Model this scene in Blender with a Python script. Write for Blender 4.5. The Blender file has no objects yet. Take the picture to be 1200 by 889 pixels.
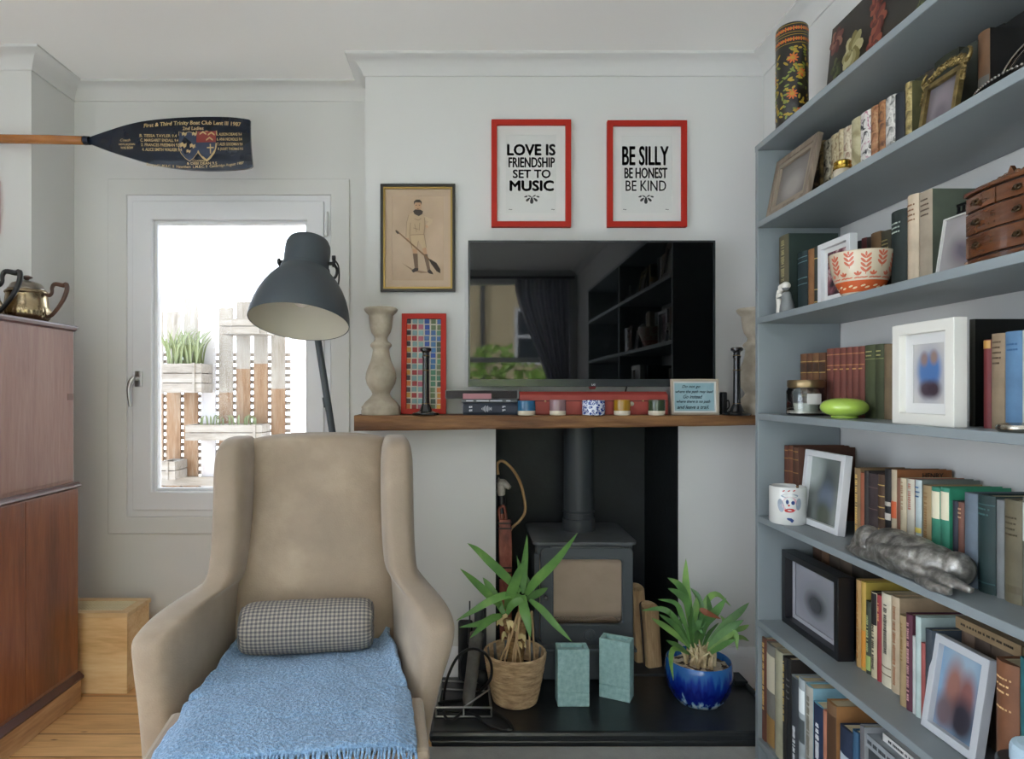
EXPOSURE = 0.25; SKY = 5.6; SUNS = 15.0; BCK = 1.15; BKK = 1.1
import bpy, bmesh, math, random
from mathutils import Vector, Matrix, noise
RND = random.Random(11)
D = bpy.data
SC = bpy.context.scene
COL = SC.collection
PI = math.pi
# the camera stands at (0,0,1.2) and looks along +Y; pixels of the 1200x889 photo were surveyed with this focal length
FPX, CPX, CPY, CH = 750.0, 550.0, 458.0, 1.2
def WX(px, Y): return (px - CPX) * Y / FPX
def WZ(py, Y): return CH - (py - CPY) * Y / FPX
def W(px, py, Y): return Vector((WX(px, Y), Y, WZ(py, Y)))

# ---------------------------------------------------------------- materials
def lin(h, k=1.0):
    h = h.lstrip('#')
    out = []
    for i in (0, 2, 4):
        c = int(h[i:i+2], 16) / 255
        c = c / 12.92 if c <= .04045 else ((c + .055) / 1.055) ** 2.4
        out.append(min(1.0, c * k))
    return (*out, 1)
MATS = {}
def _new(name):
    m = D.materials.new(name); m.use_nodes = True
    t = m.node_tree
    return m, t, t.nodes['Principled BSDF']
def _coords(t, scale=(1, 1, 1), rot=(0, 0, 0), uv=False):
    tc = t.nodes.new('ShaderNodeTexCoord'); mp = t.nodes.new('ShaderNodeMapping')
    mp.inputs['Scale'].default_value = scale; mp.inputs['Rotation'].default_value = rot
    t.links.new(tc.outputs['UV' if uv else 'Object'], mp.inputs['Vector'])
    return mp.outputs['Vector']
def _bump(t, b, height, strength, dist=.01):
    bp = t.nodes.new('ShaderNodeBump'); bp.inputs['Strength'].default_value = strength
    bp.inputs['Distance'].default_value = dist
    t.links.new(height, bp.inputs['Height']); t.links.new(bp.outputs['Normal'], b.inputs['Normal'])
def _noise(t, vec, scale, detail=4, rough=.55, dist=0):
    n = t.nodes.new('ShaderNodeTexNoise'); n.inputs['Scale'].default_value = scale
    n.inputs['Detail'].default_value = detail; n.inputs['Roughness'].default_value = rough
    n.inputs['Distortion'].default_value = dist
    t.links.new(vec, n.inputs['Vector'])
    return n
def _ramp(t, fac, stops, const=False):
    r = t.nodes.new('ShaderNodeValToRGB'); e = r.color_ramp.elements
    if const: r.color_ramp.interpolation = 'CONSTANT'
    while len(e) < len(stops): e.new(.5)
    for el, (p, c) in zip(e, stops):
        el.position = p; el.color = c
    t.links.new(fac, r.inputs['Fac'])
    return r.outputs['Color']
def M(name, col, rough=.5, metal=0., k=1.0, var=0., vscale=6., bump=0., bscale=60., coat=0., spec=None, stretch=(1, 1, 1)):
    if name in MATS: return MATS[name]
    m, t, b = _new(name)
    c = lin(col, k)
    b.inputs['Base Color'].default_value = c
    b.inputs['Roughness'].default_value = rough; b.inputs['Metallic'].default_value = metal
    if spec is not None: b.inputs['Specular IOR Level'].default_value = spec
    if coat:
        b.inputs['Coat Weight'].default_value = coat; b.inputs['Coat Roughness'].default_value = .05
    v = _coords(t, stretch) if (var or bump) else None
    if var:
        n = _noise(t, v, vscale)
        lo = tuple(x * (1 - var) for x in c[:3]) + (1,); hi = tuple(min(1, x * (1 + var * .7)) for x in c[:3]) + (1,)
        t.links.new(_ramp(t, n.outputs['Fac'], [(.3, lo), (.7, hi)]), b.inputs['Base Color'])
    if bump:
        n2 = _noise(t, v, bscale, 3)
        _bump(t, b, n2.outputs['Fac'], bump)
    MATS[name] = m
    return m
def MP(name, stops, kind='noise', scale=8., stretch=(1, 1, 1), rot=(0, 0, 0), rough=.6, metal=0., bump=0., k=1.0, const=False, dist=0., uv=False, coat=0., detail=4):
    """patterned material: a ramp of colours over a noise, voronoi or wave texture"""
    if name in MATS: return MATS[name]
    m, t, b = _new(name)
    v = _coords(t, stretch, rot, uv)
    if kind == 'noise':
        f = _noise(t, v, scale, detail, .55, dist).outputs['Fac']
    elif kind == 'voronoi':
        n = t.nodes.new('ShaderNodeTexVoronoi'); n.inputs['Scale'].default_value = scale
        t.links.new(v, n.inputs['Vector']); f = n.outputs['Distance']
    elif kind == 'cells':
        n = t.nodes.new('ShaderNodeTexVoronoi'); n.inputs['Scale'].default_value = scale
        t.links.new(v, n.inputs['Vector'])
        sp = t.nodes.new('ShaderNodeSeparateColor'); t.links.new(n.outputs['Color'], sp.inputs['Color']); f = sp.outputs['Red']
    elif kind == 'wave':
        n = t.nodes.new('ShaderNodeTexWave'); n.inputs['Scale'].default_value = scale
        n.inputs['Distortion'].default_value = dist; n.inputs['Detail'].default_value = 3
        t.links.new(v, n.inputs['Vector']); f = n.outputs['Fac']
    t.links.new(_ramp(t, f, [(p, lin(c, k)) for p, c in stops], const), b.inputs['Base Color'])
    b.inputs['Roughness'].default_value = rough; b.inputs['Metallic'].default_value = metal
    if coat: b.inputs['Coat Weight'].default_value = coat
    if bump: _bump(t, b, f, bump)
    MATS[name] = m
    return m
def MWOOD(name, c1, c2, c3, along='y', scale=5., rough=.4, k=1., coat=0., bump=.08):
    st = {'x': (.12, 1, 1), 'y': (1, .12, 1), 'z': (1, 1, .12)}[along]
    st = tuple(a * scale for a in st)
    if name in MATS: return MATS[name]
    m, t, b = _new(name)
    v = _coords(t, st)
    n = _noise(t, v, 3, 6, .6, .6)
    n2 = _noise(t, v, 18, 3, .5)
    mx = t.nodes.new('ShaderNodeMath'); mx.operation = 'MULTIPLY_ADD'; mx.inputs[1].default_value = .35
    t.links.new(n2.outputs['Fac'], mx.inputs[0]); t.links.new(n.outputs['Fac'], mx.inputs[2])
    t.links.new(_ramp(t, mx.outputs[0], [(.45, lin(c1, k)), (.66, lin(c2, k)), (.88, lin(c3, k))]), b.inputs['Base Color'])
    b.inputs['Roughness'].default_value = rough
    if coat: b.inputs['Coat Weight'].default_value = coat; b.inputs['Coat Roughness'].default_value = .12
    if bump: _bump(t, b, n2.outputs['Fac'], bump)
    MATS[name] = m
    return m
def MGLASS(name, tint='ffffff', refl=1.0, rough=0.0):
    if name in MATS: return MATS[name]
    m = D.materials.new(name); m.use_nodes = True; t = m.node_tree; t.nodes.clear()
    o = t.nodes.new('ShaderNodeOutputMaterial'); tr = t.nodes.new('ShaderNodeBsdfTransparent'); gl = t.nodes.new('ShaderNodeBsdfGlossy')
    mx = t.nodes.new('ShaderNodeMixShader'); fr = t.nodes.new('ShaderNodeFresnel'); fr.inputs['IOR'].default_value = 1.45
    mu = t.nodes.new('ShaderNodeMath'); mu.operation = 'MULTIPLY'; mu.inputs[1].default_value = refl
    tr.inputs['Color'].default_value = lin(tint); gl.inputs['Roughness'].default_value = rough
    t.links.new(fr.outputs[0], mu.inputs[0]); t.links.new(mu.outputs[0], mx.inputs[0])
    t.links.new(tr.outputs[0], mx.inputs[1]); t.links.new(gl.outputs[0], mx.inputs[2]); t.links.new(mx.outputs[0], o.inputs['Surface'])
    MATS[name] = m
    return m
def MPHOTO(name, bg, blobs, rough=.25):
    """out-of-focus print: soft colour blobs (u, v, radius, colour) over a ground colour, on UV"""
    if name in MATS: return MATS[name]
    m, t, b = _new(name)
    tc = t.nodes.new('ShaderNodeTexCoord')
    prev = None
    for (u, v, r, c) in blobs:
        mp = t.nodes.new('ShaderNodeMapping'); rx, rz = r if isinstance(r, tuple) else (r, r)
        mp.inputs['Location'].default_value = (-u / rx, -v / rz, 0); mp.inputs['Scale'].default_value = (1 / rx, 1 / rz, 1)
        t.links.new(tc.outputs['UV'], mp.inputs['Vector'])
        g = t.nodes.new('ShaderNodeTexGradient'); g.gradient_type = 'SPHERICAL'
        t.links.new(mp.outputs['Vector'], g.inputs['Vector'])
        ml = t.nodes.new('ShaderNodeMath'); ml.operation = 'MULTIPLY'; ml.inputs[1].default_value = 1.7; ml.use_clamp = True
        t.links.new(g.outputs['Fac'], ml.inputs[0])
        mx = t.nodes.new('ShaderNodeMix'); mx.data_type = 'RGBA'
        t.links.new(ml.outputs[0], mx.inputs[0])
        if prev is None: mx.inputs[6].default_value = lin(bg)
        else: t.links.new(prev, mx.inputs[6])
        mx.inputs[7].default_value = lin(c)
        prev = mx.outputs[2]
    t.links.new(prev, b.inputs['Base Color'])
    b.inputs['Roughness'].default_value = rough
    b.inputs['Coat Weight'].default_value = .5; b.inputs['Coat Roughness'].default_value = .03
    MATS[name] = m
    return m

# ---------------------------------------------------------------- geometry
def catmull(pts, n=6):
    P = [Vector(p) for p in pts]
    if len(P) < 3: 
        return [P[0].lerp(P[-1], i / n) for i in range(n + 1)]
    Q = [P[0] * 2 - P[1]] + P + [P[-1] * 2 - P[-2]]
    out = []
    for i in range(1, len(Q) - 2):
        for j in range(n):
            t = j / n
            a, b, c, d = Q[i-1], Q[i], Q[i+1], Q[i+2]
            out.append(.5 * ((2 * b) + (c - a) * t + (2 * a - 5 * b + 4 * c - d) * t * t + (3 * b - a - 3 * c + d) * t ** 3))
    out.append(P[-1])
    return out
class B:
    def __init__(s):
        s.bm = bmesh.new(); s.mi = 0; s.T = None
        s.uvl = s.bm.loops.layers.uv.new('UVMap')
    def v(s, p):
        p = Vector(p)
        return s.bm.verts.new(s.T @ p if s.T else p)
    def f(s, vs, uv=None):
        try: fa = s.bm.faces.new(vs)
        except ValueError: return None
        fa.material_index = s.mi
        if uv:
            for l, q in zip(fa.loops, uv): l[s.uvl].uv = q
        return fa
    def box(s, x0, x1, y0, y1, z0, z1, bev=0):
        vs = [s.v((x, y, z)) for x in (x0, x1) for y in (y0, y1) for z in (z0, z1)]
        fs = [s.f([vs[i] for i in q]) for q in ((0, 1, 3, 2), (4, 6, 7, 5), (0, 4, 5, 1), (2, 3, 7, 6), (0, 2, 6, 4), (1, 5, 7, 3))]
        if bev:
            ed = list({e for fa in fs if fa for e in fa.edges})
            bmesh.ops.bevel(s.bm, geom=ed, offset=bev, segments=2, affect='EDGES', profile=.5, clamp_overlap=True)
        return s
    def prism(s, pts, ax, a, b):
        """polygon pts in the plane normal to ax, extruded from a to b along ax"""
        def p3(u, w, h): return {'x': (h, u, w), 'y': (u, h, w), 'z': (u, w, h)}[ax]
        A = [s.v(p3(u, w, a)) for u, w in pts]; Bv = [s.v(p3(u, w, b)) for u, w in pts]
        n = len(pts)
        s.f(A[::-1]); s.f(Bv)
        for i in range(n): s.f([A[i], A[(i+1) % n], Bv[(i+1) % n], Bv[i]])
        return s
    def ring(s, out, inn, ax, a, b):
        """frame: outer and inner polygon with equal point counts, extruded from a to b"""
        def p3(u, w, h): return {'x': (h, u, w), 'y': (u, h, w), 'z': (u, w, h)}[ax]
        n = len(out)
        L = [[s.v(p3(u, w, h)) for u, w in pts] for pts, h in ((out, a), (out, b), (inn, b), (inn, a))]
        for k in range(4):
            for i in range(n):
                j = (i + 1) % n
                s.f([L[k][i], L[k][j], L[(k+1) % 4][j], L[(k+1) % 4][i]])
        return s
    def loft(s, rings, closed=True, cap=True, uv=None):
        V = [[s.v(p) for p in r] for r in rings]
        n = len(V[0])
        for i in range(len(V) - 1):
            for j in range(n if closed else n - 1):
                k = (j + 1) % n
                u = None
                if uv: u = [(uv[0] * i / (len(V)-1), uv[1] * j / n), (uv[0] * i / (len(V)-1), uv[1] * (j+1) / n), (uv[0] * (i+1) / (len(V)-1), uv[1] * (j+1) / n), (uv[0] * (i+1) / (len(V)-1), uv[1] * j / n)]
                s.f([V[i][j], V[i][k], V[i+1][k], V[i+1][j]], u)
        if cap and closed:
            s.f(V[0][::-1]); s.f(V[-1])
        return s
    def lathe(s, prof, c=(0, 0, 0), n=32, mod=None, cap=True):
        c = Vector(c); rings = []
        for (r, z) in prof:
            r = max(r, 1e-4)
            rings.append([c + Vector(((r * (mod(2*PI*j/n, z) if mod else 1)) * math.cos(2*PI*j/n), (r * (mod(2*PI*j/n, z) if mod else 1)) * math.sin(2*PI*j/n), z)) for j in range(n)])
        return s.loft(rings, True, cap)
    def tube(s, pts, r, n=8, cap=True, smooth=0):
        P = catmull(pts, smooth) if smooth else [Vector(p) for p in pts]
        m = len(P)
        def rad(i):
            if not isinstance(r, (list, tuple)): return r
            q = i / (m - 1) * (len(r) - 1); a = int(min(q, len(r) - 2)); return r[a] + (r[a+1] - r[a]) * (q - a)
        rings = []; up = None
        for i in range(m):
            t = (P[min(i+1, m-1)] - P[max(i-1, 0)]).normalized()
            if up is None:
                up = Vector((0, 0, 1)) if abs(t.z) < .9 else Vector((1, 0, 0))
            a = t.cross(up)
            if a.length < 1e-5: a = t.orthogonal()
            a.normalize(); bq = a.cross(t).normalized(); up = bq
            rr = rad(i)
            rings.append([P[i] + a * rr * math.cos(2*PI*j/n) + bq * rr * math.sin(2*PI*j/n) for j in range(n)])
        return s.loft(rings, True, cap)
    def sphere(s, c, r, nu=20, nv=12):
        if not isinstance(r, (list, tuple)): r = (r, r, r)
        c = Vector(c); rings = []
        for i in range(nv + 1):
            a = PI * i / nv - PI / 2; q = max(math.cos(a), 1e-3)
            rings.append([c + Vector((r[0]*q*math.cos(2*PI*j/nu), r[1]*q*math.sin(2*PI*j/nu), r[2]*math.sin(a))) for j in range(nu)])
        return s.loft(rings, True, True)
    def grid(s, fn, nu, nv, thick=None):
        """sheet from fn(u,v); UV = (u,v)"""
        V = [[s.v(fn(i/nu, j/nv)) for j in range(nv+1)] for i in range(nu+1)]
        for i in range(nu):
            for j in range(nv):
                s.f([V[i][j], V[i+1][j], V[i+1][j+1], V[i][j+1]], [(i/nu, j/nv), ((i+1)/nu, j/nv), ((i+1)/nu, (j+1)/nv), (i/nu, (j+1)/nv)])
        return s
    def leaf(s, pts, w, nrm=(0, -1, .35), fold=.25, n=5, base=.45, th=.0012, peak=.35):
        P = catmull(pts, n); m = len(P) - 1; N = Vector(nrm).normalized(); rows = []
        for i, p in enumerate(P):
            t = (P[min(i+1, m)] - P[max(i-1, 0)]).normalized()
            sd = t.cross(N)
            if sd.length < 1e-4: sd = t.orthogonal()
            sd.normalize(); nn = sd.cross(t).normalized(); q = i / m
            ww = w * .5 * ((base + (1 - base) * math.sin(min(1, q / peak) * PI / 2)) if q < peak else max(.02, math.cos((q - peak) / (1 - peak) * PI / 2) ** .8))
            rows.append([p - sd * ww + nn * 0, p - nn * ww * fold, p + sd * ww, p - nn * (ww * fold) - nn * th])
        return s.loft(rows, True, True)
    def text(s, body, width, height, fn, bold=0., shear=0., fat=0.):
        """flat lettering mapped by fn(u, v) -> 3D; the text box is scaled to width x height (metres), fn gets metres from its centre"""
        cu = D.curves.new('lettering', 'FONT'); cu.body = body; cu.size = 1; cu.offset = bold; cu.shear = shear; cu.resolution_u = 3
        cu.align_x = 'CENTER'; cu.fill_mode = 'FRONT'
        ob = D.objects.new('lettering', cu); COL.objects.link(ob)
        dg = bpy.context.evaluated_depsgraph_get(); me = ob.evaluated_get(dg).to_mesh()
        vs = [v.co.copy() for v in me.vertices]; fs = [tuple(p.vertices) for p in me.polygons]
        ob.evaluated_get(dg).to_mesh_clear()
        D.objects.remove(ob); D.curves.remove(cu)
        if not vs: return s
        x0 = min(v.x for v in vs); x1 = max(v.x for v in vs); y0 = min(v.y for v in vs); y1 = max(v.y for v in vs)
        kx = width / max(1e-6, x1 - x0); ky = height / max(1e-6, y1 - y0)
        if width is None: kx = ky
        # heavy lettering: the same glyphs printed again a hair to each side
        for dx, dy in (((0, 0),) if not fat else ((-fat, 0), (fat, 0), (0, fat), (0, -fat), (-fat*.7, fat*.7), (fat*.7, -fat*.7))):
            V = [s.v(fn((v.x - (x0+x1)/2) * kx + dx, (v.y - (y0+y1)/2) * ky + dy)) for v in vs]
            for q in fs: s.f([V[i] for i in q])
        return s
    def build(s, name, mat, parent=None, local=False, smooth=None, bevel=0, subs=0, kind=None, origin=None, recalc=True, solid=0):
        bm = s.bm
        bm.normal_update()
        if recalc: bmesh.ops.recalc_face_normals(bm, faces=bm.faces[:])
        loc = Vector((0, 0, 0))
        if parent is not None:
            if not local: bm.transform(MW[parent.name].inverted())
        else:
            if origin is None:
                xs = [v.co for v in bm.verts]
                loc = Vector(((min(v.x for v in xs) + max(v.x for v in xs)) / 2, (min(v.y for v in xs) + max(v.y for v in xs)) / 2, min(v.z for v in xs)))
            else: loc = Vector(origin)
            bm.transform(Matrix.Translation(-loc))
        me = D.meshes.new(name); bm.to_mesh(me); bm.free()
        for mm in (mat if isinstance(mat, (list, tuple)) else [mat]): me.materials.append(mm)
        if smooth is not None:
            for p in me.polygons: p.use_smooth = True
            me.set_sharp_from_angle(angle=math.radians(smooth))
        o = D.objects.new(name, me); COL.objects.link(o)
        o.location = loc
        if parent is not None: o.parent = parent; MW[o.name] = MW[parent.name]
        else: MW[o.name] = Matrix.Translation(loc)
        if solid:
            md = o.modifiers.new('solid', 'SOLIDIFY'); md.thickness = solid; md.offset = 0
        if bevel:
            md = o.modifiers.new('bevel', 'BEVEL'); md.width = bevel; md.segments = 2; md.limit_method = 'ANGLE'; md.angle_limit = .6
        if subs:
            md = o.modifiers.new('sub', 'SUBSURF'); md.levels = subs; md.render_levels = subs
        if kind: o['kind'] = kind
        return o
MW = {}
def thing(name, label, cat, loc=(0, 0, 0), rz=0., group=None):
    o = D.objects.new(name, None); COL.objects.link(o); o.empty_display_size = .05
    o.location = loc; o.rotation_euler = (0, 0, rz)
    MW[o.name] = Matrix.Translation(Vector(loc)) @ Matrix.Rotation(rz, 4, 'Z')
    tag(o, label, cat, group)
    return o
def tag(o, label, cat, group=None):
    o['label'] = label; o['category'] = cat
    if group: o['group'] = group
    return o
def struct(b, name, mat, **kw):
    return b.build(name, mat, kind='structure', **kw)
def dup(root, loc, rz=0., label=None, group=None):
    r = root.copy(); COL.objects.link(r); r.location = loc; r.rotation_euler = (0, 0, rz)
    if label: r['label'] = label
    if group: r['group'] = group
    for ch in list(root.children):
        c = ch.copy(); COL.objects.link(c); c.parent = r
        for g in list(ch.children):
            d = g.copy(); COL.objects.link(d); d.parent = c
    return r
def rect(x0, x1, z0, z1): return [(x0, z0), (x1, z0), (x1, z1), (x0, z1)]
def rrect(x0, x1, z0, z1, r, n=4):
    out = []
    for cx, cz, a0 in ((x1-r, z1-r, 0), (x0+r, z1-r, 90), (x0+r, z0+r, 180), (x1-r, z0+r, 270)):
        for i in range(n+1):
            a = math.radians(a0 + 90*i/n); out.append((cx + r*math.cos(a), cz + r*math.sin(a)))
    return out
def picframe(name, label, cat, loc, rz, w, h, fw, dp, fm, pm, lean=0., mount=None, mw=0., group=None, stand=False, glass=True, inner=None):
    """framed picture facing local -Y, base at local z=0, leaning back by lean radians"""
    t = thing(name, label, cat, loc, rz, group)
    T = Matrix.Translation((0, 0, dp * math.sin(lean))) @ Matrix.Rotation(-lean, 4, 'X')
    b = B(); b.T = T
    b.ring(rect(-w/2, w/2, 0, h), rect(-w/2+fw, w/2-fw, fw, h-fw), 'y', 0, dp)
    fr = b.build('frame', fm, t, local=True, bevel=min(.0015, fw*.1))
    if inner:
        b = B(); b.T = T
        iw, im = inner
        b.ring(rect(-w/2+fw, w/2-fw, fw, h-fw), rect(-w/2+fw+iw, w/2-fw-iw, fw+iw, h-fw-iw), 'y', .003, dp*.7)
        b.build('slip', im, fr, local=True)
        fw = fw + iw
    if mount:
        b = B(); b.T = T
        b.ring(rect(-w/2+fw, w/2-fw, fw, h-fw), rect(-w/2+fw+mw, w/2-fw-mw, fw+mw, h-fw-mw), 'y', dp*.55, dp*.62)
        b.build('mount', mount, t, local=True)
    b = B(); b.T = T
    x0, x1, z0, z1 = -w/2+fw+mw*.95, w/2-fw-mw*.95, fw+mw*.95, h-fw-mw*.95
    y = dp * .66
    vs = [b.v((x, y, z)) for x, z in ((x0, z0), (x1, z0), (x1, z1), (x0, z1))]
    b.f(vs, [(0, 0), (1, 0), (1, 1), (0, 1)])
    vs2 = [b.v((x, dp*.9, z)) for x, z in ((x0, z0), (x1, z0), (x1, z1), (x0, z1))]
    b.f(vs2[::-1])
    for i in range(4): b.f([vs[i], vs2[i], vs2[(i+1) % 4], vs[(i+1) % 4]])
    b.build('picture', pm, t, local=True, recalc=False)
    b = B(); b.T = T; b.box(-w/2+.002, w/2-.002, dp*.9, dp, .002, h-.002); b.build('backing', M('backing board', '5a4634', .8), t, local=True)
    if stand:
        b = B(); zt = h * .6
        p = T @ Vector((0, dp, zt)); y2 = p.y + .05
        b.prism([(p.y, p.z), (p.y+.004, p.z), (y2+.004, 0), (y2, 0)], 'x', -.02, .02)
        b.build('stand', M('backing board', '5a4634', .8), t, local=True)
    return t, T, y
# ================================================================ camera, light
cam = D.cameras.new('camera'); camo = D.objects.new('camera', cam); COL.objects.link(camo)
camo.location = (0, 0, CH); camo.rotation_euler = (PI/2, 0, 0)
cam.sensor_width = 36; cam.lens = 36 * FPX / 1200
cam.shift_x = (600 - CPX) / 1200; cam.shift_y = (CPY - 444.5) / 1200; cam.clip_start = .05
SC.camera = camo
SC.view_settings.view_transform = 'Standard'; SC.view_settings.look = 'None'
SC.view_settings.gamma = 1; SC.view_settings.use_curve_mapping = False
SC.view_settings.exposure = EXPOSURE
wd = D.worlds.new('overcast'); SC.world = wd; wd.use_nodes = True
bg = wd.node_tree.nodes['Background']; bg.inputs['Color'].default_value = (.90, .97, 1.10, 1); bg.inputs['Strength'].default_value = SKY
SC.cycles.max_bounces = 12; SC.cycles.diffuse_bounces = 8; SC.cycles.glossy_bounces = 4; SC.cycles.transparent_max_bounces = 12
SC.cycles.sample_clamp_indirect = 6
def portal(name, loc, rot, sx, sy):
    l = D.lights.new(name, 'AREA'); l.shape = 'RECTANGLE'; l.size = sx; l.size_y = sy; l.cycles.is_portal = True
    o = D.objects.new(name, l); COL.objects.link(o); o.location = loc; o.rotation_euler = rot
    return o

# ================================================================ the room
YC, YW, YP = 2.6, 2.826, 2.55            # chimney breast, window wall, left pier
XR, XL, XCL, XWL = 1.196, -2.6, -.423, -1.745
YB, ZC = -2.1, 2.545
plaster = M('white wall paint', 'd3d3d1', .75, k=1.0, bump=.03, bscale=35)
ceilm = M('white ceiling paint', 'f3f2ef', .85, bump=.03, bscale=20)
gloss = M('white gloss woodwork', 'e3e3e5', .35)
soot = M('black painted fireplace', '1c2124', .55, var=.35, vscale=9, bump=.15, bscale=40)
b = B(); b.box(-1.745, XCL, YW, 3.06, 0, .646).box(-1.745, XCL, YW, 3.06, 2.063, ZC)
b.box(-1.745, -1.507, YW, 3.06, .646, 2.063).box(-.610, XCL, YW, 3.06, .646, 2.063); struct(b, 'wall_front', plaster)
b = B(); b.box(XL, XWL, YP, 3.06, 0, ZC); struct(b, 'wall_pier', plaster)
LY0, LY1, LZ0, LZ1 = -1.7, .9, .06, 2.2              # unseen garden doors added in the left wall to bring in side light
b = B(); b.box(XL-.15, XL, LY1, 3.06, 0, ZC).box(XL-.15, XL, YB, LY0, 0, ZC).box(XL-.15, XL, LY0, LY1, 0, LZ0).box(XL-.15, XL, LY0, LY1, LZ1, ZC); struct(b, 'wall_left', plaster)
b = B(); b.box(XCL, .107, YC, 3.3, 0, ZC).box(.849, 1.35, YC, 3.3, 0, ZC).box(.107, .849, YC, 3.3, 1.07, ZC).box(.107, .849, 3.09, 3.3, 0, 1.07); struct(b, 'wall_chimney', plaster)
b = B(); b.box(.107, .111, YC+.001, 3.09, .02, 1.07).box(.845, .849, YC+.001, 3.09, .02, 1.07).box(.111, .845, 3.086, 3.09, .02, 1.07).box(.111, .845, YC+.001, 3.086, 1.066, 1.07)
struct(b, 'wall_fireplace', soot)
b = B(); b.box(XR, 1.35, YB, YC, 0, ZC); struct(b, 'wall_right', plaster)
BX0, BX1, BZ0, BZ1 = -.45, .95, .6, 2.45
b = B(); b.box(XL, BX0, YB-.2, YB, 0, ZC).box(BX1, 1.35, YB-.2, YB, 0, ZC).box(BX0, BX1, YB-.2, YB, 0, BZ0).box(BX0, BX1, YB-.2, YB, BZ1, ZC); struct(b, 'wall_back', plaster)
KX0, KX1, KY0, KY1 = -2.4, -.95, -1.9, .7     # unseen rooflight added behind the viewer for soft light from above
b = B(); b.box(XL-.15, KX0, YB-.2, 3.3, ZC, ZC+.12).box(KX1, 1.35, YB-.2, 3.3, ZC, ZC+.12).box(KX0, KX1, YB-.2, KY0, ZC, ZC+.12).box(KX0, KX1, KY1, 3.3, ZC, ZC+.12); struct(b, 'ceiling', ceilm)
b = B(); b.box(-2.75, 7, 1.2, 3.3, ZC+.12, 8); struct(b, 'added_upper_storey', M('added storey brick', 'b5a58c', .9))  # unseen storey added to block sky light on the garden fence

# pine floor boards running across the room
def floor_mat():
    m, t, bs = _new('pine floorboards')
    v = _coords(t, (1, 1, 1))
    br = t.nodes.new('ShaderNodeTexBrick'); br.offset = .37; br.inputs['Scale'].default_value = 1
    br.inputs['Brick Width'].default_value = 1.7; br.inputs['Row Height'].default_value = .14; br.inputs['Mortar Size'].default_value = .0022
    br.inputs['Color1'].default_value = lin('e0b884'); br.inputs['Color2'].default_value = lin('cfa26f'); br.inputs['Mortar'].default_value = lin('4d3521')
    t.links.new(v, br.inputs['Vector'])
    v2 = _coords(t, (1.2, 14, 1)); n = _noise(t, v2, 3, 6, .6, .5)
    g = _ramp(t, n.outputs['Fac'], [(.3, lin('a98a68')), (.55, lin('f0e2d0')), (.75, lin('ffffff'))])
    mx = t.nodes.new('ShaderNodeMix'); mx.data_type = 'RGBA'; mx.blend_type = 'MULTIPLY'; mx.inputs[0].default_value = .55
    t.links.new(br.outputs['Color'], mx.inputs[6]); t.links.new(g, mx.inputs[7])
    v3 = _coords(t, (3, 9, 1)); kn = t.nodes.new('ShaderNodeTexVoronoi'); kn.inputs['Scale'].default_value = 2.2; t.links.new(v3, kn.inputs['Vector'])
    kr = _ramp(t, kn.outputs['Distance'], [(.05, lin('5d3d22')), (.11, lin('ffffff'))])
    mx2 = t.nodes.new('ShaderNodeMix'); mx2.data_type = 'RGBA'; mx2.blend_type = 'MULTIPLY'; mx2.inputs[0].default_value = .8
    t.links.new(mx.outputs[2], mx2.inputs[6]); t.links.new(kr, mx2.inputs[7])
    t.links.new(mx2.outputs[2], bs.inputs['Base Color']); bs.inputs['Roughness'].default_value = .38
    _bump(t, bs, br.outputs['Fac'], -.4, .004)
    return m
b = B(); b.box(XL-.15, 1.35, YB-.2, 3.3, -.1, 0); struct(b, 'floor', floor_mat(), origin=(0, 0, 0))
def run(path, prof, z):
    """profile (distance from wall, height) swept along a plan path with mitred corners; the room lies to the left"""
    b = B(); rings = []
    P = [Vector(p) for p in path]
    for i, p in enumerate(P):
        ns = []
        for a, c in ((i-1, i), (i, i+1)):
            if a >= 0 and c < len(P):
                d = (P[c] - P[a]).normalized(); ns.append(Vector((-d.y, d.x)))
        m = ns[0] if len(ns) == 1 else (ns[0] + ns[1]) / (1 + ns[0].dot(ns[1]))
        rings.append([(p.x + m.x * d, p.y + m.y * d, z + h) for d, h in prof])
    return b.loft(rings, True, True)
cove = [(0, 0), (0, -.068), (.006, -.068), (.008, -.062), (.016, -.046), (.03, -.028), (.05, -.015), (.064, -.012), (.07, -.008), (.07, 0)]
b = run([(XR, YB), (XR, YC), (XCL, YC), (XCL, YW), (XWL, YW), (XWL, YP), (XL, YP)], cove, ZC); struct(b, 'trim_1', plaster, smooth=25)
skirt = [(0, 0), (0, .163), (.008, .163), (.012, .152), (.016, .14), (.018, .13), (.018, 0)]
b = run([(XCL, YW), (XWL, YW), (XWL, YP), (XL, YP)], skirt, 0); struct(b, 'baseboard_front', gloss)
b = run([(XR, YC), (.868, YC)], skirt, 0); struct(b, 'baseboard_right', gloss)
b = run([(.09, YC), (XCL, YC), (XCL, YW)], skirt, 0); struct(b, 'baseboard_left', gloss)

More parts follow.
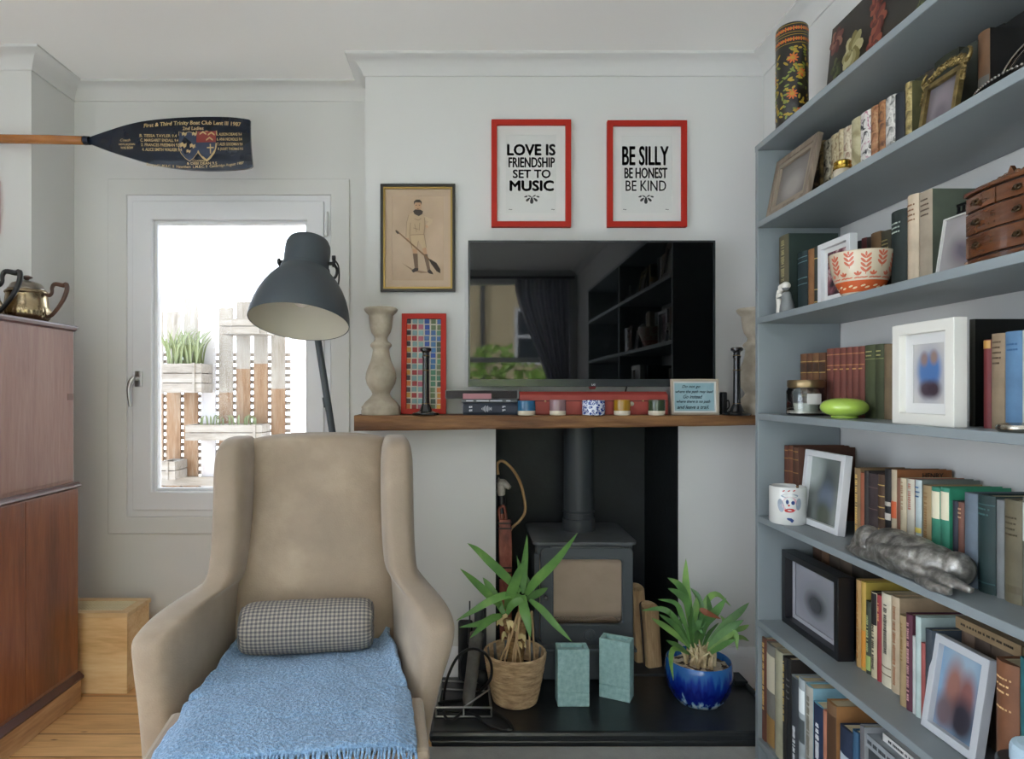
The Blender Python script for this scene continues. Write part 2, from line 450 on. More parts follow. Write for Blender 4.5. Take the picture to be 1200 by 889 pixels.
# ---- window in the alcove
w1 = D.objects.new('window_1', None); COL.objects.link(w1); w1.location = (-1.06, YW, .646); w1['kind'] = 'structure'
MW[w1.name] = Matrix.Translation(w1.location)
upvc = M('white window plastic', 'dcdde0', .3)
b = B(); b.ring(rect(-1.592, -.5275, .571, 2.134), rect(-1.507, -.610, .646, 2.063), 'y', YW-.012, YW+.02); b.build('architrave', plaster, w1, bevel=.004)
b = B(); b.ring(rect(-1.507, -.610, .646, 2.063), rect(-1.468, -.648, .686, 2.024), 'y', YW-.008, YW+.08); b.build('outer_frame', upvc, w1, bevel=.004)
b = B(); b.ring(rect(-1.478, -.638, .676, 2.034), rect(-1.392, -.712, .758, 1.951), 'y', YW-.022, YW+.05); sash = b.build('sash', upvc, w1, bevel=.005)
b = B(); b.ring(rect(-1.394, -.710, .756, 1.953), rect(-1.380, -.724, .770, 1.939), 'y', YW+.004, YW+.045); b.build('glazing_bead', upvc, sash, bevel=.003)
b = B(); b.box(-1.384, -.720, YW+.026, YW+.032, .766, 1.943); b.build('pane', MGLASS('window glass', 'fbfdfd', .8), sash)
chrome = M('brushed metal', 'b9b9b8', .28, 1.)
hx = WX(166, YW); hz = WZ(444, YW)
b = B(); b.box(hx-.016, hx+.016, YW-.03, YW-.022, hz-.035, hz+.035, .003)
b.tube([(hx-.004, YW-.03, hz), (hx-.004, YW-.062, hz)], .009, 12)
b.tube([(hx, YW-.062, hz+.004), (hx-.012, YW-.066, hz-.01), (hx-.022, YW-.066, hz-.05), (hx-.016, YW-.064, hz-.12)], [.009, .011, .009, .007], 10, smooth=4)
b.build('handle', chrome, sash, smooth=40)
b = B(); b.tube([(-.628, YW-.02, 1.88), (-.628, YW-.02, 1.985)], .008, 12); b.tube([(-.628, YW-.02, .72), (-.628, YW-.02, .82)], .008, 12); b.build('hinge', upvc, w1, smooth=40)
portal('daylight front window', (-1.06, YW+.12, 1.355), (-PI/2, 0, 0), .86, 1.38)
# ---- bay window behind the viewer
w2 = D.objects.new('window_2', None); COL.objects.link(w2); w2.location = ((BX0+BX1)/2, YB, BZ0); w2['kind'] = 'structure'
MW[w2.name] = Matrix.Translation(w2.location)
b = B(); b.ring(rect(BX0, BX1, BZ0, BZ1), rect(BX0+.06, BX1-.06, BZ0+.06, BZ1-.06), 'y', YB-.12, YB-.02)
for x in (-.12,): b.box(x-.03, x+.03, YB-.12, YB-.03, BZ0+.05, BZ1-.05)
b.box(BX0+.05, BX1-.05, YB-.11, YB-.04, 1.52, 1.575); b.build('frame', gloss, w2, bevel=.004)
b = B(); b.box(BX0+.05, BX1-.05, YB-.085, YB-.08, BZ0+.05, BZ1-.05); b.build('pane', MGLASS('window glass', 'fbfdfd', .8), w2)
portal('daylight bay window', ((BX0+BX1)/2, YB-.16, (BZ0+BZ1)/2), (PI/2, 0, 0), BX1-BX0, BZ1-BZ0)

w3 = D.objects.new('added_rooflight', None); COL.objects.link(w3); w3.location = ((KX0+KX1)/2, (KY0+KY1)/2, ZC); w3['kind'] = 'structure'
MW[w3.name] = Matrix.Translation(w3.location)
b = B(); b.ring(rect(KX0, KX1, KY0, KY1), rect(KX0+.05, KX1-.05, KY0+.05, KY1-.05), 'z', ZC, ZC+.15).box(KX0+.04, KX1-.04, -1.03, -.97, ZC+.06, ZC+.14); b.build('frame', gloss, w3, bevel=.004)
b = B(); b.box(KX0+.045, KX1-.045, KY0+.045, KY1-.045, ZC+.10, ZC+.106); b.build('pane', MGLASS('window glass', 'fbfdfd', .8), w3)
portal('daylight added rooflight', ((KX0+KX1)/2, (KY0+KY1)/2, ZC+.17), (0, 0, 0), KX1-KX0, KY1-KY0)

w4 = D.objects.new('added_garden_door', None); COL.objects.link(w4); w4.location = (XL, (LY0+LY1)/2, LZ0); w4['kind'] = 'structure'
MW[w4.name] = Matrix.Translation(w4.location)
b = B(); b.ring(rect(LY0, LY1, LZ0, LZ1), rect(LY0+.06, LY1-.06, LZ0+.06, LZ1-.06), 'x', XL-.1, XL-.02)
for y in (LY0+.87, LY0+1.73): b.box(XL-.1, XL-.03, y-.04, y+.04, LZ0+.05, LZ1-.05)
b.build('frame', gloss, w4, bevel=.004)
b = B(); b.box(XL-.07, XL-.064, LY0+.05, LY1-.05, LZ0+.05, LZ1-.05); b.build('pane', MGLASS('window glass', 'fbfdfd', .8), w4)
portal('daylight added doors', (XL-.13, (LY0+LY1)/2, (LZ0+LZ1)/2), (0, -PI/2, 0), LZ1-LZ0, LY1-LY0)

# ================================================================ seen through the windows
b = B(); b.box(-9, 9, 3.06, 14, -.3, -.12); struct(b, 'ground', M('pale garden decking', '9c968c', .85, var=.2, vscale=3))
b = B(); b.box(-14, 14, -22, YB-.2, -.3, -.12).box(-14, XL-.15, YB-.2, 3.06, -.3, -.12); struct(b, 'ground_street', M('pale pavement', 'd0d0cf', .85, var=.1, vscale=3))
b = B(); b.box(XL-.2, 1.4, 3.06, 3.70, 2.3, 2.36); struct(b, 'added_sun_canopy', M('added canopy board', 'd5d5d3', .6))  # unseen canopy added to keep direct sun out of the alcove window
sun = D.lights.new('sun', 'SUN'); sun.energy = SUNS; sun.angle = .03; sun.color = (1, .98, .95)
suno = D.objects.new('sun', sun); COL.objects.link(suno); suno.location = (2, 6, 12)
suno.rotation_euler = Vector((-.50, .30, .81)).to_track_quat('Z', 'Y').to_euler()
fw_b = MWOOD('weathered brown plank', '98704f', 'c09a78', 'd6c0a8', 'z', 6, .8, k=.46)
fw_p = MWOOD('glare paled plank', 'b7aca0', 'd8d1c8', 'ece8e2', 'z', 6, .8, k=.46)  # upper plank colour paled to paint in the window glare
fw_w = MWOOD('glare whitened plank', 'dedbe2', 'eeecf1', 'f6f5f8', 'z', 6, .8, k=.62)  # plank whitened to paint in a reflection on the window pane
fw_h = MWOOD('pale weathered board', 'b3aaa0', 'd6cfc6', 'e9e5df', 'x', 6, .8, k=.46)
YF = 4.6
ft = thing('garden_fence', 'weathered wooden plank fence with lattice gaps outside the window', 'fence', (WX(240, YF), YF, -.12))
sp = .1255; x = WX(203, YF) - 12 * sp; i = -12; pb = B(); pp = B()
while x < WX(336, YF):
    q = pb
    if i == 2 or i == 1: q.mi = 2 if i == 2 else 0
    else: q.mi = 0
    top = 1.83 - (.06 if i % 3 == 0 else 0) + .05 * math.sin(i * 2.3)
    split = 1.30 + .12 * math.sin(i * 1.7)
    q.box(x-.05, x+.05, YF, YF+.02, -.12, split)
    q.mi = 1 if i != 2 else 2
    q.box(x-.05, x+.05, YF+.001, YF+.02, split, top)
    x += sp; i += 1
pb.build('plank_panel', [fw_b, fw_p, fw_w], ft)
b = B(); z = -.05
while z < 1.5:
    b.box(WX(203, YF)-12*sp, WX(343, YF), YF+.03, YF+.045, z, z+.026); z += .05
b.build('lattice', M('grey brown lattice slats', '8f857c', .85), ft)  # slats behind the planks, one even grey brown
b = B(); b.box(WX(203, YF)-12*sp, WX(343, YF), YF-.035, YF, WZ(568, YF), WZ(558, YF)); b.build('rail', fw_h, ft)
soil = M('potting soil', '3a2d22', .95, bump=.6, bscale=90)
leafg = M('grass blade', '9aa874', .5, k=.55)
def planter(px0, px1, py0, py1, label, blades=0, bh=.2):
    Y0, Y1 = YF-.2, YF-.01
    x0, x1, z1, z0 = WX(px0, Y0), WX(px1, Y0), WZ(py0, Y0), WZ(py1, Y0)
    t = thing('planter_box', label, 'planter', ((x0+x1)/2, (Y0+Y1)/2, z0), 0, 'planter boxes on the garden fence')
    b = B(); n = max(2, int((z1-z0)/.06))
    for k in range(n):
        za = z0 + (z1-z0)*k/n; zb = z0 + (z1-z0)*(k+1)/n - .005
        b.ring(rect(x0, x1, Y0, Y1), rect(x0+.02, x1-.02, Y0+.02, Y1-.02), 'z', za, zb)
    b.box(x1-.06, x1-.045, Y0-.008, Y0, z0, z1); b.build('box', fw_h, t)
    b = B(); b.box(x0+.02, x1-.02, Y0+.02, Y1-.02, z0+.02, z1-.03); b.build('soil', soil, t)
    if blades:
        b = B()
        for k in range(blades):
            bx = x0 + .04 + (x1-x0-.08)*RND.random(); by = (Y0+Y1)/2 + .05*RND.uniform(-1, 1); hh = bh*RND.uniform(.6, 1)
            dx = RND.uniform(-.6, .6)*hh; dy = RND.uniform(-.3, .3)*hh
            b.leaf([(bx, by, z1-.04), (bx+dx*.3, by+dy*.3, z1+hh*.6), (bx+dx, by+dy, z1+hh)], .014, n=3)
        b.build('grass_tuft', leafg, t)
planter(186, 236, 425, 460, 'slatted wooden planter with tall green grass hanging left on the fence', 60, .26)
planter(217, 307, 497, 516, 'long low wooden planter with small plants hanging lower on the fence', 22, .07)
planter(257, 312, 372, 391, 'pale wooden planter without plants fixed near the top of the fence', 0)
planter(186, 205, 540, 562, 'small wooden planter at the bottom left corner of the fence', 0)
b = B(); b.box(WX(343, YF), .8, YF-.05, YF+.15, -.12, 1.95)
tag(b.build('garden_wall', M('white garden render', 'f3f3f5', .8)), 'white rendered garden wall to the right of the fence', 'wall')
# behind the viewer: the house across the road and a hedge, seen only as a reflection in the television
brick = None
def brick_mat():
    m, t, bs = _new('yellow stock brick')
    v = _coords(t, (1, 1, 1), (PI/2, 0, 0)); br = t.nodes.new('ShaderNodeTexBrick'); br.inputs['Scale'].default_value = 4
    br.inputs['Color1'].default_value = lin('e6d3a8'); br.inputs['Color2'].default_value = lin('d8c094'); br.inputs['Mortar'].default_value = lin('b9b0a0')
    t.links.new(v, br.inputs['Vector']); t.links.new(br.outputs['Color'], bs.inputs['Base Color']); bs.inputs['Roughness'].default_value = .9
    return m
ht = thing('brick_house', 'yellow brick house across the road mirrored in the television screen', 'house', (2.4, -12, -.12))
b = B(); b.box(-.3, 6, -14, -12, -.12, 7); b.build('wall', brick_mat(), ht)
b = B(); b.ring(rect(1.2, 2.1, 1.9, 3.4), rect(1.28, 2.02, 1.98, 3.32), 'y', -12, -11.94).box(1.28, 2.02, -11.99, -11.95, 2.6, 2.68)
wf = b.build('window_frame', gloss, ht)
b = B(); b.box(1.28, 2.02, -11.985, -11.975, 1.98, 3.32); b.build('window_pane', M('dark window glass', '333a40', .1), wf)
b = B(); b.tube([(.35, -11.93, -.1), (.35, -11.93, 7)], .06, 10); b.build('drainpipe', M('grey drainpipe', '55585a', .5), ht)
b = B()
for k in range(2000):
    c = Vector((RND.uniform(-.8, 2.6), RND.uniform(-5.6, -5.0), 0)); c.z = RND.uniform(-.1, 1.75 + .2*math.sin(c.x*4)); r = RND.uniform(.05, .11)
    d = Vector((RND.uniform(-1, 1), RND.uniform(-.3, 1), RND.uniform(-1, 1))).normalized()
    b.leaf([c, c + d*r*.6 + Vector((0, 0, .01)), c + d*r*1.3], r, nrm=(RND.uniform(-.6, .6), 1, .5), n=2)
tag(b.build('hedge', MP('hedge leaves', [(.3, '6a8a3c'), (.7, 'a0c060')], 'noise', 5, rough=.5, k=1.2)), 'clipped green hedge mirrored in the lower left of the television', 'hedge')
# curtain at the bay window
def sheer():
    m = D.materials.new('pale translucent curtain'); m.use_nodes = True; t = m.node_tree; t.nodes.clear()
    o = t.nodes.new('ShaderNodeOutputMaterial'); d = t.nodes.new('ShaderNodeBsdfDiffuse'); tr = t.nodes.new('ShaderNodeBsdfTranslucent'); mx = t.nodes.new('ShaderNodeMixShader')
    d.inputs['Color'].default_value = lin('b5b3ba'); tr.inputs['Color'].default_value = lin('a3a5b5'); mx.inputs[0].default_value = .35
    t.links.new(d.outputs[0], mx.inputs[1]); t.links.new(tr.outputs[0], mx.inputs[2]); t.links.new(mx.outputs[0], o.inputs['Surface'])
    return m
b = B()
def cur(u, v):
    z = .02 + 2.4 * v; pull = .42 * math.sin(min(1, max(0, (2.3 - z) / 1.5)) * PI/2) ** 1.3
    x0 = .50 + pull; x1 = 1.10
    return (x0 + (x1 - x0) * u, YB + .11 + .032 * math.sin(u * 40), z)
b.grid(cur, 90, 20)
tag(b.build('curtain', sheer(), smooth=60), 'pale grey curtain at the bay window mirrored in the television', 'curtain')
b = B(); b.tube([(-.6, YB+.11, 2.44), (1.15, YB+.11, 2.44)], .014, 10); tag(b.build('curtain_pole', M('dark metal', '2a2c2e', .4, .8)), 'dark curtain pole above the bay window', 'curtain pole')

b = B(); b.box(-2.55, .85, -2.0, .6, 0, .012)  # unseen pale rug added to bounce light up into the room
tag(b.build('bounce_rug', M('pale bounce rug wool', 'd3d4d6', .95)), 'large pale rug added unseen behind the viewer to bounce light', 'rug')
# ================================================================ mahogany cabinet
mah_l = MWOOD('reddish mahogany lower', '5c2f18', '733f23', '854f2e', 'z', 4, .3, k=1.25, coat=.25)
mah_u = MWOOD('faded mahogany upper', '7d5644', '8c6150', '98705d', 'z', 5, .48, k=.95, coat=.06)
mah_d = M('dark mahogany moulding', '4a2a26', .3, k=1.2, coat=.3)
oakp = MWOOD('worn plinth wood', '8f6d4f', 'b08a64', 'c9a680', 'y', 5, .6, k=1.15)
CY0, CY1 = 1.88, 2.48
cb = thing('cabinet', 'tall reddish mahogany cabinet with fall front, in the left corner', 'cabinet', (-1.76, 2.18, 0))
b = B(); b.box(-2.0, -1.5345, CY0, CY1, .842, 1.432).box(-2.01, -1.5175, CY0-.008, CY1+.002, .1, .83); b.build('body', [mah_u], cb)
b = B(); b.box(-1.5345, -1.532, CY0+.035, CY1-.006, .86, 1.425); ff = b.build('fall_front', mah_u, cb, bevel=.001)
b = B(); b.box(-1.5325, -1.5312, CY1-.04, CY1-.004, 1.165, 1.19); b.build('hinge_inlay', M('dark brown inlay', '6b3d20', .4), ff)
for y0, y1 in ((CY0+.004, 2.182), (2.186, CY1-.002)):
    b = B(); b.box(-1.5175, -1.5150, y0, y1, .125, .822); dr = b.build('door', mah_l, cb, bevel=.002)
b = B(); b.prism([(-2.01, .826), (-1.515, .826), (-1.505, .832), (-1.507, .84), (-1.516, .848), (-2.01, .848)], 'y', CY0-.012, CY1+.006); b.build('waist_moulding', mah_d, cb, bevel=.002)
b = B(); b.prism([(-2.01, 1.43), (-1.532, 1.43), (-1.524, 1.436), (-1.519, 1.446), (-1.522, 1.452), (-2.01, 1.452)], 'y', CY0-.012, CY1+.008); b.build('top_moulding', mah_d, cb, bevel=.002)
b = B(); b.box(-2.02, -1.507, CY0-.012, CY1+.006, 0, .086); pl = b.build('plinth', oakp, cb, bevel=.002)
b = B(); b.prism([(-2.015, .086), (-1.499, .086), (-1.497, .094), (-1.503, .1), (-1.514, .112), (-2.015, .112)], 'y', CY0-.014, CY1+.008); b.build('base_moulding', mah_d, cb)

# ================================================================ teapots
silver = MP('tarnished silver plate', [(.3, '8a7a63'), (.7, 'b9a684')], 'noise', 12, rough=.24, metal=1., k=1.05)
pewter = MP('worn pewter lid', [(.3, '77716a'), (.7, 'a8a197')], 'noise', 14, rough=.28, metal=1.)
dwood = MWOOD('worn dark handle wood', '2c1b12', '442a1d', '5a3a29', 'z', 9, .4)
def teapot(label, loc, sc=1., black=False):
    t = thing('teapot', label, 'teapot', loc, 0, 'metal pots on the cabinet')
    H = lambda z: z * sc
    def flute(a, z): return 1 + (.028 * abs(math.sin(a * 15)) if z < .052 * sc else 0)
    b = B(); b.lathe([(H(r), H(z)) for r, z in ((.0, 0), (.05, 0), (.058, .003), (.07, .014), (.0755, .028), (.076, .04), (.074, .05), (.0725, .056), (.071, .06), (.068, .08), (.066, .1), (.067, .106), (.07, .108), (.07, .112), (.064, .118), (.06, .12), (0, .12))], n=120, mod=flute); b.build('body', silver, t, local=True, smooth=50)
    b = B(); b.lathe([(H(r), H(z)) for r, z in ((.06, .118), (.06, .124), (.055, .128), (.051, .138), (.046, .144), (.03, .15), (.016, .154), (0, .155))], n=60, mod=lambda a, z: 1 + .012*math.sin(a*24)); ld = b.build('lid', pewter, t, local=True, smooth=50)
    b = B(); b.lathe([(H(r), H(z)) for r, z in ((.008, .152), (.006, .158), (.012, .162), (.019, .165), (.018, .169), (.006, .174), (0, .175))], n=24); b.build('finial', dwood if not black else M('black handle', '151414', .35), ld, local=True, smooth=50)
    hm = dwood if not black else M('black handle', '151414', .35)
    b = B(); pts = [(H(.066), 0, H(.105)), (H(.082), 0, H(.1)), (H(.093), 0, H(.11)), (H(.094), 0, H(.13)), (H(.105), 0, H(.142)), (H(.135), 0, H(.137)), (H(.146), 0, H(.14)), (H(.148), 0, H(.12)), (H(.135), 0, H(.085)), (H(.112), 0, H(.05)), (H(.09), 0, H(.026)), (H(.072), 0, H(.022))]
    b.tube(pts, [H(.006), H(.007), H(.006), H(.007), H(.008), H(.009), H(.0085), H(.008), H(.007), H(.007), H(.006)], 10, smooth=4); b.build('handle', hm, t, local=True, smooth=50)
    b = B(); b.tube([(-H(.062), 0, H(.04)), (-H(.1), 0, H(.055)), (-H(.12), 0, H(.09)), (-H(.15), 0, H(.115))], [H(.022), H(.016), H(.012), H(.009)], 14, smooth=4); b.build('spout', silver, t, local=True, smooth=50)
    return t
teapot('silver plated teapot with fluted base and brown wooden handle on the mahogany cabinet', (-1.632, 2.36, 1.452), 1.0)
t2 = teapot('tarnished metal pot with a black scrolled handle at the left edge of the cabinet top', (-1.71, 2.2, 1.452), 1.12, True)

# ================================================================ red picture at the left edge
picframe('red_picture_frame', 'bright red framed picture cut off by the left edge of the photo', 'picture', (-2.02, YP-.022, 1.825), 0, .305, .21, .02, .02, M('red lacquer', 'b3301f', .35, k=1.1), MP('abstract print', [(.35, 'c9b8a0'), (.6, '7d8f93')], 'noise', 6))

# ================================================================ cane-topped wooden box
pine = MWOOD('honey pine', 'c49b68', 'dcb986', 'e8cc9e', 'x', 5, .5, k=1.1)
bxp = thing('storage_box', 'honey pine box with woven cane lid on the floor behind the cabinet', 'box', (-1.55, 2.66, 0))
b = B(); b.ring(rect(-1.742, -1.357, 2.537, 2.715), rect(-1.725, -1.374, 2.554, 2.70), 'z', 0, .302).box(-1.73, -1.37, 2.55, 2.70, .0, .012); b.build('body', pine, bxp, bevel=.002)
b = B(); b.ring(rect(-1.744, -1.352, 2.53, 2.72), rect(-1.70, -1.392, 2.565, 2.69), 'z', .304, .322); lid = b.build('lid', MWOOD('pale pine rim', 'c9a474', 'dcbb8c', 'e6caa0', 'x', 6, .5), bxp, bevel=.002)
b = B()
for k in range(23): x = -1.70 + .308*k/22; b.box(x-.0028, x+.0028, 2.565, 2.69, .314, .3165)
for k in range(10): y = 2.565 + .125*k/9; b.box(-1.70, -1.392, y-.0028, y+.0028, .3155, .318)
b.build('cane_weave', M('pale cane', 'e6d8b5', .55), lid)
b = B(); b.box(-1.70, -1.392, 2.565, 2.69, .306, .309); b.build('lining', M('brown lining', '7d6c50', .9), lid)

# ================================================================ rowing oar trophy
YO = 2.5
oart = thing('rowing_oar', 'navy blade oar with gold lettering and long wooden shaft above the window', 'oar', W(198, 168, YO))
def osurf(px, py, lift=0.):
    u = (px - 98) / 200; v = (py - (165 + 4*u)) / 31
    return Vector((WX(px, YO), YO + .013*v*v*min(1, u*2.5) - .02*u*u - lift, WZ(py, YO)))
top = catmull([(98, 163, 0), (112, 158, 0), (128, 152.5, 0), (148, 146, 0), (172, 140.5, 0), (205, 137.3, 0), (240, 136.3, 0), (270, 137.5, 0), (290, 140.5, 0), (294, 142, 0)], 4)
bot = catmull([(98, 166, 0), (112, 171, 0), (128, 177, 0), (150, 184, 0), (175, 191, 0), (205, 196.5, 0), (240, 199.3, 0), (270, 199.3, 0), (292, 197.8, 0), (297, 195.5, 0)], 4)
b = B(); NV = 10; n = len(top)
def sidepts(back):
    rows = []
    for i in range(n):
        r = []
        for j in range(NV+1):
            q = j / NV; px = top[i].x*(1-q) + bot[i].x*q; py = top[i].y*(1-q) + bot[i].y*q
            p = osurf(px, py); 
            if back: p = p + Vector((0, .012, 0))
            r.append(p)
        rows.append(r)
    return rows
Fr, Bk = sidepts(False), sidepts(True)
rings = [Fr[i] + Bk[i][::-1] for i in range(n)]
b.loft(rings, True, True)
blade = b.build('blade', M('glossy navy paint', '0f1826', .1, spec=.35, var=.25, vscale=8), oart, smooth=35)
b = B(); b.tube([W(-160, 160.5, YO), W(60, 163.5, YO), W(98, 164.6, YO)], [.0175, .0175, .0165], 16)
b.mi = 0
sh = b.build('shaft', MWOOD('varnished oar shaft', '8a521f', 'a5672d', 'bb7d3d', 'x', 6, .25, coat=.5), oart, smooth=40)
b = B(); b.tube([W(99, 164.6, YO), W(105, 164.8, YO)], [.0176, .0165], 16); b.build('collar', M('glossy navy paint', '131d2b'), sh, smooth=40)
b = B(); b.box(WX(-40, YO)-.01, WX(-40, YO)+.01, YO+.012, YP, WZ(162, YO)-.012, WZ(162, YO)+.012); b.build('bracket', M('dark metal', '2a2c2e'), oart)
goldp = M('gold paint', 'b89f70', .45)
mpp = YO / FPX
def olet(b, s, cx, cy, w, h, curve=0., bold=.012, shear=0., tilt=0.):
    def fn(u, q):
        px = cx + u; py = cy - q + curve * (u / (w/2))**2 + tilt * u
        return osurf(px, py, .0012)
    b.text(s, w, h, fn, bold, shear=shear)
b = B()
olet(b, 'First & Third Trinity Boat Club Lent III 1987', 226, 144.6, 115, 6.6, 3.4, .02)
olet(b, '2nd Ladies', 227, 150.9, 25, 4.4, 0, .02)
for k, s in enumerate(('B. TESSA TAYLER 9.4', 'C. MARGARET ENDALL 9.4', '3. FRANCES FREEMAN 9.5', '4. ALICE SMITH WALKER 9.4')):
    olet(b, s, 186 + k*1.5, 159.5 + k*5.4, 44 + k*1, 3.6, 0, .02, tilt=.02)
for k, s in enumerate(('5. ALISON DEANS 9.4', '6. ANA NICHOLLS 9.4', '7. ALEX GOODMAN 9.4', '8. JULIET THOMAS 9.5')):
    olet(b, s, 270 + k*.6, 159 + k*5.8, 30, 3.6, 0, .02, tilt=.02)
olet(b, 'Coach', 147, 164.3, 12, 3, 0, .01, .3); olet(b, 'NEVILLE JOHN', 149, 169.6, 19, 3, 0, .02); olet(b, 'WAS BOW', 149, 173.3, 15, 3, 0, .02)
olet(b, 'Coxswain', 234, 188.4, 16, 2.4, 0, .01, .3); olet(b, '& DEBI DEAN 9.5', 237, 191.6, 36, 3.0, 0, .02)
olet(b, 'Bumped L.M.B.C. II  Newnham  L.M.B.C. II  Cambridge August 1987', 229, 195.6, 116, 3.8, -3.4, .015, .12)
b.build('gold_lettering', goldp, blade)
def shield(cx, cy, w, h):
    pts = [(-.5, -.5), (-.25, -.44), (0, -.5), (.25, -.44), (.5, -.5), (.5, .05), (.4, .25), (.2, .42), (0, .52), (-.2, .42), (-.4, .25), (-.5, .05)]
    return [(cx + u*w, cy + q*h) for u, q in pts]
def ofill(b, pts, lift): b.f([b.v(osurf(x, y, lift)) for x, y in pts])
b = B()
b.mi = 1; ofill(b, shield(222.5, 171.8, 25, 34), .0008); ofill(b, shield(243, 171.6, 25, 35), .0008)
b.mi = 0; ofill(b, shield(222.5, 171.7, 23.8, 32.8), .0012)
b.mi = 2; ofill(b, [(231.4, 154.8), (243, 155.2), (254.6, 154.8), (254.6, 168), (231.4, 168)], .0013); b.mi = 0; ofill(b, [(231.6, 168), (254.5, 168), (253.2, 176), (248.4, 182.6), (243, 187.6), (237.6, 182.6), (232.8, 176)], .0013)
b.mi = 1
for px, py, s in ((217, 158, 3), (229, 158, 3), (216, 171, 4), (227, 172, 3.4), (222, 178, 2.6)):   # little beasts
    ofill(b, [(px-s, py-.5*s), (px-.3*s, py-.9*s), (px+.2*s, py-.3*s), (px+s, py-.6*s), (px+.8*s, py+.4*s), (px+.2*s, py+.9*s), (px-.2*s, py+.2*s), (px-.9*s, py+.7*s)], .0016)
for px, py in ((239, 156), (249, 157), (247, 163)):
    ofill(b, [(px-4, py+1.5), (px, py-1.5), (px+4, py+1.5), (px+4, py+3.4), (px, py+.6), (px-4, py+3.4)], .0018)
ofill(b, [(247.3, 170), (248.7, 170), (248.7, 181), (247.3, 181)], .0018); ofill(b, [(244, 173.5), (252, 173.5), (252, 175), (244, 175)], .0018)
b.build('painted_crest', [M('crest blue', '1b2a45', .3), goldp, M('crest red', '7d2b26', .35)], blade)

# ================================================================ floor lamp
YLm = 2.30
lp = thing('floor_lamp', 'dark grey floor lamp with big bell shade behind the armchair', 'lamp', (WX(437, 2.52), 2.45, 0))
dgrey = M('dark grey lamp enamel', '3f474d', .45, k=1.0)
Rc = W(350.5, 378, YLm)
TS = Matrix.Translation(Rc) @ Matrix.Scale(2.30/2.45, 4) @ Matrix.Rotation(math.radians(2.2), 4, 'Y') @ Matrix.Rotation(math.radians(-16.5), 4, 'X')
outer = [(.190, 0), (.1905, .006), (.188, .03), (.181, .065), (.17, .1), (.154, .135), (.134, .168), (.112, .195), (.097, .212), (.0905, .222)]
inner = [(r-.0025, z) for r, z in outer]
b = B(); b.T = TS; b.lathe(outer + inner[::-1] + [outer[0]], n=64, cap=False); shd = b.build('shade', dgrey, lp, smooth=50)
b = B(); b.T = TS; b.lathe([(r-.0032, z+.001) for r, z in outer] + [(.02, .222), (0, .222)], n=64, cap=False); b.build('shade_lining', M('cream shade lining', 'cfcabb', .55), shd, smooth=50, recalc=False)
b = B(); b.T = TS; b.lathe([(.0935, .218), (.095, .224), (.0935, .23), (.0885, .232), (.0885, .31), (.086, .33), (.078, .347), (.06, .357), (.03, .362), (0, .363)], n=48); nk = b.build('lamp_housing', dgrey, lp, smooth=40)
b = B(); b.T = TS; b.lathe([(0, .222), (.03, .222), (.03, .16), (.024, .15), (.03, .12), (.034, .1), (.028, .08), (.012, .068), (0, .066)], n=24); b.build('bulb', M('white bulb glass', 'e6e3d8', .3), shd, smooth=60)
blk = M('black plastic', '17181a', .45)
b = B(); b.T = TS
for s in (-1, 1):
    b.tube([(s*.086, 0, .255), (s*.106, 0, .255)], .007, 12); b.tube([(s*.104, 0, .255), (s*.112, 0, .255)], .014, 12)
b.tube([(.1, .0, .28), (.112, .0, .28)], .01, 10)
b.build('pivot_knob', blk, nk, smooth=40)
b = B(); b.T = TS; b.tube([(.108, 0, .255), (.112, .05, .25), (.085, .105, .24), (0, .125, .235), (-.085, .105, .24), (-.112, .05, .25), (-.108, 0, .255)], .006, 8, smooth=5); yk = b.build('yoke', blk, lp, smooth=50)
b = B(); b.T = TS; b.tube([(.106, .0, .275), (.125, .01, .25), (.128, .03, .2), (.11, .09, .17)], .0035, 8, smooth=5); b.build('lamp_cord', blk, nk, smooth=60)
yt = (TS @ Vector((0, .125, .235)))
YPo = 2.52
ax0, ax1 = Vector((WX(437, YPo), YPo, .02)), W(357.5, 302, YPo)
b = B(); b.tube([ax0, ax1], .0135, 14); b.tube([ax1 - (ax1-ax0).normalized()*.01, ax1.lerp(yt, .5) + Vector((0, 0, .012)), yt], .010, 12, smooth=4); b.build('pole', dgrey, lp, smooth=50)
jm = W(383, 471, YPo); d = (ax1 - ax0).normalized()
b = B(); b.tube([jm - d*.02, jm + d*.02], .0155, 14); b.build('pole_joint', dgrey, lp, smooth=50)
b = B(); b.lathe([(0, 0), (.14, 0), (.142, .006), (.138, .016), (.05, .022), (.025, .03), (.018, .05), (0, .05)], c=(WX(437, YPo), 2.45, 0), n=48); b.tube([(WX(437, YPo), 2.45, .03), (WX(437, YPo), YPo, .03)], .014, 10); b.build('base', dgrey, lp, smooth=40)

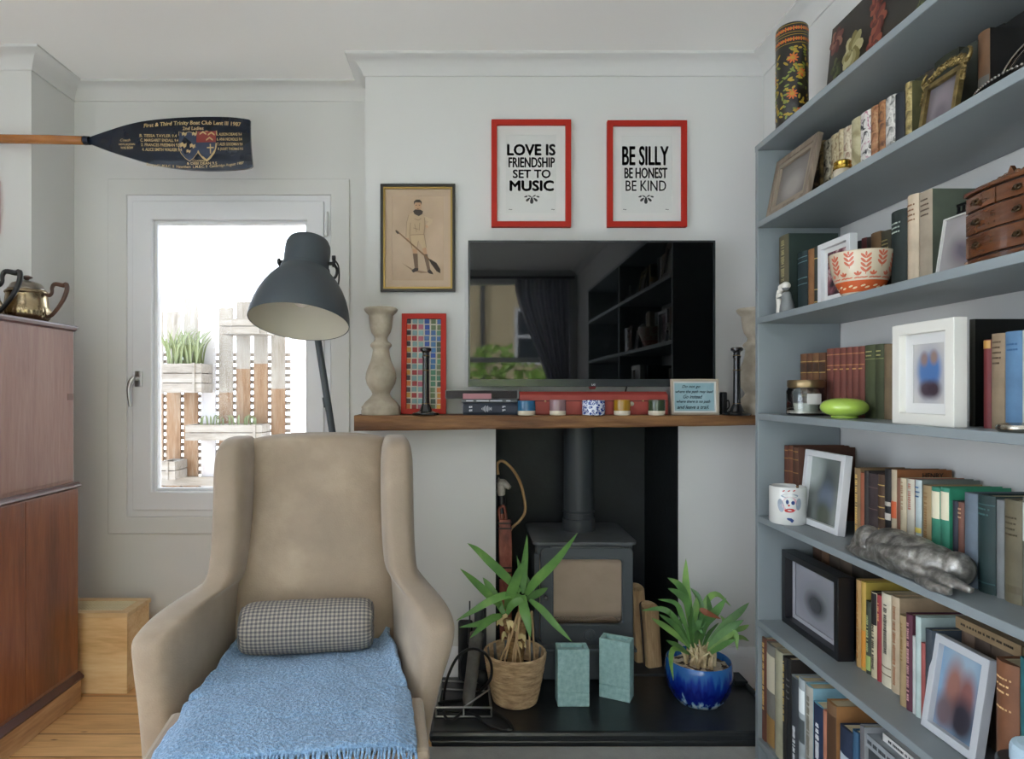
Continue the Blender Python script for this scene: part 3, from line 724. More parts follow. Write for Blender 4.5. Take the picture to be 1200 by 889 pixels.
# ================================================================ wing armchair
ac = thing('wing_armchair', 'beige upholstered wing armchair in front of the window', 'armchair', (-.42, 1.65, 0), math.radians(7.5))
def linen():
    m, t, bs = _new('worn beige linen')
    v = _coords(t)
    n = _noise(t, v, 5, 5, .6); 
    c = _ramp(t, n.outputs['Fac'], [(.3, lin('897a69')), (.55, lin('978674')), (.72, lin('a69581'))])
    t.links.new(c, bs.inputs['Base Color']); bs.inputs['Roughness'].default_value = .85
    bs.inputs['Sheen Weight'].default_value = .25
    n2 = _noise(t, v, 260, 2); _bump(t, bs, n2.outputs['Fac'], .25, .003)
    return m
LIN = linen()
SK = [(.13, -.085, .36, .245, .30, .22, .275), (.30, -.09, .37, .258, .318, .215, .28), (.45, -.1, .38, .272, .352, .205, .285), (.54, -.108, .38, .283, .384, .2, .288),
      (.59, -.107, .38, .286, .396, .195, .288), (.618, -.088, .382, .288, .392, .19, .288), (.636, -.035, .384, .28, .375, .187, .288), (.65, .05, .386, .252, .338, .185, .287), (.668, .115, .387, .222, .305, .184, .286), (.71, .15, .388, .203, .294, .183, .286),
      (.82, .165, .39, .195, .288, .182, .285), (.95, .17, .392, .193, .286, .182, .284), (1.015, .178, .392, .196, .282, .184, .28), (1.045, .2, .39, .203, .274, .19, .273), (1.063, .245, .372, .215, .26, .203, .262)]
def side(s):
    ks = [Vector((k[0], k[1], k[2])) for k in SK]; ks2 = [Vector((k[3], k[4], k[5])) for k in SK]; ks3 = [Vector((k[6], 0, 0)) for k in SK]
    A, Bq, Cq = catmull(ks, 3), catmull(ks2, 3), catmull(ks3, 3)
    rings = []
    for a, q, c in zip(A, Bq, Cq):
        z, yf, yb = a; xif, xof, xib = q; xob = c.x; ring = []
        for j in range(36):
            th = 2*PI*j/36; e = .55
            u = math.copysign(abs(math.cos(th))**e, math.cos(th)); w = math.copysign(abs(math.sin(th))**e, math.sin(th))
            q1 = (w + 1)/2; y = yf + (yb - yf)*q1
            # the arm sweeps out towards its front only where it is long
            if s < 0:      # the left arm has settled outwards and hangs almost straight
                f = max(0, min(1, (.66 - z)/.05)); xo_f = xof + f*(.022 + .75*max(0, .392 - xof)); xi_f = xif + f*(.012 + .5*max(0, .284 - xif))
            else: xo_f, xi_f = xof, xif
            xi = xi_f + (xib - xi_f)*q1; xo = xo_f + (xob - xo_f)*q1
            x = xi + (xo - xi)*(u + 1)/2
            ring.append((s*x, y, z))
        rings.append(ring)
    b = B(); b.loft(rings, True, True)
    return b
for s in (-1, 1): side(s).build('wing_and_arm', LIN, ac, local=True, smooth=60, subs=1)
b = B(); rings = []
KB = catmull([(.14, .20, .38), (.46, .205, .385), (.65, .225, .39), (.82, .252, .4), (.98, .28, .408), (1.035, .288, .41), (1.06, .30, .405), (1.072, .335, .385)], 3)
for z, yf, yb in KB:
    r = []
    for j in range(40):
        th = 2*PI*j/40; e = .45
        u = math.copysign(abs(math.cos(th))**e, math.cos(th)); w = math.copysign(abs(math.sin(th))**e, math.sin(th))
        x = (.2 + .04*max(0, min(1, (.8 - z)/.12)))*u; y = (yf + yb)/2 + (yb - yf)/2*w
        bulge = -.018*(1 - u*u) if w < 0 else 0
        zz = z - .016*abs(u)**3*max(0, (z - .9)/.17)
        r.append((x, y + bulge, zz))
    rings.append(r)
b.loft(rings, True, True); b.build('backrest', LIN, ac, local=True, smooth=60, subs=1)
def tee(z0, z1, g=0.):
    b = B(); b.prism([(-.30+g, -.365+g), (.30-g, -.365+g), (.30-g, -.115), (.275-g, -.115), (.215-g, .24), (-.215+g, .24), (-.275+g, -.115), (-.30+g, -.115)], 'z', z0, z1); return b
tee(.15, .33).build('seat_base', LIN, ac, local=True, bevel=.02)
tee(.335, .452, .006).build('seat_cushion', LIN, ac, local=True, bevel=.03)
for sx in (-1, 1):
    for sy, yy in ((-1, -.33), (1, .34)):
        b = B(); b.loft([[(sx*.25 + q*a, yy + w*a, z) for q, w in ((-1, -1), (1, -1), (1, 1), (-1, 1))] for z, a in ((0, .013), (.16, .023))]); b.build('leg', M('dark stained leg', '3a2418', .4), ac, local=True)
# ---- blue throw on the seat
def throw_mat():
    m, t, bs = _new('blue boucle throw')
    v = _coords(t)
    n = _noise(t, v, 10, 4); n3 = _noise(t, v, 140, 3)
    c = _ramp(t, n3.outputs['Fac'], [(.3, lin('5a7c9f', 1.1)), (.55, lin('7b9ec1', 1.1)), (.75, lin('a0c0da', 1.1))])
    t.links.new(c, bs.inputs['Base Color']); bs.inputs['Roughness'].default_value = .95; bs.inputs['Sheen Weight'].default_value = .3
    _bump(t, bs, n3.outputs['Fac'], .9, .012)
    return m
TM = throw_mat()
tw = thing('throw_blanket', 'light blue woolly throw spread over the armchair seat', 'throw', (-.42, 1.65, 0), math.radians(7.5))
def thr(u, v):
    # v: 0 at the back, 1 at the hanging front
    L = .60; s = v * .588
    y = .225 - s; hw = .208 + .056*min(1, s/.38)
    z = .462
    if s > L - .02:
        q = s - (L - .02); y = .225 - (L - .02) - .028*math.sin(min(1, q/.045)*PI/2); z = .462 - max(0, q - .02)*.95 - .012*min(1, q/.03)
    uu = 2*u - 1
    x = hw*uu
    edge = max(0, abs(uu) - .86)/.14
    if s < .32: z += .035*edge**1.5*(1 - s/.34)
    elif s < L: z -= .014*edge
    nz = noise.noise(Vector((x*9, y*9, 3)))*.006 + noise.noise(Vector((x*22, y*22, 7)))*.003 + noise.noise(Vector((x*70, y*70, z*70)))*.0022
    wob = noise.noise(Vector((3, y*14, uu)))*.012*edge
    return (x + wob*(1 if uu > 0 else -1), y, z + nz + .008)
b = B(); b.grid(thr, 90, 110); b.build('cloth', TM, tw, local=True, smooth=80, solid=.014, recalc=False)
b = B()
for k in range(70):
    uu = k/69; p = Vector(thr(uu, 1.0)); 
    b.tube([p + Vector((0, .006, .002)), p + Vector((RND.uniform(-.003, .003), -.010, -.001)), p + Vector((RND.uniform(-.006, .006), -.017, -.018)), p + Vector((RND.uniform(-.008, .008), -.017, -.045))], [.0034, .003, .002, .0015], 6, smooth=2)
b.build('fringe', TM, tw, local=True, smooth=60)
# ---- gingham bolster
def gingham():
    m, t, bs = _new('grey gingham cotton')
    uv = t.nodes.new('ShaderNodeTexCoord'); outs = []
    for src, ax, k in (('Object', 0, 88), ('UV', 1, 40)):
        sp = t.nodes.new('ShaderNodeSeparateXYZ'); t.links.new(uv.outputs[src], sp.inputs[0])
        a = t.nodes.new('ShaderNodeMath'); a.operation = 'MULTIPLY_ADD'; a.inputs[1].default_value = k; a.inputs[2].default_value = 100; t.links.new(sp.outputs[ax], a.inputs[0])
        f = t.nodes.new('ShaderNodeMath'); f.operation = 'FRACT'; t.links.new(a.outputs[0], f.inputs[0])
        g = t.nodes.new('ShaderNodeMath'); g.operation = 'GREATER_THAN'; g.inputs[1].default_value = .5; t.links.new(f.outputs[0], g.inputs[0]); outs.append(g.outputs[0])
    ad = t.nodes.new('ShaderNodeMath'); ad.operation = 'ADD'; t.links.new(outs[0], ad.inputs[0]); t.links.new(outs[1], ad.inputs[1])
    h = t.nodes.new('ShaderNodeMath'); h.operation = 'MULTIPLY'; h.inputs[1].default_value = .5; t.links.new(ad.outputs[0], h.inputs[0])
    t.links.new(_ramp(t, h.outputs[0], [(.0, lin('a39b8f')), (.5, lin('7d7873')), (1, lin('57555a'))]), bs.inputs['Base Color'])
    bs.inputs['Roughness'].default_value = .9
    return m
th = math.radians(7.5); cx, cy = -.012, .135
bl = thing('bolster_cushion', 'grey gingham bolster cushion lying across the back of the seat', 'cushion', (-.42 + cx*math.cos(th) - cy*math.sin(th), 1.65 + cx*math.sin(th) + cy*math.cos(th), .476), th)
b = B(); rings = []
prof = [(-.178, .012), (-.179, .03), (-.176, .052), (-.168, .064), (-.15, .070), (-.1, .0725), (0, .073), (.1, .0725), (.15, .070), (.168, .064), (.176, .052), (.179, .03), (.178, .012)]
PP = catmull([(x, r, 0) for x, r in prof], 4)
for p in PP:
    e = max(0, abs(p.x) - .15)/.03
    rings.append([(p.x + .004*math.sin(j*PI/4)*min(1, e), p.y*(1 + .05*min(1, e)*math.sin(j*1.9)) * math.cos(2*PI*j/48), .0705 + p.y*.97*math.sin(2*PI*j/48)*(1 + .012*math.sin(p.x*60+j))) for j in range(48)])
b.loft(rings, True, True, uv=(1, 1)); b.build('cover', gingham(), bl, local=True, smooth=70)
b = B()
for s in (-1, 1): b.tube([(s*.176, .055*math.cos(a*PI/12), .0705 + .055*math.sin(a*PI/12)) for a in range(25)], .0028, 6)
b.build('piping', M('dark grey piping', '5f5d5c', .9), bl, local=True, smooth=60)
# ================================================================ pictures on the chimney breast
redf = M('bright red frame paint', 'ad2a1e', .5, spec=.2)
paper = M('white print paper', 'd0d0cd', .6, coat=.3)
mountp = M('off white mount', 'd4d3d0', .7)
inkk = M('black print ink', '3a3a3b', .6)
def poster(label, px0, px1, py0, py1, lines):
    Y = YC - .022
    x0, x1, z1, z0 = WX(px0, Y), WX(px1, Y), WZ(py0, Y), WZ(py1, Y)
    t, T, y = picframe('poster_frame', label, 'poster', ((x0+x1)/2, Y, z0), 0, x1-x0, z1-z0, .0225, .022, redf, paper, mount=mountp, mw=.036, group='red framed typographic posters above the television')
    cx, k = (px0+px1)/2, Y/FPX
    b = B()
    for s, px, py, w, h, bold in lines:
        b.text(s, w*k, h*k, lambda u, q: ((px - cx)*k + u, y - .0012, WZ(py, Y) - z0 + q), 0, fat=bold)
    # leaf flourish under the words
    fx, fy = lines[-1][1], lines[-1][2] + 15
    def drop(x, yy, ang, l, wd):
        pts = []
        for j in range(12):
            a = 2*PI*j/12; u = math.cos(a)*wd*(1 - .45*math.sin(a)); q = math.sin(a)*l
            pts.append((x + u*math.cos(ang) - q*math.sin(ang), yy + u*math.sin(ang) + q*math.cos(ang)))
        b.f([b.v(((p - cx)*k, y - .0012, WZ(q, Y) - z0)) for p, q in pts])
    drop(fx, fy + 2.2, PI, 4.2, 1.9)
    for s in (-1, 1):
        drop(fx + s*4.3, fy + 1.2, PI - s*.85, 3.1, 1.35); drop(fx + s*7, fy - 2.2, PI/2 + s*.3, 2.2, .9)
        drop(fx + s*2.6, fy - 2.8, PI/2 - s*.5, 2.4, .7)
    for s in (-1, 1): b.text('~', 4*k, 1.2*k, lambda u, q: (s*25*k + u + (fx - cx)*k, y - .0012, WZ(fy + 13, Y) - z0 + q), 0)
    b.build('lettering', inkk, t, local=True, recalc=False)
poster('red framed poster reading LOVE IS FRIENDSHIP SET TO MUSIC', 576, 669.5, 139.5, 265.5,
       [('LOVE IS', 623, 174, 56, 12.5, .0022), ('FRIENDSHIP', 623.5, 188.8, 54, 11.5, .0012), ('SET TO', 623.5, 202.3, 44, 9.5, .0012), ('MUSIC', 623.5, 216.3, 51, 11.5, .0024)])
poster('red framed poster reading BE SILLY BE HONEST BE KIND', 712, 805.5, 140.5, 265.5,
       [('BE SILLY', 757.5, 181, 54, 22, .0018), ('BE HONEST', 758, 201.3, 50, 12, .0012), ('BE KIND', 758, 216.3, 47.5, 12, .0005)])

# old sporting print of a standing rower
Y = YC - .02
x0, x1, z1, z0 = WX(445.5, Y), WX(533.5, Y), WZ(215, Y), WZ(341.5, Y)
cx, k = 489.5, Y / FPX
pt, T, y = picframe('rowing_print', 'old sepia print of a rower with an oar in black and gilt frame', 'picture', ((x0+x1)/2, Y, z0), 0, x1-x0, z1-z0, .012, .02, M('black picture frame', '1b1712', .4), MP('sepia print paper', [(.35, 'ae9478'), (.65, 'bda285')], 'noise', 5, rough=.6, coat=.8), mount=M('beige mount', 'b9a28a', .7), mw=.028, inner=(.007, M('gilt slip', '9a8048', .35, .8)))
def P2(px, py, l=.0012): return ((px - cx)*k, y - l, WZ(py, Y) - z0)
def fillp(b, pts, l=.0012): b.f([b.v(P2(440 + u*100/659, 210 + q*135/889, l)) for u, q in pts])
b = B()
# colours: 0 cream jersey, 1 dark ink, 2 skin, 3 tan shorts, 4 brown socks, 5 oar wood, 6 shadow
b.mi = 6; fillp(b, [(200, 640), (290, 690), (420, 715), (350, 720), (280, 700)], .0008)
b.mi = 0; fillp(b, [(255, 265), (300, 245), (345, 250), (375, 275), (380, 340), (372, 420), (262, 425), (250, 350)])
fillp(b, [(255, 265), (240, 310), (236, 400), (238, 452), (256, 452), (262, 400), (268, 330)], .0013)
fillp(b, [(372, 275), (395, 285), (440, 305), (436, 330), (392, 372), (378, 352), (412, 318), (378, 312)], .0013)
b.mi = 3; fillp(b, [(262, 420), (374, 418), (392, 520), (360, 528), (330, 470), (318, 535), (278, 530)], .0014)
b.mi = 2; fillp(b, [(298, 180), (308, 160), (340, 160), (352, 182), (350, 210), (338, 232), (312, 232), (300, 210)], .0014)
fillp(b, [(284, 530), (318, 535), (322, 570), (288, 570)]); fillp(b, [(360, 528), (390, 522), (398, 575), (368, 575)]); fillp(b, [(232, 448), (256, 448), (262, 470), (240, 476)], .0018); fillp(b, [(378, 350), (395, 345), (410, 362), (392, 374)], .0018)
b.mi = 1; fillp(b, [(296, 190), (294, 165), (312, 150), (340, 150), (356, 166), (354, 192), (346, 172), (306, 172)], .0018)
fillp(b, [(288, 240), (305, 226), (345, 228), (366, 240), (360, 262), (332, 278), (300, 262)], .0018)
fillp(b, [(308, 192), (318, 190), (318, 195), (308, 197)], .002); fillp(b, [(332, 190), (343, 192), (343, 197), (332, 195)], .002); fillp(b, [(314, 219), (338, 219), (326, 224)], .002)
fillp(b, [(276, 700), (300, 680), (330, 682), (328, 700), (290, 716)], .0018); fillp(b, [(398, 705), (420, 690), (440, 715), (446, 730), (412, 722)], .0018)
b.mi = 4; fillp(b, [(286, 568), (324, 568), (328, 690), (302, 690)], .0016); fillp(b, [(368, 572), (400, 572), (424, 700), (402, 706)], .0016)
b.mi = 6
for L in ([(255, 268), (238, 330), (234, 440)], [(268, 330), (262, 420)], [(262, 424), (374, 420)], [(378, 290), (380, 350), (372, 420)], [(330, 470), (318, 534)], [(374, 420), (392, 520)], [(262, 424), (280, 528)], [(300, 300), (330, 310), (352, 296)], [(290, 370), (330, 380)], [(300, 340), (316, 400)], [(340, 330), (336, 390)]):
    for (xa, ya), (xb, yb) in zip(L, L[1:]): fillp(b, [(xa-2, ya), (xa+2, ya), (xb+2, yb), (xb-2, yb)] if abs(yb-ya) > abs(xb-xa) else [(xa, ya-2), (xb, yb-2), (xb, yb+2), (xa, ya+2)], .0021)
b.mi = 5; fillp(b, [(150, 388), (160, 384), (420, 612), (412, 622)], .0022); b.mi = 1; fillp(b, [(410, 614), (424, 612), (470, 640), (500, 690), (500, 722), (470, 705), (430, 650)], .0024)
fillp(b, [(150, 388), (172, 398), (182, 414), (168, 416), (156, 404)], .0024)
b.build('printed_figure', [M('cream jersey ink', 'b79e7f', .7), M('dark brown ink', '3d332c', .7), M('skin tint ink', 'b8906f', .7), M('tan shorts ink', 'bca382', .7), M('brown sock ink', '6f5a48', .7), M('oar brown ink', '7d5f43', .7), M('shadow ink', '8a7058', .7)], pt, local=True, recalc=False)

# ================================================================ television
YT = 2.5
tx0, tx1, tz1, tz0 = WX(548.5, YT), WX(838.5, YT), WZ(281.5, YT), WZ(453, YT)
tv = thing('television', 'large flat black television mounted above the mantel', 'television', ((tx0+tx1)/2, YT, tz0))
b = B(); b.box(tx0, tx1, YT+.004, YT+.035, tz0, tz1); b.build('casing', M('black tv casing', '0f1011', .4), tv, bevel=.003)
b = B(); b.ring(rect(tx0, tx1, tz0, tz1), rect(tx0+.008, tx1-.008, tz0+.03, tz1-.008), 'y', YT, YT+.006); b.build('bezel', M('dark gloss bezel', '2c3032', .18), tv, bevel=.001)
b = B(); b.box(tx0+.007, tx1-.007, YT+.002, YT+.0045, tz0+.029, tz1-.007); b.build('screen', M('glossy black screen', '020303', .03, spec=.42), tv)
b = B(); b.box(.2, .75, YT+.035, YC, 1.38, 1.6); b.build('wall_bracket', blk, tv)
lx, lz = WX(694.5, YT), tz0
b = B(); b.prism([(lx-.016, lz+.002), (lx+.016, lz+.002), (lx+.010, lz-.010), (lx-.010, lz-.010)], 'y', YT+.002, YT+.012); lg = b.build('receiver_tab', M('dark red receiver', '5a1018', .2), tv)
b = B(); b.text('LG', .014, .0065, lambda u, q: (lx + u + .003, YT-.0008, lz + .008 + q), .02)
b.lathe([(0, 0), (.0032, 0)], n=16, c=(0, 0, 0)) if False else None
b.build('logo', M('white badge', 'e8e8e8', .4), tv, recalc=False)

# ================================================================ mantel beam
oak = MWOOD('rustic oak beam', '3f2814', '6b4628', '8f673e', 'x', 4, .6, k=1.05, bump=.6)
b = B(); nb = 48; rings = []
for i in range(nb+1):
    x = -.436 + 1.626*i/nb; zb = 1.048 + .024*i/nb; w = .004*noise.noise(Vector((x*5, 0, 0))); w2 = .003*noise.noise(Vector((x*11, 4, 0)))
    rings.append([(x, YC, zb), (x, 2.424 + w, zb + w2), (x, 2.419 + w, zb + .006), (x, 2.417 + w2, 1.102), (x, 2.421 + w2, 1.1078), (x, YC, 1.108)])
b.loft(rings, True, True)
ZM = 1.108
tag(b.build('mantel_beam', oak, smooth=25), 'rustic brown oak mantel beam across the chimney breast', 'mantel')

# stone candlesticks (the second stands half hidden behind the bookcase)
stn = MP('weathered stone', [(.3, '8d8373'), (.6, 'aaa08f'), (.8, 'bdb4a4')], 'noise', 14, rough=.85, bump=.35, k=1.1)
kq = .000675
def stoneprof(): return [(r*kq, (775-z)*kq) for r, z in ((0, 775), (110, 775), (113, 768), (113, 752), (109, 742), (112, 732), (102, 718), (94, 706), (84, 696), (66, 680), (56, 668), (50, 655), (56, 640), (68, 622), (82, 596), (89, 565), (86, 535), (74, 500), (60, 465), (51, 430), (47, 402), (50, 392), (61, 380), (62, 370), (54, 360), (40, 350), (36, 335), (40, 322), (55, 300), (63, 270), (67, 235), (70, 212), (68, 205), (76, 196), (90, 182), (95, 172), (94, 163), (86, 158), (60, 160), (52, 175), (0, 178))]
c1 = thing('stone_candlestick', 'pale stone baluster candlestick at the left end of the mantel', 'candlestick', (WX(446.5, 2.5), 2.5, ZM), group='stone candlesticks on the mantel')
b = B(); b.lathe(stoneprof(), n=56, mod=lambda a, z: 1 + (.02*math.sin(a*22) if z > .405 else 0)); b.build('stem', stn, c1, local=True, smooth=60)
dup(c1, (1.12, 2.518, ZM), .4, 'stone baluster candlestick half hidden behind the bookcase side')
c2 = thing('black_candlestick', 'slim black candlestick in front of the mosaic picture', 'candlestick', (WX(499, 2.455), 2.455, ZM), group='black candlesticks on the mantel')
b = B(); b.lathe([(0, 0), (.051, 0), (.053, .004), (.05, .009), (.034, .012), (.026, .016), (.02, .03), (.016, .04), (0, .04)], n=40); b.build('base', M('glossy black enamel', '0e0e10', .22, coat=.5), c2, local=True, smooth=40)
b = B(); b.lathe([(.015, .038), (.0135, .06), (.0125, .2), (.0125, .215), (.015, .222), (.0135, .228), (.0125, .236), (.015, .242), (.022, .246), (.023, .254), (.018, .258), (.012, .252), (0, .25)], n=40); b.build('stem', M('glossy black enamel', '0e0e10'), c2, local=True, smooth=50)
b = B()
for z in (.043, .17, .225): b.lathe([(.0138, z), (.0155, z+.0015), (.0138, z+.003)], n=24, cap=False)
b.build('gilt_ring', M('dull gilt', '8f7340', .4, .8), c2, local=True, smooth=50)
dup(c2, (WX(863.5, 2.436), 2.436, ZM), 0, 'slim black candlestick beside the handwritten note at the right end')

# mosaic picture
mt, T, y = picframe('mosaic_picture', 'red framed mosaic of coloured tiles leaning on the wall', 'picture', (WX(496, 2.52), 2.525, ZM), 0, .178, .402, .021, .018, redf, M('pale grout', 'c9c1b2', .9, spec=.1), lean=.08)
tc = ['3a2a2c', '7d9a9a', '86a7a8', '31539a', '6a7a5a', '466a9a', 'c9702a', '8f2a2c', 'a8536a', '8a7434', '4f7f68', '3c6ea0', '2f2b28', '88a8aa', '9dbab8', '2b4f9e', '66744e', 'c0b8ae', 'd0532c', '98242a', 'b06276', '45584a', '568a70', '8d2f3e', 'c58a2c', 'd8a23a']
tm = [M('mosaic tile %s' % c, c, .35, k=.8, spec=.3) for c in tc]
b = B(); b.T = T
for r in range(16):
    for c in range(6):
        if c < 3: b.mi = (0, 1, 2)[c] if r % 2 == 0 else (18 if r < 4 else 24 if r % 4 == 1 else 6, 19, 20)[c]
        else:
            b.mi = RND.choice([3, 15, 11, 5]) if (r < 9 and c != 5) else RND.choice([4, 10, 22, 16, 21]) if r < 12 or c < 5 else RND.choice([24, 25, 6, 23])
            if r < 4 and c > 3: b.mi = RND.choice([4, 10, 11, 5, 17])
        x = -.062 + .0248*c + RND.uniform(-.0012, .0012); z = .372 - .0228*r + RND.uniform(-.001, .001) - .0005*c
        b.box(x-.0095, x+.0095, y-.004, y+.001, z-.0093, z+.0093)
b.build('tiles', tm, mt, local=True)

# stack: navy book, grey book, pink box; a dark set-top box behind
def flatbook(name, label, x0, x1, y0, y1, z0, h, col, extra=None, cat='book', group=None, k=1.2, rough=.6):
    """a closed book lying flat, its spine towards -Y"""
    t = thing(name, label, cat, ((x0+x1)/2, y0, z0), 0, group)
    c = M('cover ' + col, col, rough, k=k, var=.15, vscale=25)
    b = B(); b.prism([(y1, z0), (y0+.004, z0), (y0, z0+h*.25), (y0, z0+h*.75), (y0+.004, z0+h), (y1, z0+h), (y1, z0+h-.0025), (y0+.006, z0+h-.0025), (y0+.006, z0+.0025), (y1, z0+.0025)], 'x', x0, x1); b.build('cover', c, t)
    b = B(); b.box(x0+.003, x1-.003, y0+.006, y1-.003, z0+.0025, z0+h-.0025); b.build('pages', M('book pages', 'cfc2a6', .8, var=.1, vscale=200, stretch=(1, 1, .02)), t)
    if extra: extra(t)
    return t
Yb = 2.455
ox0, ox1 = WX(542.5, Yb), WX(606, Yb)
def qmarks(t):
    b = B()
    for px in (551.5, 590.5): b.text('“' if px < 570 else '”', .013, .009, lambda u, q: (WX(px, Yb) + u, Yb-.0008, ZM + .031 + q), .05)
    for px in (551.5, 590.5): b.text('“' if px < 570 else '”', .013, .009, lambda u, q: (WX(px, Yb) + u, Yb-.0008, ZM + .018 + q), .05)
    for kx, hh in enumerate((.006, .012, .018, .026, .018, .024, .014, .008, .012)):
        b.box(WX(564.5, Yb) + kx*.0045, WX(564.5, Yb) + kx*.0045 + .0018, Yb-.0008, Yb, ZM + .024 - hh/2, ZM + .024 + hh/2)
    b.build('spine_mark', M('white spine print', 'c9ccd2', .6), t, recalc=False)
flatbook('book', 'thick navy book with white quotation marks at the bottom of the mantel stack', ox0, ox1, Yb, 2.585, ZM, .047, '1f2736', qmarks, group='stack on the mantel')
def gline(t):
    b = B()
    for x0, x1 in ((.012, .04), (.052, .1), (.104, .15), (.165, .182)): b.box(ox0 + x0, ox0 + x1, Yb-.0067, Yb-.006, ZM + .0525, ZM + .0565)
    b.build('spine_mark', M('white spine print', 'c9ccd2', .6), t)
flatbook('book', 'slim grey book with white lettering lying on the navy book', ox0-.005, ox1, Yb-.006, 2.57, ZM+.047, .0145, '4a4d50', gline, group='stack on the mantel')
b = B(); b.box(ox0, WX(576, Yb), Yb-.002, 2.495, ZM+.0615, ZM+.0825); tag(b.build('pink_box', M('dusty pink card', '9c6c73', .6, k=1.25), bevel=.001), 'small dusty pink box on top of the mantel book stack', 'box', 'stack on the mantel')
st = thing('set_top_box', 'flat dark media box behind the pink box on the mantel stack', 'media player', (WX(565, 2.5), 2.54, ZM+.0615))
sx0, sx1 = WX(522, 2.5), WX(608, 2.5)
b = B(); b.box(sx0, sx1, 2.5, 2.585, ZM+.0615, ZM+.093); b.build('case', M('dark plum case', '231c1f', .6), st, bevel=.003)
b = B(); b.ring(rect(sx0-.001, sx1+.001, ZM+.0615, ZM+.0955), rect(sx0+.0025, sx1-.006, ZM+.0635, ZM+.092), 'y', 2.496, 2.503); b.build('silver_trim', M('silver plastic', '6a6668', .4, .4), st, bevel=.001)

# long red case
rx0, rx1 = WX(609, 2.49), WX(783, 2.49)
rc = thing('red_case', 'long flat red wooden case lying on the mantel behind the pots', 'case', ((rx0+rx1)/2, 2.53, ZM))
b = B(); b.prism([(2.49, ZM), (2.595, ZM), (2.595, ZM+.09), (2.515, ZM+.09), (2.49, ZM+.077)], 'x', rx0, rx1)
b.build('body', M('matt red paint', '9a3d36', .5, k=1.15, var=.12, vscale=4), rc, bevel=.002)
b = B(); b.box(rx0+.002, rx1-.002, 2.4885, 2.4905, ZM+.052, ZM+.055); b.build('lid_seam', M('dark seam', '4a1d1a', .6), rc)
b = B()
for px, py in ((639, 470), (753.5, 469.5)): b.sphere((WX(px, 2.49), 2.489, WZ(py, 2.49)), .004, 10, 6)
b.build('stud', M('brass stud', 'b39a6a', .35, .7), rc, smooth=60)
b = B(); b.lathe([(0, 0), (.008, 0), (.009, .004), (.006, .01), (0, .011)], n=16); b.bm.transform(Matrix.Translation((WX(740, 2.49), 2.49, WZ(473, 2.49))) @ Matrix.Rotation(PI/2, 4, 'X')); b.build('clasp', M('cream button', 'c9bfae', .4), rc, smooth=60)

# small glazed pots
def pot(label, px, r, h, mat, band=True):
    t = thing('tealight_pot', label, 'pot', (WX(px, 2.445), 2.445, ZM), 0, 'small glazed pots on the mantel')
    zb = .017 if band else .002
    b = B(); b.lathe([(r*.985, zb), (r, zb+.003), (r, h-.003), (r*.97, h), (r*.9, h-.002), (r*.88, .02), (0, .018)], n=40); b.build('glaze', mat, t, local=True, smooth=50)
    b = B(); b.lathe([(0, 0), (r*.9, 0), (r*.97, .003), (r*.985, zb+.001), (0, zb+.001)], n=40); b.build('foot', M('unglazed cream clay', 'd3c8b4', .7) if band else mat, t, local=True, smooth=50)
    return t
kM = 2.445 / FPX
pot('bright blue glazed pot with cream foot beside the mantel books', 617, 10.6*kM, 17*kM, M('blue glaze', '2a6288', .25, coat=.3))
pot('dusky pink glazed pot with cream foot on the mantel', 653.5, 9.6*kM, 18*kM, M('pink glaze', '8d7073', .25, k=1.0, coat=.4))
pot('wider blue and white patterned pot in the middle of the mantel', 695.5, 13.4*kM, 17.5*kM, MP('blue and white flower glaze', [(.0, 'e3e6ec'), (.16, 'e3e6ec'), (.2, '23408f'), (.42, '1c357f'), (.5, 'cfd6e6')], 'voronoi', 95, rough=.2, coat=.4, const=True), False)
pot('mustard yellow glazed pot with cream foot on the mantel', 729, 9.6*kM, 18*kM, M('mustard glaze', '9a721f', .25, k=1.0, coat=.4))
pot('dark green glazed pot with cream foot beside the handwritten note', 769.5, 9.8*kM, 18*kM, M('dark green glaze', '37452f', .25, k=1.0, coat=.4))

# framed handwritten note
nx0, nx1 = WX(787, 2.46), WX(843, 2.46)
ntt, T, y = picframe('framed_note', 'handwritten verse on blue paper in a thin pale frame on the mantel', 'framed note', ((nx0+nx1)/2, 2.46, ZM), 0, nx1-nx0, .138, .009, .014, M('pale wood frame', 'a09484', .5, k=1.2), MP('blue wash paper', [(.3, '86a9b3'), (.6, '9dbac2'), (.8, 'b3cace')], 'noise', 14, rough=.6), lean=.05, mount=M('off white mount', 'd4d3d0'), mw=.006)
b = B()
for s, u0, z, w in (('Do not go', -.012, .108, .07), ('where the path may lead', 0, .088, .145), ('Go instead', -.006, .07, .074), ('where there is no path', -.004, .05, .13), ('and leave a trail.', -.006, .03, .122)):
    b.text(s, w, .0135, lambda u, q: T @ Vector((u + u0, y - .001, z + q)), 0, shear=.35, fat=.0003)
b.build('handwriting', M('dark blue ink', '14242f', .6), ntt, local=True, recalc=False)
b = B(); b.box(WX(846.5, 2.5), WX(852.5, 2.5), 2.5, 2.53, ZM, ZM+.088)
tag(b.build('remote_control', blk, bevel=.004), 'small black remote standing between the note and the candlestick', 'remote')
b = B(); b.tube([(WX(852, 2.52), 2.525, ZM+.05), (WX(856, 2.52), 2.54, ZM+.055), (WX(858, 2.5), 2.53, ZM+.03), (WX(855, 2.5), 2.55, ZM+.012), (WX(850, 2.5), 2.58, ZM+.004)], .0022, 6, smooth=5)
tag(b.build('thin_cable', blk, smooth=60), 'thin black cable looping beside the right black candlestick', 'cable')
b = B(); b.tube([(WX(736, 2.53), 2.53, tz0+.02), (WX(734.5, 2.54), 2.55, ZM+.1), (WX(732, 2.56), 2.592, ZM+.05), (WX(731, 2.58), 2.597, ZM+.004)], .003, 6, smooth=5)
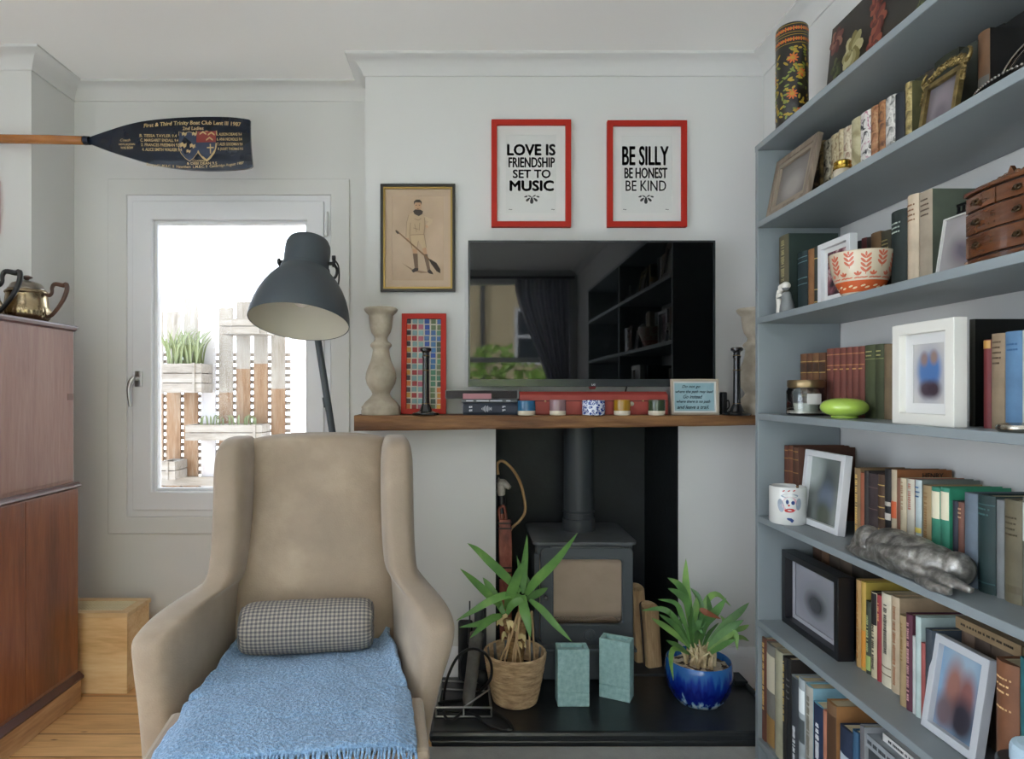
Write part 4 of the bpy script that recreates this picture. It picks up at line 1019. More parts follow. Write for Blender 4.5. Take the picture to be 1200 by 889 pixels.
tag(b.build('power_cable', blk, smooth=60), 'black television cable dropping behind the red case', 'cable')

# ================================================================ hearth, stove
slate = M('black slate', '23272a', .33, k=1.0, var=.3, vscale=5, bump=.05, bscale=30)
ZH = .046
hr = thing('hearth', 'polished black slate hearth slab under the stove', 'hearth', (.47, 2.4, 0))
b = B(); b.prism([(-.136, 2.164), (1.09, 2.164), (1.09, YC), (-.136, YC)], 'z', .006, ZH); hs = b.build('slab', slate, hr, bevel=.012)
b = B(); b.prism([(-.128, 2.158), (1.085, 2.158), (1.085, 2.2), (-.128, 2.2)], 'z', 0, .02); b.build('front_lip', slate, hr, bevel=.004)
b = B(); b.box(.113, .843, YC+.002, 3.085, 0, ZH+.004); b.build('recess_slab', M('dusty slate', '33373a', .6, var=.3, vscale=6), hr)
b = B(); b.box(1.04, 1.09, 2.5, YC, ZH, ZH+.02); b.box(1.075, 1.09, 2.18, 2.5, ZH, ZH+.014); b.build('side_rim', slate, hs, bevel=.004)

iron = M('dark grey cast iron', '4a5055', .5, k=1.05, bump=.06, bscale=120)
irond = M('stove top dusty iron', '5c6063', .6, var=.35, vscale=7)
YS = 2.55
sx0, sx1 = WX(627.5, YS), WX(743.5, YS); szt = WZ(634, YS); szb = WZ(757, YS)
sv = thing('wood_stove', 'dark grey cast iron wood stove with glass door in the fireplace', 'stove', ((sx0+sx1)/2, 2.72, ZH+.004))
b = B(); b.prism(rrect(sx0, sx1, YS, 2.88, .035), 'z', szb, szb+.02).prism(rrect(sx0, sx1, YS, 2.88, .035), 'z', szt-.055, szt-.012)
b.ring(rrect(sx0, sx1, YS, 2.88, .035), rrect(sx0+.012, sx1-.012, YS+.012, 2.868, .025), 'z', szb+.4, szt-.02)
# side and back shell with an opening in front
pts = rrect(sx0, sx1, YS, 2.88, .035)
b.prism([(sx0, YS+.035), (sx0+.02, YS+.035), (sx0+.02, 2.87), (sx0, 2.87)], 'z', szb+.01, szt-.02); b.prism([(sx1-.02, YS+.035), (sx1, YS+.035), (sx1, 2.87), (sx1-.02, 2.87)], 'z', szb+.01, szt-.02); b.box(sx0, sx1, 2.86, 2.88, szb+.01, szt-.02)
b.build('body', iron, sv, bevel=.004)
b = B(); b.prism(rrect(sx0-.012, sx1+.012, YS-.018, 2.92, .04), 'z', szt-.014, szt); b.build('top_plate', irond, sv, bevel=.003)
dx0, dx1, dz1, dz0 = WX(633, YS), WX(741, YS), WZ(641, YS), WZ(752, YS)
gx0, gx1, gz1, gz0 = WX(648, YS), WX(728, YS), WZ(654, YS), WZ(730, YS)
b = B(); b.ring(rrect(dx0, dx1, dz0, dz1, .02, 4), rrect(gx0, gx1, gz0, gz1, .018, 4), 'y', YS-.014, YS+.012); dr = b.build('door', iron, sv, bevel=.004)
b = B(); b.ring(rrect(gx0-.008, gx1+.008, gz0-.008, gz1+.008, .024, 4), rrect(gx0, gx1, gz0, gz1, .018, 4), 'y', YS-.018, YS-.012); b.build('door_trim', iron, dr, bevel=.002)
def sooty():
    m = MGLASS('sooty stove glass', 'e6ddd2', 1.4, .05); t = m.node_tree
    o = t.nodes['Material Output']; old = o.inputs['Surface'].links[0].from_socket
    v = _coords(t, (1, 1, 1)); n = _noise(t, v, 9, 4, .6, .4); sp = t.nodes.new('ShaderNodeSeparateXYZ'); t.links.new(v, sp.inputs[0])
    hgt = t.nodes.new('ShaderNodeMapRange'); hgt.inputs['From Min'].default_value = gz0 - ZH + .0; hgt.inputs['From Max'].default_value = gz0 - ZH + .05; hgt.inputs['To Min'].default_value = .0; hgt.inputs['To Max'].default_value = .75; t.links.new(sp.outputs[2], hgt.inputs['Value'])
    mu = t.nodes.new('ShaderNodeMath'); mu.operation = 'MULTIPLY_ADD'; mu.inputs[1].default_value = .3; t.links.new(n.outputs['Fac'], mu.inputs[0]); t.links.new(hgt.outputs[0], mu.inputs[2])
    sb = t.nodes.new('ShaderNodeMath'); sb.operation = 'SUBTRACT'; sb.inputs[1].default_value = .12; sb.use_clamp = True; t.links.new(mu.outputs[0], sb.inputs[0])
    df = t.nodes.new('ShaderNodeBsdfDiffuse'); df.inputs['Color'].default_value = lin('b3a08e', 1.1)
    mx = t.nodes.new('ShaderNodeMixShader'); t.links.new(sb.outputs[0], mx.inputs[0]); t.links.new(old, mx.inputs[1]); t.links.new(df.outputs[0], mx.inputs[2]); t.links.new(mx.outputs[0], o.inputs['Surface'])
    return m
b = B(); b.box(gx0-.003, gx1+.003, YS-.004, YS-.0005, gz0-.003, gz1+.003); b.build('door_glass', sooty(), dr)
brd = MP('pale fire board', [(.3, 'a8957f'), (.7, 'c9b8a4')], 'noise', 7, rough=.9, k=1.25)
b = B(); b.box(sx0+.02, sx1-.02, 2.70, 2.715, szb+.02, szt-.06).box(sx0+.02, sx0+.03, YS+.02, 2.71, szb+.02, szt-.06).box(sx1-.03, sx1-.02, YS+.02, 2.71, szb+.02, szt-.06).box(sx0+.02, sx1-.02, YS+.015, 2.71, szt-.075, szt-.06); b.build('fire_boards', brd, sv)
b = B(); b.grid(lambda u, v: (sx0+.03 + (sx1-sx0-.06)*u, YS+.02 + .16*v, gz0 + .006 + .02*noise.noise(Vector((u*7, v*5, 1))) + .02*math.sin(u*PI)), 24, 12); b.build('ash', M('dark ash and embers', '2d2a28', .95, var=.5, vscale=30, bump=.6), sv, smooth=60)
b = B(); b.box(dx0+.04, dx1-.04, YS-.02, YS-.013, dz1+.002, dz1+.006); b.tube([(WX(690, YS)-.018, YS-.016, WZ(636, YS)), (WX(690, YS)+.018, YS-.016, WZ(636, YS))], .004, 8); b.build('top_catch', M('worn steel', '6a6c6e', .4, .8), sv)
b = B(); kx, kz = WX(638.5, YS), WZ(697, YS); b.tube([(kx, YS-.012, kz), (kx, YS-.034, kz)], .006, 12); b.sphere((kx, YS-.038, kz), .010, 14, 8); b.build('door_knob', M('worn steel', '6a6c6e', .4, .8), dr, smooth=50)
ex, ez = WX(690, YS), WZ(742, YS)
b = B(); ri = [[(ex + r*math.cos(2*PI*j/28), yy, ez + r*math.sin(2*PI*j/28)) for j in range(28)] for r, yy in ((.024, YS-.013), (.024, YS-.02), (.019, YS-.022), (.018, YS-.017), (.002, YS-.018))]; b.loft(ri); b.box(ex-.003, ex+.003, YS-.024, YS-.016, ez-.016, ez+.016); b.build('air_control', iron, dr, smooth=40)
b = B(); b.box(sx0+.03, sx1-.03, YS-.0, 2.86, ZH+.004, szb).box(sx0+.05, sx1-.05, YS-.03, YS, szb-.012, szb+.002); b.build('plinth', iron, sv, bevel=.004)
b = B(); b.box(sx0+.0, sx1-.0, YS-.045, YS+.02, szb-.008, szb+.006); b.build('ash_lip', iron, sv, bevel=.004)
fx = WX(678, 2.77); fr_ = 17.3*2.77/FPX
b = B(); b.lathe([(fr_, szt), (fr_, 1.065)], c=(fx, 2.77, 0), n=40, cap=False); b.lathe([(fr_+.001, szt), (fr_+.006, szt), (fr_+.006, szt+.05), (fr_+.001, szt+.052), (fr_+.001, szt+.075), (fr_+.005, szt+.077), (fr_+.005, szt+.083), (fr_+.001, szt+.085)], c=(fx, 2.77, 0), n=40, cap=False); b.build('flue_pipe', M('matt black flue', '3a3f43', .5), sv, smooth=40)

# logs
bark = MWOOD('split log wood', '9a7a56', 'bd9d76', 'd3b992', 'z', 6, .8, bump=.4, k=1.15)
bkd = M('grey bark', '5e5048', .9, bump=.6, bscale=60)
def log(label, px, Y, z1, r, tilt, flat):
    t = thing('firewood_log', label, 'log', (WX(px, Y), Y, ZH+.004), .3, 'firewood logs beside the stove')
    rings = []
    for i in range(9):
        z = (z1 - ZH - .004)*i/8; rr = []
        for j in range(16):
            a = 2*PI*j/16; q = r*(1 + .06*noise.noise(Vector((math.cos(a)*2, math.sin(a)*2, z*6 + px))))
            x, yy = q*math.cos(a), q*math.sin(a)
            if yy < -flat*r: yy = -flat*r + .1*(yy + flat*r)
            rr.append((x + tilt*z, yy + .12*z, z + (.012*math.sin(a) if i in (8,) else 0)))
        rings.append(rr)
    b = B(); b.loft(rings, True, True); b.build('wood', bark, t, local=True, smooth=45)
    b = B(); rr2 = [[(p[0]*1.0 + (.004 if p[0] > 0 else -.004), p[1] + .004, p[2]*.985) for p in rg[1:8]] for rg in rings]; b.loft(rr2, closed=False, cap=False); b.build('bark', bkd, t, local=True, smooth=45, solid=.004)
log('taller split log standing right against the stove side', 752, 2.73, .352, .030, 0, .5)
log('shorter split log standing on the right of the taller log', 766, 2.68, .292, .035, 0, .45)

# walking sticks and case in the left corner of the recess
cane = thing('walking_stick', 'walking stick with pale carved animal head handle in the fireplace corner', 'walking stick', (WX(589, 2.66), 2.70, ZH+.004))
Yk = 2.66
b = B(); b.tube([W(588, 600, Yk), W(588.5, 640, Yk), W(590, 785, Yk+.01)], [.012, .011, .009], 12); b.build('shaft', MWOOD('reddish stick wood', '5e2f22', '7d4534', '9a5c46', 'z', 8, .4), cane, smooth=50)
b = B(); b.tube([W(588, 601, Yk), W(587.5, 577, Yk)], [.0155, .0165], 14); b.build('collar', M('black collar', '161618', .35), cane, smooth=50)
b = B(); b.tube([W(587.5, 580, Yk), W(587, 572, Yk), W(588, 566, Yk), W(593, 568, Yk-.01), W(597.5, 571.5, Yk-.02)], [.0165, .02, .021, .014, .009], 14, smooth=3)
for px, py in ((584.5, 562), (590, 564.5)): b.loft([[W(px + .9*math.cos(a)*q, py + 4 - 7*h, Yk + .006*math.sin(a)*q) for a in (0, 1.57, 3.14, 4.71)] for h, q in ((0, 2.4), (.6, 1.8), (1, .3))])
b.build('carved_head', M('carved horn', 'a39c92', .5, k=1.1, var=.25, vscale=60), cane, smooth=60)
wp = thing('whip_cane', 'thin bent cane looping over the walking stick in the fireplace', 'cane', (WX(600, 2.7), 2.72, ZH+.004))
b = B(); b.tube([W(583.8, 556, 2.655), W(582.8, 544, 2.66), W(589, 540, 2.66), W(600, 549, 2.67), W(609.5, 565, 2.68), W(614.5, 585, 2.69), W(615, 600, 2.69), W(608, 611, 2.68), W(598, 621, 2.68), W(596, 640, 2.69), W(597, 786, 2.72)], .0062, 8, smooth=6); b.build('cane', MWOOD('light cane', '8b6b45', 'a88558', 'bd9b6d', 'z', 12, .5), wp, smooth=60)
cs = thing('leather_scabbard', 'reddish brown tooled leather case standing in the fireplace corner', 'leather case', (WX(592, 2.63), 2.63, ZH+.004))
lt = MP('reddish tooled leather', [(.3, '5c2c24'), (.5, '834638'), (.7, 'a3614f')], 'noise', 30, rough=.5, stretch=(1, 1, .4), bump=.3, k=1.1)
b = B(); Y0 = 2.622
b.loft([[W(584.5, 609, Y0), W(598.5, 608, Y0), W(598.5, 608, Y0+.03), W(584.5, 609, Y0+.03)], [W(584.5, 640, Y0), W(600, 640, Y0), W(600, 640, Y0+.03), W(584.5, 640, Y0+.03)], [W(586, 788, Y0), W(600, 788, Y0), W(600, 788, Y0+.03), W(586, 788, Y0+.03)]])
b.build('case', lt, cs, bevel=.004)
b = B()
for py in (613, 619, 665, 671, 677): b.box(WX(583.8, Y0), WX(599.6, Y0), Y0-.002, Y0+.031, WZ(py+1, Y0), WZ(py-1, Y0))
b.build('strap', M('dark leather strap', '2e1613', .5), cs)
b = B(); b.tube([W(585.5, 609, Y0+.02), W(585, 596, Y0+.02), W(591, 594, Y0+.02), W(593, 608, Y0+.02)], .006, 8, smooth=4); b.build('loop', lt, cs, smooth=60)

# ================================================================ things on the hearth
teal = MP('speckled teal concrete', [(.3, '85aaab'), (.55, '98bbba'), (.75, 'abcac8')], 'noise', 60, rough=.8, bump=.12, k=1.15)
def block(label, loc, rz, w, d, h):
    t = thing('concrete_vase', label, 'vase', loc, rz, 'teal concrete vases on the hearth')
    b = B(); r = .018
    b.ring(rect(-w/2, w/2, 0, d), rect(-w/2+r, w/2-r, r, d-r), 'z', .05, h).box(-w/2, w/2, 0, d, 0, .05); b.build('body', teal, t, local=True, bevel=.003)
    b = B(); b.box(-w/2+r, w/2-r, r, d-r, .05, h-.012); b.build('insert', M('pale teal insert', '9fc0be', .6), t, local=True)
block('teal rectangular concrete vase standing square on beside the basket', ((.322+.440)/2, 2.339, ZH), 0, .117, .07, .209)
block('teal rectangular concrete vase turned at an angle in front of the stove', ((.49+.593)/2, (2.4176+2.365)/2, ZH), -math.atan2(.0526, .103), .1165, .065, .222)

# basket with yucca
seag = MP('woven seagrass', [(.25, '8d7558'), (.5, 'b59a78'), (.75, 'd3ba94')], 'noise', 26, rough=.85, stretch=(1, 1, 3.2), bump=.5, k=1.1)
bx, by = WX(603.5, 2.395), 2.395
bk = thing('basket_planter', 'woven seagrass basket planter holding a spiky yucca', 'basket', (bx, by, ZH))
b = B(); pr = []
n = 26
for i in range(n+1):
    q = i/n; r = .078 + .037*q**.8 + .0022*math.sin(q*n*PI*1.0 + .5)*(1); pr.append((r, .183*q))
    if i < n: pr.append((.078 + .037*((i+.5)/n)**.8 + .0035, .183*(i+.5)/n))
pr = [(0, 0)] + pr + [(.112, .186), (.108, .183), (.1, .11), (0, .108)]
b.lathe(pr, n=96, mod=lambda a, z: 1 + .008*math.sin(a*26 + z*160) + .004*math.sin(a*61 - z*300)); b.build('basket', seag, bk, local=True, smooth=60)
b = B(); b.lathe([(.1085, .181), (.101, .112)], n=48, cap=False, mod=lambda a, z: 1 + .01*math.sin(a*13) + .006*math.sin(a*29)); b.build('plastic_liner', M('crinkled grey liner', '8c9090', .25, var=.3, vscale=30), bk, local=True, smooth=40, solid=.001)
b = B(); b.lathe([(0, .115), (.098, .112), (.098, .105), (0, .105)], n=40); b.build('soil', soil, bk, local=True)
yu = thing('yucca_plant', 'yucca with long pointed green leaves growing from the basket', 'plant', (bx, by, ZH+.115))
bkm = MP('peeling stem bark', [(.3, '6a4a2e'), (.6, 'a88a5c'), (.8, 'd3c08f')], 'noise', 22, rough=.8, stretch=(1, 1, 3), bump=.5)
A = W(594, 726, 2.38); C_ = W(613, 702, 2.42)
b = B()
b.tube([Vector((bx-.005, by, ZH+.112)), Vector((bx-.002, by, ZH+.2)), W(601, 748, 2.39), A], [.026, .024, .021, .017], 14, smooth=3)
b.tube([Vector((bx+.01, by+.02, ZH+.112)), W(610, 745, 2.41), C_], [.022, .02, .016], 14, smooth=3); b.build('stem', bkm, yu, smooth=60)
b = B()
for k in range(15):
    a = RND.uniform(0, 6.28); p0 = (A if k % 2 else W(601, 745, 2.39)) + Vector((.018*math.cos(a), .018*math.sin(a), RND.uniform(-.05, .0)))
    b.leaf([p0, p0 + Vector((.02*math.cos(a), .02*math.sin(a), .012)), p0 + Vector((.032*math.cos(a), .032*math.sin(a), RND.uniform(-.03, .012)))], .018, n=3)
b.build('stem_sheath', M('dry pale sheath', 'd6c592', .7, k=1.1), yu, smooth=60)
b = B()
for px, top, x2, Y1 in ((606, 718, 592, 2.34), (611, 711, 601, 2.32), (618, 713, 621, 2.36), (622, 716, 626, 2.42), (596, 742, 587, 2.35), (603, 740, 610, 2.31), (608, 716, 604, 2.31)):
    p0 = W(px, top + 14, 2.40); b.tube([p0, W(px + 1, top, 2.37), W(px + (x2-px)*.3 + 1, top + 14, Y1), W(x2, 772, Y1+.01), Vector((WX(x2, Y1+.01), Y1+.01, ZH+.112))], [.004, .0042, .004, .0035, .003], 8, smooth=4)
b.build('aerial_root', M('pale aerial root', 'c0a37c', .7, k=1.1), yu, smooth=60)
lg_ = MP('yucca leaf green', [(.3, '4a7440'), (.6, '6a964f'), (.8, '8fb466')], 'noise', 7, rough=.36, k=1.25)
def zz(x, y): return (520 + x/5.228, 620 + y/5.228)
LV = [([(470, 385), (400, 310), (290, 205), (210, 130), (145, 85)], .042, (2.40, 2.36, 2.3)), ([(350, 470), (290, 415), (190, 320), (100, 240)], .036, (2.38, 2.33, 2.27)),
      ([(370, 520), (320, 420), (275, 345), (240, 295)], .038, (2.39, 2.42, 2.45)), ([(475, 410), (390, 402), (290, 435), (180, 500), (75, 560)], .034, (2.39, 2.32, 2.27)),
      ([(350, 530), (310, 540), (230, 575), (95, 600)], .034, (2.38, 2.33, 2.29)), ([(360, 525), (300, 545), (230, 600), (158, 668)], .03, (2.38, 2.31, 2.26)),
      ([(490, 395), (488, 290), (500, 170), (511, 33)], .032, (2.42, 2.42, 2.40)), ([(385, 490), (410, 400), (455, 280), (495, 185)], .046, (2.39, 2.33, 2.31)),
      ([(500, 400), (570, 310), (690, 190), (820, 22)], .042, (2.41, 2.36, 2.28)), ([(505, 425), (550, 405), (600, 380), (640, 358)], .034, (2.42, 2.46, 2.52)),
      ([(525, 430), (600, 490), (690, 590), (787, 690)], .032, (2.40, 2.32, 2.24)), ([(485, 400), (490, 480), (512, 560), (532, 665)], .044, (2.38, 2.3, 2.29)),
      ([(480, 390), (470, 300), (448, 160)], .016, (2.43, 2.46, 2.48)), ([(385, 520), (420, 460), (480, 430), (500, 420)], .034, (2.37, 2.34, 2.38)), ([(500, 400), (520, 330), (470, 230), (455, 180)], .018, (2.43, 2.47, 2.5))]
for P, w, Ys in LV:
    m = len(P) - 1; pts = []
    for i, (x, yv) in enumerate(P):
        q = i/m*2; Yv = Ys[0] + (Ys[1]-Ys[0])*q if q < 1 else Ys[1] + (Ys[2]-Ys[1])*(q-1)
        px, py = zz(x, yv); pts.append(W(px, py, Yv))
    b = B(); b.leaf(pts, w*.84, nrm=(RND.uniform(-.25, .25), -1, RND.uniform(.2, .7)), n=5, fold=.3, base=.5, peak=.4); b.build('leaf', lg_, yu, smooth=60)

# blue glazed pot with orchid-like plant
px_, py_ = WX(818.5, 2.39), 2.39
bp = thing('blue_planter', 'cobalt blue glazed planter with drip pattern at the right of the hearth', 'planter', (px_, py_, ZH))
def cobalt():
    m, t, bs = _new('cobalt drip glaze')
    tc = t.nodes.new('ShaderNodeTexCoord'); sp = t.nodes.new('ShaderNodeSeparateXYZ'); t.links.new(tc.outputs['Object'], sp.inputs[0])
    v = _coords(t, (34, 34, 5)); n = _noise(t, v, 1.3, 2)
    ma = t.nodes.new('ShaderNodeMath'); ma.operation = 'MULTIPLY_ADD'; ma.inputs[1].default_value = .14; t.links.new(n.outputs['Fac'], ma.inputs[0]); t.links.new(sp.outputs[2], ma.inputs[2])
    mr = t.nodes.new('ShaderNodeMapRange'); mr.inputs['From Min'].default_value = .04; mr.inputs['From Max'].default_value = .22; t.links.new(ma.outputs[0], mr.inputs['Value'])
    t.links.new(_ramp(t, mr.outputs[0], [(.2, lin('d5e4f0')), (.27, lin('86b8de')), (.33, lin('12288c')), (.5, lin('0c1a78')), (.74, lin('14389c')), (.9, lin('2f6cb4'))]), bs.inputs['Base Color'])
    bs.inputs['Roughness'].default_value = .12; bs.inputs['Coat Weight'].default_value = .6
    return m
b = B(); b.lathe([(0, 0), (.07, 0), (.082, .004), (.098, .025), (.112, .055), (.120, .09), (.1215, .115), (.119, .14), (.117, .152), (.114, .157), (.109, .154), (.108, .12), (0, .118)], n=72); b.build('pot', cobalt(), bp, local=True, smooth=60)
b = B(); b.grid(lambda u, v: (.107*v*math.cos(u*2*PI), .107*v*math.sin(u*2*PI), .132 + .012*noise.noise(Vector((v*3*math.cos(u*2*PI), v*3*math.sin(u*2*PI), 5))) + .012*(1-v)), 36, 8); b.build('bark_chips', MP('bark chips', [(.3, '3c2b20'), (.5, '8d7b68'), (.7, 'c9bca8')], 'cells', 60, rough=.9, bump=.5), bp, local=True, smooth=60)
oc = thing('orchid_plant', 'bushy green orchid plant in the blue planter', 'plant', (px_, py_, ZH+.145))
b = B()
for k in range(46):
    a = RND.uniform(0, 6.28); r = RND.uniform(0, .055); p = Vector((px_ + r*math.cos(a), py_ + r*math.sin(a) - .01, ZH+.142)); h = RND.uniform(.03, .075)*(1 - r*6)+.018
    q = p + Vector((RND.uniform(-.035, .035), RND.uniform(-.03, .03), h))
    b.tube([p, p.lerp(q, .5) + Vector((RND.uniform(-.012, .012), RND.uniform(-.012, .012), .006)), q], [.007, .0065, .002], 7, smooth=3)
b.build('dry_bulbs', MP('dry papery bulbs', [(.3, 'a58a62'), (.6, 'd8c6a0'), (.8, 'ece0c4')], 'noise', 30, rough=.8), oc, smooth=60)
og = MP('orchid leaf green', [(.3, '446c3e'), (.6, '64904f'), (.8, '86aa62')], 'noise', 9, rough=.38, k=1.2)
og2 = MP('orchid leaf pale green', [(.3, '5f8a48'), (.6, '85ab5c'), (.8, 'a9c67c')], 'noise', 9, rough=.38, k=1.25)
def z3(x, y): return (740 + x/4.23, 640 + y/4.23)
OV = [([(290, 420), (285, 320), (270, 190), (270, 60)], .038, -.02), ([(290, 380), (275, 270), (235, 190), (178, 155)], .034, -.05), ([(300, 400), (280, 290), (235, 235), (180, 208)], .036, -.09),
      ([(275, 440), (250, 340), (215, 280), (130, 262)], .026, -.05), ([(270, 450), (220, 360), (150, 310), (45, 318)], .028, .04), ([(265, 465), (210, 430), (150, 385), (100, 355)], .03, -.08), ([(262, 470), (230, 410), (190, 370), (135, 335)], .026, -.11),
      ([(255, 490), (220, 410), (200, 360), (188, 310)], .022, -.02), ([(250, 520), (215, 505), (195, 560), (208, 665)], .026, -.12), ([(250, 520), (230, 490), (200, 480), (170, 465)], .024, -.1),
      ([(330, 430), (345, 330), (330, 250), (292, 205)], .03, .05), ([(340, 430), (370, 380), (420, 320), (470, 255)], .044, -.06), ([(350, 440), (385, 340), (385, 290), (376, 240)], .034, .02),
      ([(355, 450), (360, 300), (420, 235), (495, 298)], .03, .07), ([(370, 460), (385, 430), (410, 400), (432, 380)], .036, -.08), ([(380, 470), (450, 400), (530, 330), (600, 278)], .036, .02),
      ([(390, 480), (450, 430), (510, 390), (556, 365)], .034, -.05), ([(395, 490), (470, 430), (550, 405), (598, 388)], .026, .06), ([(400, 500), (480, 440), (515, 435), (525, 515)], .03, -.07), ([(400, 510), (460, 470), (540, 450), (598, 470)], .024, .09),
      ([(375, 540), (420, 510), (470, 480), (520, 460)], .026, -.1), ([(300, 440), (330, 400), (350, 370), (345, 320)], .04, -.02), ([(300, 450), (310, 360), (320, 300), (322, 250)], .034, .03), ([(280, 460), (290, 380), (300, 330), (295, 290)], .032, -.06),
      ([(290, 470), (330, 420), (360, 420), (372, 460)], .034, -.1), ([(270, 470), (240, 400), (250, 360), (230, 330)], .03, .06), ([(380, 480), (420, 440), (460, 380), (440, 340)], .026, .08)]
for P, w, dy in OV:
    m = len(P) - 1; pts = []
    for i, (x, yv) in enumerate(P):
        px, py = z3(x, yv); Yv = 2.39 + dy*(i/m)
        if px > 878: px = 878
        pts.append(W(px, py, Yv - .01))
    pts[0] = pts[0].lerp(Vector((px_, py_, ZH+.16)), .45)
    b = B(); b.leaf(pts, w*.8, nrm=(RND.uniform(-.6, .6), -1, RND.uniform(-.2, .9)), n=4, fold=.22, base=.35, peak=.5); b.build('leaf', og if RND.random() < .5 else og2, oc, smooth=60)
b = B(); b.leaf([W(820, 713, 2.33), W(829, 718, 2.32), W(845, 725, 2.33)], .022, n=4); b.build('brown_leaf', M('withered brown leaf', '8a5238', .6), oc, smooth=60)

# fire tools corner: wire stand, grey tube, black box with aerial, cables
Yw = 2.33
wr = thing('wire_rack', 'bright wire stand lying on the hearth beside the armchair', 'wire stand', (WX(542, 2.3), 2.33, ZH))
w0 = [(-.118, 2.262), (.078, 2.262), (.074, 2.452), (-.108, 2.47)]
def wz(h): return [Vector((x, y_, ZH + h)) for x, y_ in w0]
b = B()
for h in (.0045, .036):
    q = wz(h); b.tube(q + [q[0]], .0036, 8)
for p, q in zip(wz(.0045), wz(.036)): b.tube([p, q], .0033, 8)
b.tube([Vector((-.02, 2.262, ZH+.0045)), Vector((-.02, 2.262, ZH+.036)), Vector((.074, 2.36, ZH+.055))], .0033, 8)
b.build('wires', M('bright steel wire', 'b5b5b3', .3, .9), wr, smooth=60)
gt = thing('metal_tube', 'grey worn metal tube leaning in the corner behind the wire stand', 'tube', (WX(548, 2.35), 2.35, ZH))
gm = MP('scuffed grey metal', [(.3, '4a4947'), (.6, '6c6a66'), (.8, '8a8780')], 'noise', 14, rough=.55, bump=.2)
b = B(); p0 = Vector((WX(548, 2.33), 2.30, ZH+.024)); p1 = W(559, 742, 2.47)
b.tube([p0, p0.lerp(p1, .1), p0.lerp(p1, .5), p1], [.015, .023, .024, .027], 18); b.build('tube', gm, gt, smooth=50)
b = B(); b.tube([p1, W(562.5, 716, 2.53)], [.018, .016], 14); b.tube([W(560.5, 745, 2.50), W(567, 712, 2.55)], .011, 12); b.build('nozzle', M('dark scuffed metal', '35363a', .5), gt, smooth=50)
bb = thing('router', 'black box with a thin upright aerial behind the armchair arm', 'router', (WX(545, 2.54), 2.54, ZH))
b = B(); q = W(545, 745, 2.55); b.box(q.x-.028, q.x+.032, 2.545, 2.575, ZH, WZ(727, 2.55)); b.build('case', blk, bb, bevel=.012)
b = B(); b.tube([W(550.5, 762, 2.535), W(550.5, 704, 2.535)], .0032, 8); b.sphere(W(550.5, 753, 2.535), .009, 10, 6); b.tube([W(550.5, 730, 2.535), W(549.5, 752, 2.535)], .0048, 8); b.build('aerial', M('dark grey rod', '4a4c4e', .4, .6), bb, smooth=60)
b = B(); b.box(WX(556, 2.56), WX(570, 2.56), 2.56, 2.578, ZH, WZ(715, 2.56)); tag(b.build('fire_shovel_handle', M('dark scuffed metal', '35363a'), bevel=.004), 'dark flat tool leaning against the wall behind the basket', 'tool')
b = B()
loops = [[(503, 828, .004), (520, 822, .005), (548, 818, .006), (572, 800, .03), (576, 780, .09), (568, 765, .13), (552, 760, .14), (536, 770, .11), (524, 795, .05), (520, 820, .008), (521, 838, .006), (530, 843, .005), (545, 832, .01), (560, 828, .006), (580, 834, .005), (597, 846, .005), (599, 855, .005), (575, 850, .005), (558, 838, .005), (545, 834, .005), (505, 832, .005)]]
for L in loops:
    pts = []
    for px, py, h in L:
        hh = ZH + h + .003; Yv = (CH - hh)*FPX/(py - CPY) if h < .02 else 2.30 + .03*math.sin(py)
        if h >= .02: pts.append(W(px, py, Yv))
        else: pts.append(Vector((WX(px, Yv), Yv, hh)))
    b.tube(pts, .0052, 8, smooth=6)
tag(b.build('coiled_cable', blk, smooth=60), 'loops of black cable in front of the wire stand on the hearth', 'cable')
b = B(); b.tube([W(541, 768, 2.5), W(538, 780, 2.46), W(541, 795, 2.44), W(548, 799, 2.43), (WX(560, 2.46), 2.46, ZH+.006), (WX(566, 2.5), 2.5, ZH+.006)], .004, 8, smooth=6); b.sphere(W(566, 793, 2.46), (.03, .022, .028), 14, 10)
tag(b.build('plug_adapter', blk, smooth=60), 'black plug adapter with a short lead behind the grey tube', 'adapter')

# rug in front of the hearth
b = B(); b.box(-.25, 1.17, .5, 2.15, 0, .006)
tag(b.build('rug', M('flat grey rug', '9c9c99', .95, var=.08, vscale=20, bump=.3, bscale=200)), 'plain grey rug on the floor in front of the hearth', 'rug')
# ================================================================ bookcase
blue = M('blue grey shelf paint', '7d8588', .42, k=BCK, var=.06, vscale=4, bump=.04, bscale=30)
XF, YA, YMID, YE = .929, 2.08, 1.03, 0.0
ZS = [1.974, 1.724, 1.416, 1.108, .78, .445, .065]        # undersides of the boards
TH = .02
T1, T2, T3, T4, T5, T6 = (z + TH for z in ZS[1:])
TTOP = ZS[0] + TH
bc = thing('bookcase', 'tall blue grey painted bookcase along the right wall', 'bookcase', (1.06, 1.0, 0))
b = B(); b.box(XF, XR-.002, YA-.02, YA, .0065, TTOP); b.build('end_panel', blue, bc, bevel=.002)
for y in (YMID, YE):
    b = B(); b.box(XF+.002, XR-.002, y-.02, y, .0065, ZS[0]); b.build('upright', blue, bc)
for i, z in enumerate(ZS):
    b = B()
    if i == 0: b.box(XF-.001, XR-.002, YE-.02, YA+.001, z+.0002, z+TH)
    else:
        b.box(XF-.001, XR-.002, YMID, YA-.02, z, z+TH); b.box(XF-.001, XR-.002, YE, YMID-.02, z, z+TH)
    b.build('shelf', blue, bc, bevel=.002)
b = B(); b.box(XF+.03, XF+.045, YE, YA-.02, .0065, ZS[6]); b.build('kickboard', blue, bc)

